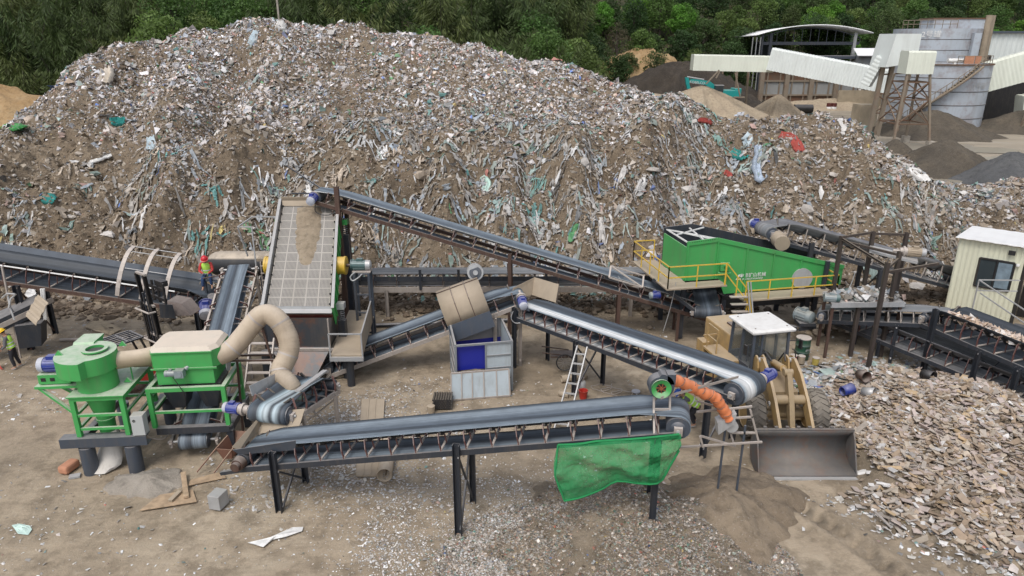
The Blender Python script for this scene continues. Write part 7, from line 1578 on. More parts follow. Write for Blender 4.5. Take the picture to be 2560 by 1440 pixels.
person('worker in a yellow helmet and lime vest standing with a shovel at the left edge', (pl.x, pl.y, 0), R(-75), stand, 'hel_yel', 'greysh', 'dark_cl', lean_head=(0, -.2))
sv2 = thing('shovel', 'shovel with a red blade held by the yellow helmet worker', 'shovel', (pl.x - .5, pl.y, 0))
m = MB(); m.bar((pl.x - .38, pl.y + .1, 1.15), (pl.x - .72, pl.y - .05, .35), .035, .035); m.build('handle', 'wood', sv2); m = MB(); m.prism([V3((pl.x - .62, pl.y - .15, .35)), V3((pl.x - .8, pl.y + .05, .35)), V3((pl.x - .75, pl.y + .0, .02)), V3((pl.x - .45, pl.y - .2, .02))], V3((.02, .02, .0))); m.build('blade', 'red', sv2)
p3 = atz(1738, 1000, .95); p3.z = 0; crouch = dict(stand); 
crouch.update(pelvis=(0, .1, .78), chest=(0, -.28, 1.02), neck=(0, -.42, 1.1), head=(0, -.54, 1.16), Lsh=(.2, -.3, 1.06), Rsh=(-.2, -.3, 1.06), Lel=(.24, -.5, .84), Rel=(-.24, -.5, .84), Lwr=(.15, -.68, .68), Rwr=(-.12, -.68, .7), Lhip=(.1, .1, .74), Rhip=(-.1, .1, .74), Lkn=(.14, -.12, .44), Rkn=(-.14, -.1, .44), Lan=(.14, .06, .08), Ran=(-.14, .1, .08), Ltoe=(.15, -.1, .04), Rtoe=(-.15, -.06, .04))
person('worker in a blue helmet and lime vest bending behind the orange hose', tuple(p3), R(-100), crouch, 'hel_blue', 'greysh', 'dark_cl', lean_head=(0, -.5))
# ================================================================== FOREST ON THE HILL
def leaf_mat(name, ramp_stops, transl=0.42):
    m, n, l, p = nt(name)
    oi = n.new('ShaderNodeObjectInfo'); a = n.new('ShaderNodeVertexColor'); a.layer_name = 'Col'
    c = mixc(n, l, 1.0, ramp(n, l, oi.outputs['Random'], ramp_stops), a.outputs[0], 'MULTIPLY')
    l.new(c, p.inputs['Base Color']); p.inputs['Roughness'].default_value = .7
    tr = n.new('ShaderNodeBsdfTranslucent'); l.new(c, tr.inputs[0]); mx = n.new('ShaderNodeMixShader'); mx.inputs[0].default_value = transl
    l.new(p.outputs[0], mx.inputs[1]); l.new(tr.outputs[0], mx.inputs[2]); l.new(mx.outputs[0], n['Material Output'].inputs['Surface']); return m
M['leaf_dark'] = leaf_mat('dark_foliage', [(0, (0.034, 0.074, 0.022)), (.5, (0.056, 0.103, 0.028)), (1, (0.087, 0.121, 0.038))])
M['leaf_mid'] = leaf_mat('mid_foliage', [(0, (0.066, 0.138, 0.031)), (.5, (0.099, 0.176, 0.040)), (1, (0.143, 0.187, 0.053))])
M['leaf_bright'] = leaf_mat('bright_foliage', [(0, (.10, .25, .033)), (1, (.15, .28, .042))])
M['leaf_bamboo'] = leaf_mat('bamboo_foliage', [(0, (0.058, 0.094, 0.026)), (.5, (0.086, 0.122, 0.035)), (1, (0.126, 0.154, 0.046))])
M['leaf_dry'] = leaf_mat('dry_foliage', [(0, (.10, .085, .05)), (1, (.14, .115, .07))])
M['bark'] = plain('bark', (.06, .05, .04), .95, 0, .3)
def leaf_quads(P, size, nrm_bias=None, tint=None, drop=None):
    n = len(P); nn = RNG.normal(0, 1, (n, 3)); nn[:, 2] = np.abs(nn[:, 2]) * .8 + .2
    if nrm_bias is not None: nn = nn * .7 + nrm_bias
    nn /= np.linalg.norm(nn, axis=1, keepdims=True); t, b = frames(nn, RNG.uniform(0, 6.28, n))
    if drop is not None: t = drop / np.linalg.norm(drop, axis=1, keepdims=True); b = np.cross(nn, t); b /= np.linalg.norm(b, axis=1, keepdims=True) + 1e-6
    s = size * RNG.uniform(.6, 1.3, n); ln = 1.0 if drop is None else 1.9; wd = .55 if drop is None else .32
    V = np.stack([P - t * (s * ln * .5)[:, None], P + b * (s * wd * .5)[:, None], P + t * (s * ln * .5)[:, None], P - b * (s * wd * .5)[:, None]], 1)
    F = np.arange(n * 4).reshape(n, 4); c = np.repeat((tint if tint is not None else np.ones(n)) * RNG.uniform(.65, 1.3, n), 4)[:, None] * np.array([1, 1, 1.0])
    return V.reshape(-1, 3), F, c
def proto_tree(kind, seed):
    """returns (trunk mesh, crown mesh), base at the origin"""
    g_ = np.random.default_rng(seed); rnd = random.Random(seed)
    mb = MB(); Ps, tint = [], []
    if kind == 'bamboo':
        H = 11.5; dirs = []
        for k in range(16):
            a = rnd.uniform(0, 6.28); r0 = rnd.uniform(.1, 1.4); lean = rnd.uniform(.5, 3.2); h = H * rnd.uniform(.65, 1.08); pts = []
            for i in range(7):
                t = i / 6; pts.append(V3((r0 * math.cos(a) + lean * math.cos(a) * t ** 2.2, r0 * math.sin(a) + lean * math.sin(a) * t ** 2.2, h * (t - .10 * t ** 4))))
            mb.path(pts, [.06 - .045 * i / 6 for i in range(7)], 5)
            for q in range(220):
                t = g_.uniform(.18, 1.0) ** .8; i = min(5, int(t * 6)); p = pts[i].lerp(pts[i + 1], t * 6 - i); w_ = .30 + .75 * math.sin(math.pi * min(1, t * .95))
                o = g_.normal(0, w_ * .55, 3); Ps.append((p.x + o[0], p.y + o[1], p.z + o[2] * .7)); dirs.append((o[0] + math.cos(a) * .5, o[1] + math.sin(a) * .5, -.7)); tint.append(rnd.uniform(.75, 1.2))
        return mb, np.array(Ps), np.array(tint), .42, np.array(dirs)
    H = {'tall': 11, 'round': 8.5, 'bush': 5.5, 'dry': 8}[kind]
    mb.path([V3((0, 0, -.5)), V3((.1, .05, H * .25)), V3((-.05, .15, H * .5)), V3((.1, 0, H * .8))], [.26, .2, .14, .05], 8)
    nl = {'tall': 15, 'round': 14, 'bush': 10, 'dry': 10}[kind]
    for k in range(nl):
        a = 2.4 * k + rnd.uniform(-.5, .5); t = (k + .5) / nl; zc = H * (.32 + .62 * t); rad = H * (.30 if kind != 'tall' else .22) * math.sin(math.pi * (.18 + .75 * t)) * rnd.uniform(.7, 1.15)
        c = V3((rad * math.cos(a), rad * math.sin(a), zc)); mb.path([V3((0, .05, zc * .62)), (V3((0, 0, zc * .8)) + c) / 2, c], [.09, .055, .02], 5)
        lr = H * rnd.uniform(.11, .17); cnt = int({'tall': 250, 'round': 280, 'bush': 240, 'dry': 110}[kind]); lt = rnd.uniform(.72, 1.25)
        d = g_.normal(0, 1, (cnt, 3)); d /= np.linalg.norm(d, axis=1, keepdims=True); rr = g_.uniform(.35, 1.08, cnt) ** .55
        q = d * (rr * lr)[:, None] * np.array([1.15, 1.15, .8]) + np.array(c); 
        for i in range(cnt): Ps.append(q[i]); tint.append(lt)
    return mb, np.array(Ps), np.array(tint), {'tall': .40, 'round': .42, 'bush': .36, 'dry': .26}[kind], None
protos = {}
def get_proto(kind, seed, mat):
    k = (kind, seed, mat)
    if k not in protos:
        mb, P, tint, s, drop = proto_tree(kind, seed); Vv, F, c = leaf_quads(P, s, None, tint, drop)
        tr = mb.build('trunk', 'bark'); cr = np_mesh('crown', Vv, F, mat, c); protos[k] = [tr.data, cr.data]; bpy.data.objects.remove(tr); bpy.data.objects.remove(cr)
    return protos[k]
LABELS = {'leaf_bamboo': ('bamboo_clump', 'olive feathery bamboo clump in the thicket behind the waste heap', 'bamboo', 'bamboo clumps behind the heap'),
          'leaf_dark': ('tree', 'dark green broadleaf tree in the wood on the hillside', 'tree', 'dark trees of the hillside wood'),
          'leaf_mid': ('tree', 'mid green leafy tree in the wood on the hillside', 'tree', 'mid green trees of the hillside wood'),
          'leaf_bright': ('bright_tree', 'fresh bright green tree standing out against the darker wood', 'tree', 'bright green trees of the hillside wood'),
          'leaf_dry': ('dry_tree', 'pale thinly leaved tree among the green hillside wood', 'tree', 'pale thin trees of the hillside wood')}
def plant(x, y, kind, seed, mat, s, label=None, sz=1.0, z=None):
    nm, lb, ct_, gr = LABELS[mat]; t, c = get_proto(kind, seed, mat); z = float(hill_z(np.array([x]), np.array([y]))[0]) - .2 if z is None else z
    r = thing(nm, label or lb, ct_, (x, y, z), random.uniform(0, 6.28), gr); r.scale = (s, s, s * sz)
    for n_, d_ in (('trunk', t), ('crown', c)): o = bpy.data.objects.new(n_, d_); col.objects.link(o); o.parent = r
rt = random.Random(5); placed = []
def free(x, y, d):
    for a, b in placed:
        if (a - x) ** 2 + (b - y) ** 2 < d * d: return False
    placed.append((x, y)); return True
# trees that stand out in the photograph
for px_, Y, kind, mat, s, top in ((1290, 128, 'tall', 'leaf_bright', .95, 40), (1415, 134, 'round', 'leaf_bright', .85, 95), (1355, 131, 'round', 'leaf_mid', .9, 70), (1700, 172, 'round', 'leaf_bright', 1.0, 5), (2040, 190, 'tall', 'leaf_mid', 1.1, -20), (1180, 126, 'round', 'leaf_dark', .9, 60)):
    x = aty(px_, 100, Y).x; zt_ = aty(px_, top, Y).z; Hh = {'tall': 11.2, 'round': 8.9}[kind] * s
    lab = {1290: 'tallest bright green tree just behind the right shoulder of the heap', 1415: 'bright green round tree right of the tallest bright one', 1700: 'bright green round crown high on the hill above the covered gallery'}.get(px_)
    free(x, Y, 1); plant(x, Y, kind, 3, mat, s, lab, 1.0, zt_ - Hh)
cnt = 0
tries = 0
while cnt < 285 and tries < 60000:
    tries += 1
    Y = rt.uniform(84, 235); x = rt.uniform(-.80 * Y - 4, .80 * Y + 6); d = Y - float(hill_base(np.array([x]), np.array([Y]))[0])
    if d < 1 or d > (34 if x < 12 else 62): continue
    left = x < 8 + rt.uniform(-10, 6)
    if 60 < x < 140 and d < 9: continue
    if not free(x, Y, 4.0 if left and d < 20 else 4.9): continue
    if left and d < 30: mat, kind, s = ('leaf_bamboo', 'bamboo', rt.uniform(.75, 1.1)) if rt.random() < .78 else ('leaf_mid', 'tall', rt.uniform(.8, 1.1))
    else:
        q = rt.random()
        mat, kind = ('leaf_dark', rt.choice(['tall', 'round'])) if q < .52 else ('leaf_mid', rt.choice(['tall', 'round', 'bush'])) if q < .86 else ('leaf_dry', 'dry') if q < .94 else ('leaf_bright', 'round')
        s = rt.uniform(.7, 1.15)
    plant(x, Y, kind, rt.choice([1, 2, 3]), mat, s); cnt += 1
# undergrowth: nobody could count it
n = 120000; y = RNG.uniform(82, 225, n); x = RNG.uniform(-.8, .8, n) * y; d = y - hill_base(x, y)
k = (d > -2) & (d < 70) & (RNG.uniform(0, 1, n) < .75 + fbm(x * .1, y * .1, 401, 3)); x, y, d = x[k], y[k], d[k]
hgt = np.where(RNG.uniform(0, 1, len(x)) < .3, 0.2, RNG.uniform(.2, 3.6, len(x))) * (.5 + vnoise(x * .25, y * .25, 409)); P = np.stack([x, y, hill_z(x, y) + hgt], 1)
tn = .6 + .9 * vnoise(x * .12, y * .12, 411); Vv, F, c = leaf_quads(P, .75, None, tn); o = np_mesh('undergrowth', Vv, F, 'leaf_mid', c); tag(o, kind='stuff')
# dry grass tufts and the green bank at the left edge
n = 2600; x = RNG.uniform(40, 120, n); y = RNG.uniform(146, 163, n); P = np.stack([x, y, np.maximum(hill_z(x, y), 0) + RNG.uniform(.1, 1.6, n)], 1)
Vv, F, c = leaf_quads(P, .7, None, None, np.stack([RNG.normal(0, .3, n), RNG.normal(0, .3, n), np.ones(n)], 1)); o = np_mesh('dry_grass', Vv, F, 'leaf_dry', c); tag(o, kind='stuff')
n = 2200; x = RNG.uniform(-48, -36, n); y = RNG.uniform(50.5, 57, n); P = np.stack([x, y, RNG.uniform(.3, 2.2, n) + 4.2 - (y - 50) * .1], 1)
Vv, F, c = leaf_quads(P, .4, None, None, np.stack([RNG.normal(0, .3, n), RNG.normal(0, .3, n), np.ones(n)], 1)); o = np_mesh('grass', Vv, F, 'leaf_bright', c); tag(o, kind='stuff')
m = MB(); b = aty(693, 5, 88); m.bar((b.x, 88, 4), (b.x, 88, 18.5), .2, .2); m.bar((b.x - .45, 88, 16.9), (b.x + .45, 88, 16.9), .08, .1); lay('power_pole', 'grey power pole rising out of the bamboo behind the summit of the heap', 'power pole', m, 'conc')

# ================================================================== THE SAND PLANT AT THE BACK RIGHT
M['clad'] = paint('white_cladding', (0.66, 0.70, 0.68), .5, 0, .15, DUST, .2, .25); M['clad_c'] = paint('cream_white_cladding', (0.66, 0.69, 0.60), .5, 0, .15, DUST, .2, .25)
M['silo'] = paint('weathered_grey_steel', (0.40, 0.44, 0.49), .55, .05, .3, (.4, .36, .33), .35, .28, rust=.3)
M['oldsteel'] = paint('old_dusty_steel', (0.20, 0.165, 0.125), .8, 0, .5, DUST, .4, .5, rust=.3)
M['rustwall'] = paint('rusty_wall', (0.12, 0.075, 0.05), .85, 0, .3, DUST, .5, .3, rust=.5); M['greywall'] = paint('grey_wall', (0.26, 0.27, 0.27), .7, 0, .3, DUST, .5, .3)
M['retain'] = plain('stained_concrete', (.30, .25, .18), .9, 0, .35, .35)
def clad_box(mb, a, b, w, h, pitch=.5, depth=.06, cap=True):
    """a corrugated boxed gallery from a to b (axis through the middle), corrugation across its length"""
    a, b = V3(a), V3(b); u = (b - a).normalized(); L = (b - a).length; v = u.cross(V3((0, 0, 1))).normalized(); n = v.cross(u); k = int(L / (pitch / 4)); rings = []
    for i in range(k + 1):
        o = depth if (i % 4) in (1, 2) else 0; s = L * i / k; ww, hh = w / 2 + o, h / 2 + o
        rings.append([a + u * s + v * x + n * z for x, z in ((-ww, -hh), (ww, -hh), (ww, hh * .85), (ww * .8, hh), (-ww * .8, hh), (-ww, hh * .85))])
    return mb.ring(rings, smooth=False, cap0=cap, cap1=cap)
# level gallery and sloping gallery
gA = thing('covered_gallery', 'level cream clad conveyor gallery on thin posts above the excavator', 'gallery', (29.6, 121, 0))
m = MB(); clad_box(m, (29.6, 121.5, 8.85), (42.6, 121, 8.6), 2.6, 2.5, .45, .012); m.build('cladding', 'clad_c', gA)
for px_, y1, Y in ((1800, 265, 119.8), (1835, 278, 119), (1862, 288, 116), (1765, 240, 122)):
    b = atz(px_, y1 if px_ != 1765 else 262, 0); x = b.x; m = MB(); m.bar((x, b.y, 0), (x - .2, b.y, 7.7 if px_ > 1830 else 9.2), .32, .32); m.box((x, b.y, .4), (.7, .7, 1.1)) if px_ > 1830 else None; m.build('post', 'oldsteel', gA)
for a, b in (((1798, 175), (1765, 210)), ((1838, 182), (1850, 240)), ((1834, 243), (1862, 243)), ((1800, 178), (1790, 195))): m = MB(); m.bar(aty(a[0], a[1], 119), aty(b[0], b[1], 119), .2, .2); m.build('brace', 'oldsteel', gA)
gB = thing('covered_gallery', 'long white corrugated conveyor gallery sloping down to the box tower', 'gallery', (42, 120, 0))
m = MB(); clad_box(m, (42.0, 120.3, 9.45), (58.6, 111.5, 6.15), 2.6, 3.4, .5, .035); m.build('cladding', 'clad', gB)
m = MB(); x = atz(1958, 250, 0); m.box((x.x, x.y - 6, 4.2), (1.3, 1.1, 8.4)); m.build('pillar', 'retain', gB)
for px_ in (1905, 1925): b = atz(px_, 258, 0); m = MB(); m.bar((b.x, b.y - 4, 0), (b.x, b.y - 4, 7.6), .4, .4); m.build('post', 'oldsteel', gB)
# bunker under the galleries
bk_ = thing('bunker', 'long bunker with rusty and grey panel walls between heavy ribs', 'bunker', (54, 146, 0))
x0, x1, yb = 47.5, 66.5, 140.0
m = MB(); m.box(((x0 + x1) / 2, yb, 6.2), (x1 - x0, .4, 2.6)); m.box(((x0 + x1) / 2, yb, 1.5), (x1 - x0, .42, 1.6)); m.build('rust_panel', 'rustwall', bk_)
m = MB(); m.box(((x0 + x1) / 2, yb - .02, 3.6), (x1 - x0, .4, 2.6)); m.build('grey_panel', 'greywall', bk_)
for k_ in range(5): m = MB(); m.box((x0 + (x1 - x0) * k_ / 4, yb - .6, 3.8), (.8, .8, 7.4)); m.build('rib', 'oldsteel', bk_)
m = MB()
for k_ in range(8): m.box((x0 + (x1 - x0) * (k_ + .5) / 8, yb - .3, 3.6), (.25, .25, 6.8))
for z in (2.3, 4.9): m.box(((x0 + x1) / 2, yb - .35, z), (x1 - x0, .3, .3))
m.box(((x0 + x1) / 2, yb - .5, 7.7), (x1 - x0 + 1, 1.4, .35)); m.build('stud', 'oldsteel', bk_)
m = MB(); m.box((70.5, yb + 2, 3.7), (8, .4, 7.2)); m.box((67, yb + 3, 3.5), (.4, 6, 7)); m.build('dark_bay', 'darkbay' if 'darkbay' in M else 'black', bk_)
m = MB(); m.box((66.4, yb - 3.5, 1.7), (10.5, .4, 3.4)); m.build('low_wall', 'retain', bk_)
mound('sand_spill', 'tan sand spilled along the foot of the rusty bunker wall', (60, 137.5), 15, 4.5, 1.8, 'sand', seed=15, rough=.1, sharp=.4)
# open arched shed
ash = thing('arched_shed', 'open shed with a curved white roof on dark steel posts', 'shed', (61, 160, 0))
rings = []; m = MB()
for yy in (152.5, 167):
    ring = []
    for k_ in range(25):
        t = k_ / 24; ring.append(V3((49.9 + 23.8 * t, yy, 13.3 + .4 * t + 1.75 * (1 - (2 * t - 1) ** 2) - (yy - 152) * .03)))
    rings.append(ring)
m.ring(rings, closed=False, smooth=True); rf = m.build('roof', 'roofw', ash); sf = rf.modifiers.new('t', 'SOLIDIFY'); sf.thickness = .18
for x in (51.5, 53.2, 70.5):
    for y in (153.5, 165.5): m = MB(); m.bar((x, y, 0), (x, y, 13.6), .6 if x > 53.1 else .35, .5); m.build('post', 'steel' if x < 60 else 'greywall', ash)
for y in (153.5, 165.5):
    m = MB(); m.bar((51, y, 11.6), (71.5, y, 11.6), .25, .6); pts = [V3((51 + 20.5 * t, y, 12.7 + 1.9 * (1 - (2 * t - 1) ** 2))) for t in np.linspace(0, 1, 13)]
    for a, b in zip(pts[:-1], pts[1:]): m.bar(a, b, .14, .14)
    for i, p in enumerate(pts): m.bar(p, V3((p.x, y, 11.6)), .1, .1)
    m.build('truss', 'steel', ash)
for k_ in range(3): m = MB(); m.bar((49.3 + k_ * .8, 152.8, 0), (49.3 + k_ * .8, 152.8, 12.8), .16, .16); m.build('slim_post', 'greywall', ash)
m = MB(); m.box((53.2, 159.5, 8), (.2, 12, 7)); m.build('side_sheet', 'steel', ash)
m = MB(); m.box((64.5, 150, 9.0), (10, 7, .5)); m.build('blue_grey_deck', 'steel_blue', ash)
# small hut and retaining wall
rw = MB(); rw.box((82, 150, 4.5), (24, .8, 9.0)); lay('retaining_wall', 'stained concrete retaining wall left of the silo', 'wall', rw, 'retain')
ht = thing('small_hut', 'small grey hut with a white lean roof on the retaining wall', 'hut', (70.3, 147, 0)); m = MB(); m.box((70.3, 147, 8.0), (4.4, 3, 3.2)); m.build('wall', 'greywall', ht); m = MB(); m.plate(V3((67.4, 144.5, 9.3)), V3((72.4, 144.5, 9.3)), V3((73.4, 149, 10.6)), V3((68.4, 149, 10.6)), .12); m.build('roof', 'roofw', ht)
m = MB(); m.tube(aty(1985, 272, 128), aty(2030, 272, 128), .75, n=16); lay('black_pipe', 'black steel pipe lying on the yard before the bunker', 'pipe', m, 'black')
for px_, lb in ((2072, 'left one of two maroon and white drums by the bunker'), (2083, 'right one of two maroon and white drums by the bunker')):
    b = atz(px_, 275, 0); d_ = thing('steel_drum', lb, 'drum', (b.x, b.y, 0), 0, 'maroon drums by the bunker'); m = MB(); m.lathe((b.x, b.y, 0), [(.5, 0), (.52, .55), (.5, .6)], 16); m.build('lower_half', 'white', d_); m = MB(); m.lathe((b.x, b.y, .6), [(.5, 0), (.5, .65), (.47, .66)], 16); m.build('upper_half', 'red_dk', d_)
m = MB(); b = atz(2138, 272, 0); m.bar(b, b + V3((.3, 0, 3.6)), .35, .3); lay('white_post', 'short white post standing by the bunker end', 'post', m, 'white')
# teal excavator
M['teal'] = paint('teal_paint', (0.01, 0.28, 0.27), .4, 0, .3, DUST, .1, .8)
ex = thing('excavator', 'teal excavator half hidden behind the tallest tan sand pile', 'excavator', (38.2, 133, 0))
zc = 1.6
m = MB(); m.box((39.4, 133, zc + 1.5), (3.6, 2.8, 1.3)); m.box((40.8, 133, zc + 1.7), (1.3, 2.7, 1.5)); m.build('body', 'teal', ex, bevel=.15)
m = MB(); m.box((37.4, 132.1, zc + 2.0), (1.5, 1.1, 1.9)); c_ = m.build('cab', 'window', ex, bevel=.1); m = MB(); m.box((37.4, 132.1, zc + 2.98), (1.55, 1.15, .1)); m.build('cab_roof', 'galv', c_)
for y in (131.8, 134.2): m = MB(); m.ring([[V3((38.8 + 2.0 * s_ + .45 * math.cos(t) * (1), y + dy, zc * .0 + .5 + .45 * math.sin(t))) for s_, t in [(1, -1.57), (1, -.8), (1, 0), (1, .8), (1, 1.57), (-1, 1.57), (-1, 2.3), (-1, 3.14), (-1, 3.9), (-1, 4.71)]] for dy in (-.3, .3)], smooth=False); m.build('track', 'black', ex)
m = MB(); m.lathe((38.8, 133, .9), [(1.1, 0), (1.1, .9)], 20); m.build('turntable', 'black', ex)
bp = [aty(1793, 240, 133), aty(1790, 215, 133), aty(1775, 203, 133), aty(1728, 197, 133), aty(1722, 205, 133), aty(1765, 213, 133), aty(1778, 225, 133), aty(1782, 238, 133)]
m = MB(); m.prism(bp, V3((0, .7, 0))); bm_ = m.build('boom', 'teal', ex)
text(bm_, 'KOBELCO', V3((aty(1743, 207, 133).x - ex.location.x, 132.94 - 133, aty(1743, 206.5, 133).z)), (R(90), R(5), 0), .62, 'white', 'lettering')
m = MB(); m.prism([aty(1713, 193, 132.9), aty(1722, 194, 132.9), aty(1724, 212, 132.9), aty(1716, 214, 132.9)], V3((0, .6, 0))); m.build('stick', 'teal', ex)
m = MB(); m.tube(aty(1718, 192, 133.2), aty(1760, 199, 133.2), .12, n=8); m.build('hydraulic_cylinder', 'galv', ex)
m = MB(); m.prism([aty(1717, 213, 132.9), aty(1724, 212, 132.9), aty(1727, 222, 132.9), aty(1718, 222, 132.9)], V3((0, .8, 0))); m.build('digger_bucket', 'teal', ex)
# silos
s1 = thing('silo', 'wide grey steel silo with a rising outside stair', 'silo', (63.2, 108.3, 0)); C1_ = V3((63.2, 108.3, 0)); R1_ = 6.3; H1 = 9.1
m = MB(); m.lathe(C1_, [(R1_, 0), (R1_, H1), (R1_ - .15, H1), (R1_ - .15, H1 - 1.0)], 72, cap=False); sh_ = m.build('shell', 'silo', s1)
m = MB()
for z in (1.75, 3.6, 5.45, 7.3): m.lathe(C1_, [(R1_ + .01, z - .07), (R1_ + .07, z), (R1_ + .01, z + .07)], 72, cap=False)
m.build('seam', 'steel', sh_); m = MB(); m.lathe(C1_, [(R1_ + .02, H1 - .12), (R1_ + .16, H1 - .12), (R1_ + .16, H1 + .06), (R1_ - .16, H1 + .06)], 72, cap=False); m.build('top_rim', 'rustwall', sh_)
m = MB(); m.lathe(C1_ + V3((0, 0, H1 - .9)), [(R1_ - .2, 0), (R1_ - .2, .05)], 48); m.build('cover', 'rustwall', s1)
def cyl(a, z, r): return C1_ + V3((r * math.sin(a), -r * math.cos(a), z))
m = MB()
N_ = 30
for i in range(N_): 
    a = -1.15 + 1.35 * i / (N_ - 1); z = .8 + 8.2 * i / (N_ - 1); m.bar(cyl(a, z, R1_ + .1), cyl(a, z, R1_ + 1.05), .32, .06)
for r in (R1_ + .12, R1_ + 1.05): m.path([cyl(-1.15 + 1.35 * i / 15, .8 + 8.2 * i / 15 - .12, r) for i in range(16)], .16, 6)
m.build('stair', 'oldsteel', s1)
m = MB()
for i in range(0, 17): a = -1.15 + 1.35 * i / 16; z = .8 + 8.2 * i / 16; m.bar(cyl(a, z, R1_ + 1.05), cyl(a, z + 1.0, R1_ + 1.05), .06, .06)
m.path([cyl(-1.15 + 1.35 * i / 15, 1.8 + 8.2 * i / 15, R1_ + 1.05) for i in range(16)], .05, 5)
for i in range(9): a = -.25 + .95 * i / 8; m.bar(cyl(a, H1, R1_), cyl(a, H1 + 1.15, R1_), .06, .06)
for zz in (.6, 1.15): m.path([cyl(-.25 + .95 * i / 10, H1 + zz, R1_) for i in range(11)], .045, 5)
m.build('railing', 'oldsteel', s1)
m = MB(); m.box(cyl(-.02, H1 + .62, R1_ + .02), (1.3, .06, 1.0), -.02); m.box(cyl(.18, H1 + .62, R1_ + .02), (.9, .06, 1.0), .18); m.build('notice_board', 'pinkboard' if 'pinkboard' in M else 'brick', s1)
text(s1, '1号罐', tuple(cyl(.36, 6.2, R1_ + .1) - V3((63.2, 108.3, 0))), (R(90), 0, .36), 1.0, 'galv', 'lettering'); 
s2 = thing('silo', 'taller grey steel silo behind with a beige duct up its right side', 'silo', (69.5, 122.5, 0)); C2_ = V3((69.5, 122.5, 0)); R2_ = 6.4; H2 = 14.0
m = MB(); m.lathe(C2_, [(R2_, 0), (R2_, H2)], 72); sh2 = m.build('shell', 'silo', s2)
m = MB()
for z in (6.4, 8.6, 10.8, 12.4): m.lathe(C2_, [(R2_ + .01, z - .06), (R2_ + .06, z), (R2_ + .01, z + .06)], 72, cap=False)
m.build('seam', 'steel', sh2)
m = MB(); m.box(C2_ + V3((1.4, -1.5, H2 + .7)), (8.4, 4, 1.4)); m.build('head_house', 'silo', s2); m = MB(); m.box(C2_ + V3((1.4, -1.5, H2 + 1.5)), (8.7, 4.2, .22)); m.build('head_house_roof', 'rustwall', s2)
m = MB()
for i in range(9): a = -1.4 + 1.3 * i / 8; p = C2_ + V3((R2_ * math.sin(a), -R2_ * math.cos(a), H2)); m.bar(p, p + V3((0, 0, 1.25)), .07, .07)
for zz in (.65, 1.25): m.path([C2_ + V3((R2_ * math.sin(-1.4 + 1.3 * i / 10), -R2_ * math.cos(-1.4 + 1.3 * i / 10), H2 + zz)) for i in range(11)], .05, 5)
m.build('railing', 'oldsteel', s2)
for k_, (dx, dy, r_) in enumerate(((5.8, -3.6, .5), (6.4, -3.0, .42), (7.0, -2.4, .5))): m = MB(); m.tube(C2_ + V3((dx, dy, 5)), C2_ + V3((dx, dy, H2 + 2.0)), r_, n=14); m.build('duct', 'beige', s2)
m = MB(); m.box(C2_ + V3((2.6, -R2_ - .1, 9.6)), (1.1, .7, 7.4)); m.build('riser_duct', 'silo', s2)
text(s2, '2号罐', tuple(V3((R2_ * math.sin(-.62) - .1, -R2_ * math.cos(-.62) - .12, 13.1))), (R(90), 0, -.62), 1.1, 'white', 'lettering')
m = MB(); b = cyl(-.45, H1 + .55, R1_ + .1); m.tube(b, b + V3((2.2, -.1, 0)), .28, n=12); m.tube(b + V3((1.0, 0, -.6)), b + V3((1.0, 0, 0)), .22, n=12); lay('white_duct', 'white pipe elbow on the rim of the front silo', 'pipe', m, 'white')
# box tower in front
bt = thing('box_tower', 'cream clad box tower on splayed rusty trestle legs in front of the silo', 'tower', (48.3, 88, 0))
m = MB(); clad_box(m, (46.9, 88.6, 9.85), (49.9, 88.2, 9.85), 2.8, 2.6, .4, .014); m.build('box', 'clad_c', bt)
tops = [(47.0, 87.4), (49.6, 87.2), (46.9, 90.2), (49.7, 90)]; bases = [(46.0, 86.0), (50.5, 86.0), (46.2, 91.5), (50.2, 91.0)]
for t_, b_ in zip(tops, bases): m = MB(); m.bar((b_[0], b_[1], 0), (t_[0], t_[1], 8.5), .24, .24); m.build('leg', 'oldsteel', bt); m = MB(); m.box((b_[0], b_[1], .35), (.75, .75, 1.0)); m.build('footing', 'conc', bt)
m = MB()
L4_ = lambda i, z: V3((bases[i][0] + (tops[i][0] - bases[i][0]) * z / 8.4, bases[i][1] + (tops[i][1] - bases[i][1]) * z / 8.4, z))
for z in (2.8, 5.6, 7.6):
    for i, j in ((0, 1), (1, 3), (3, 2), (2, 0)): m.bar(L4_(i, z), L4_(j, z), .16, .16)
for z0_, z1_ in ((2.8, 5.6), (5.6, 7.6)):
    for i, j in ((0, 1), (1, 3), (2, 0)): m.bar(L4_(i, z0_), L4_(j, z1_), .12, .12); m.bar(L4_(j, z0_), L4_(i, z1_), .12, .12)
m.build('brace', 'rustwall', bt)
bt2 = thing('box_tower', 'white corrugated head box on grey columns between the gallery and the silo', 'tower', (50, 97, 0))
m = MB(); m.ring([[V3((x, y, z)) for x, z in ((48.4, 9.0), (49.1, 13.1), (52.3, 13.1), (52.3, 9.6))] for y in (95.5, 100)], smooth=False); m.build('box', 'clad', bt2)
for x in (48.6, 49.8, 52.2): m = MB(); m.bar((x, 97.5, 0), (x + .5, 97.5, 9.8), .5, .5); m.build('column', 'oldsteel', bt2)
m = MB(); clad_box(m, (47.9, 99, 6.6), (49.0, 98, 10.2), 1.4, 1.2, .5, .03); m.build('riser_chute', 'clad', bt2)
m = MB()
for z in (3, 5.5, 8): m.bar((48.7, 97.5, z), (52.4, 97.5, z + .2), .18, .18)
m.bar((48.7, 97.5, 3), (52.4, 97.5, 5.5), .14, .14); m.bar((52.4, 97.5, 3), (48.8, 97.5, 5.5), .14, .14); m.build('brace', 'rustwall', bt2)
m = MB(); m.box((51.0, 104.5, 1.8), (2.6, 2.5, 3.6)); lay('concrete_block', 'stained concrete block at the foot of the white head box', 'block', m, 'retain')
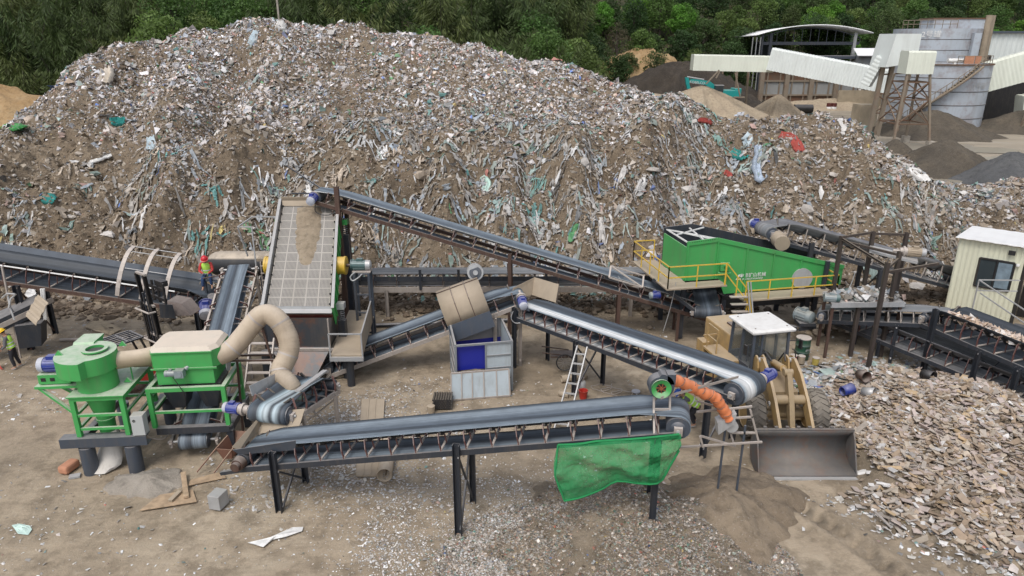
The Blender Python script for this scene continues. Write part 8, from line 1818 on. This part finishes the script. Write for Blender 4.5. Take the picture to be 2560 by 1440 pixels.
# buildings at the right edge
rb_ = thing('plant_building', 'large white corrugated plant building at the right edge behind the silo', 'building', (88, 124, 0))
m = MB(); k_ = 160; vs = []
for i in range(k_ + 1): q = V3((76.0 + 34.0 * i / k_, 121 + (.1 if (i % 4) in (1, 2) else 0), 0)); vs += [q, q + V3((0, 0, 13.4))]
m.add(vs, [(2 * i, 2 * i + 2, 2 * i + 3, 2 * i + 1) for i in range(k_)]); m.build('wall', 'clad', rb_)
m = MB(); m.plate(V3((75.6, 120.5, 13.4)), V3((111, 120.5, 13.4)), V3((111, 136, 11.6)), V3((75.6, 136, 11.6)), .25); m.build('roof', 'roof_blue' if 'roof_blue' in M else 'steel_blue', rb_)
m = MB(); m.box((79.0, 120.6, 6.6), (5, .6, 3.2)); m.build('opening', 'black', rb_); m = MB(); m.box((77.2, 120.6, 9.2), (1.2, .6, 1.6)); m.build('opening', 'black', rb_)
rg_ = thing('covered_gallery', 'white clad gallery climbing to the right edge past the silo', 'gallery', (76, 106, 0))
m = MB(); clad_box(m, (69.6, 110.5, 6.6), (84.5, 103.0, 12.6), 3.2, 4.2, .5, .018); m.build('cladding', 'clad_c', rg_)
for x, y, zt_ in ((75.5, 104.5, 8.5), (79.0, 103.5, 9.5), (72.2, 100.8, 7.5)): m = MB(); m.bar((x - .6, y, 0), (x + .3, y, zt_), .45, .45); m.build('post', 'oldsteel', rg_)
m = MB(); clad_box(m, (74.5, 106.5, 3.2), (84, 104.5, 4.4), 3, 3.0, .7, .05); m.build('side_cladding', 'clad_c', rg_)
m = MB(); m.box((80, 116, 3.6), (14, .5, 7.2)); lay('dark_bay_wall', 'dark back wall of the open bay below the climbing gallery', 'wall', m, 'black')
# loose power cables and wires
def cable(label, pts, Y, r=.014, mat='black'):
    ps = [aty(x, y, Y if not hasattr(Y, '__len__') else Y[i]) for i, (x, y) in enumerate(pts)]
    m = MB(); m.path(smooth_pts(ps, 5), r, 6); return lay('power_cable', label, 'cable', m, mat)
cable('pale cable looping down from the blue motor above the container', [(1283, 778), (1278, 796), (1290, 808), (1312, 802), (1308, 785)], 25.6, .016, 'galv')
cable('dark cable hanging from the motor at the top of the longest belt', [(788, 512), (790, 530), (815, 538), (845, 528), (858, 520)], 30.0, .02)
cable('dark cable looped under the teal grey screen motor', [(888, 680), (876, 692), (882, 702), (896, 694), (905, 685)], 27.0, .03, 'galv')
cable('long pale wire drooping from the yellow railed platform to the mud', [(1690, 705), (1682, 745), (1670, 790), (1658, 828)], 27.9, .014, 'galv')
cable('second pale wire drooping below the guard frame of the longest belt', [(1545, 690), (1560, 710), (1572, 730), (1555, 745)], 29.0, .014, 'galv')
cable('grey cable lying from the control cabinet under the green box', [(352, 1072), (372, 1092), (405, 1098), (425, 1082), (438, 1055)], [18.6, 18.9, 19.2, 19.6, 20.0], .02, 'pale')
cable('thin cable tied along the right gantry above the sorting table', [(2138, 680), (2130, 705), (2118, 728), (2112, 740)], 27.0, .016, 'galv')
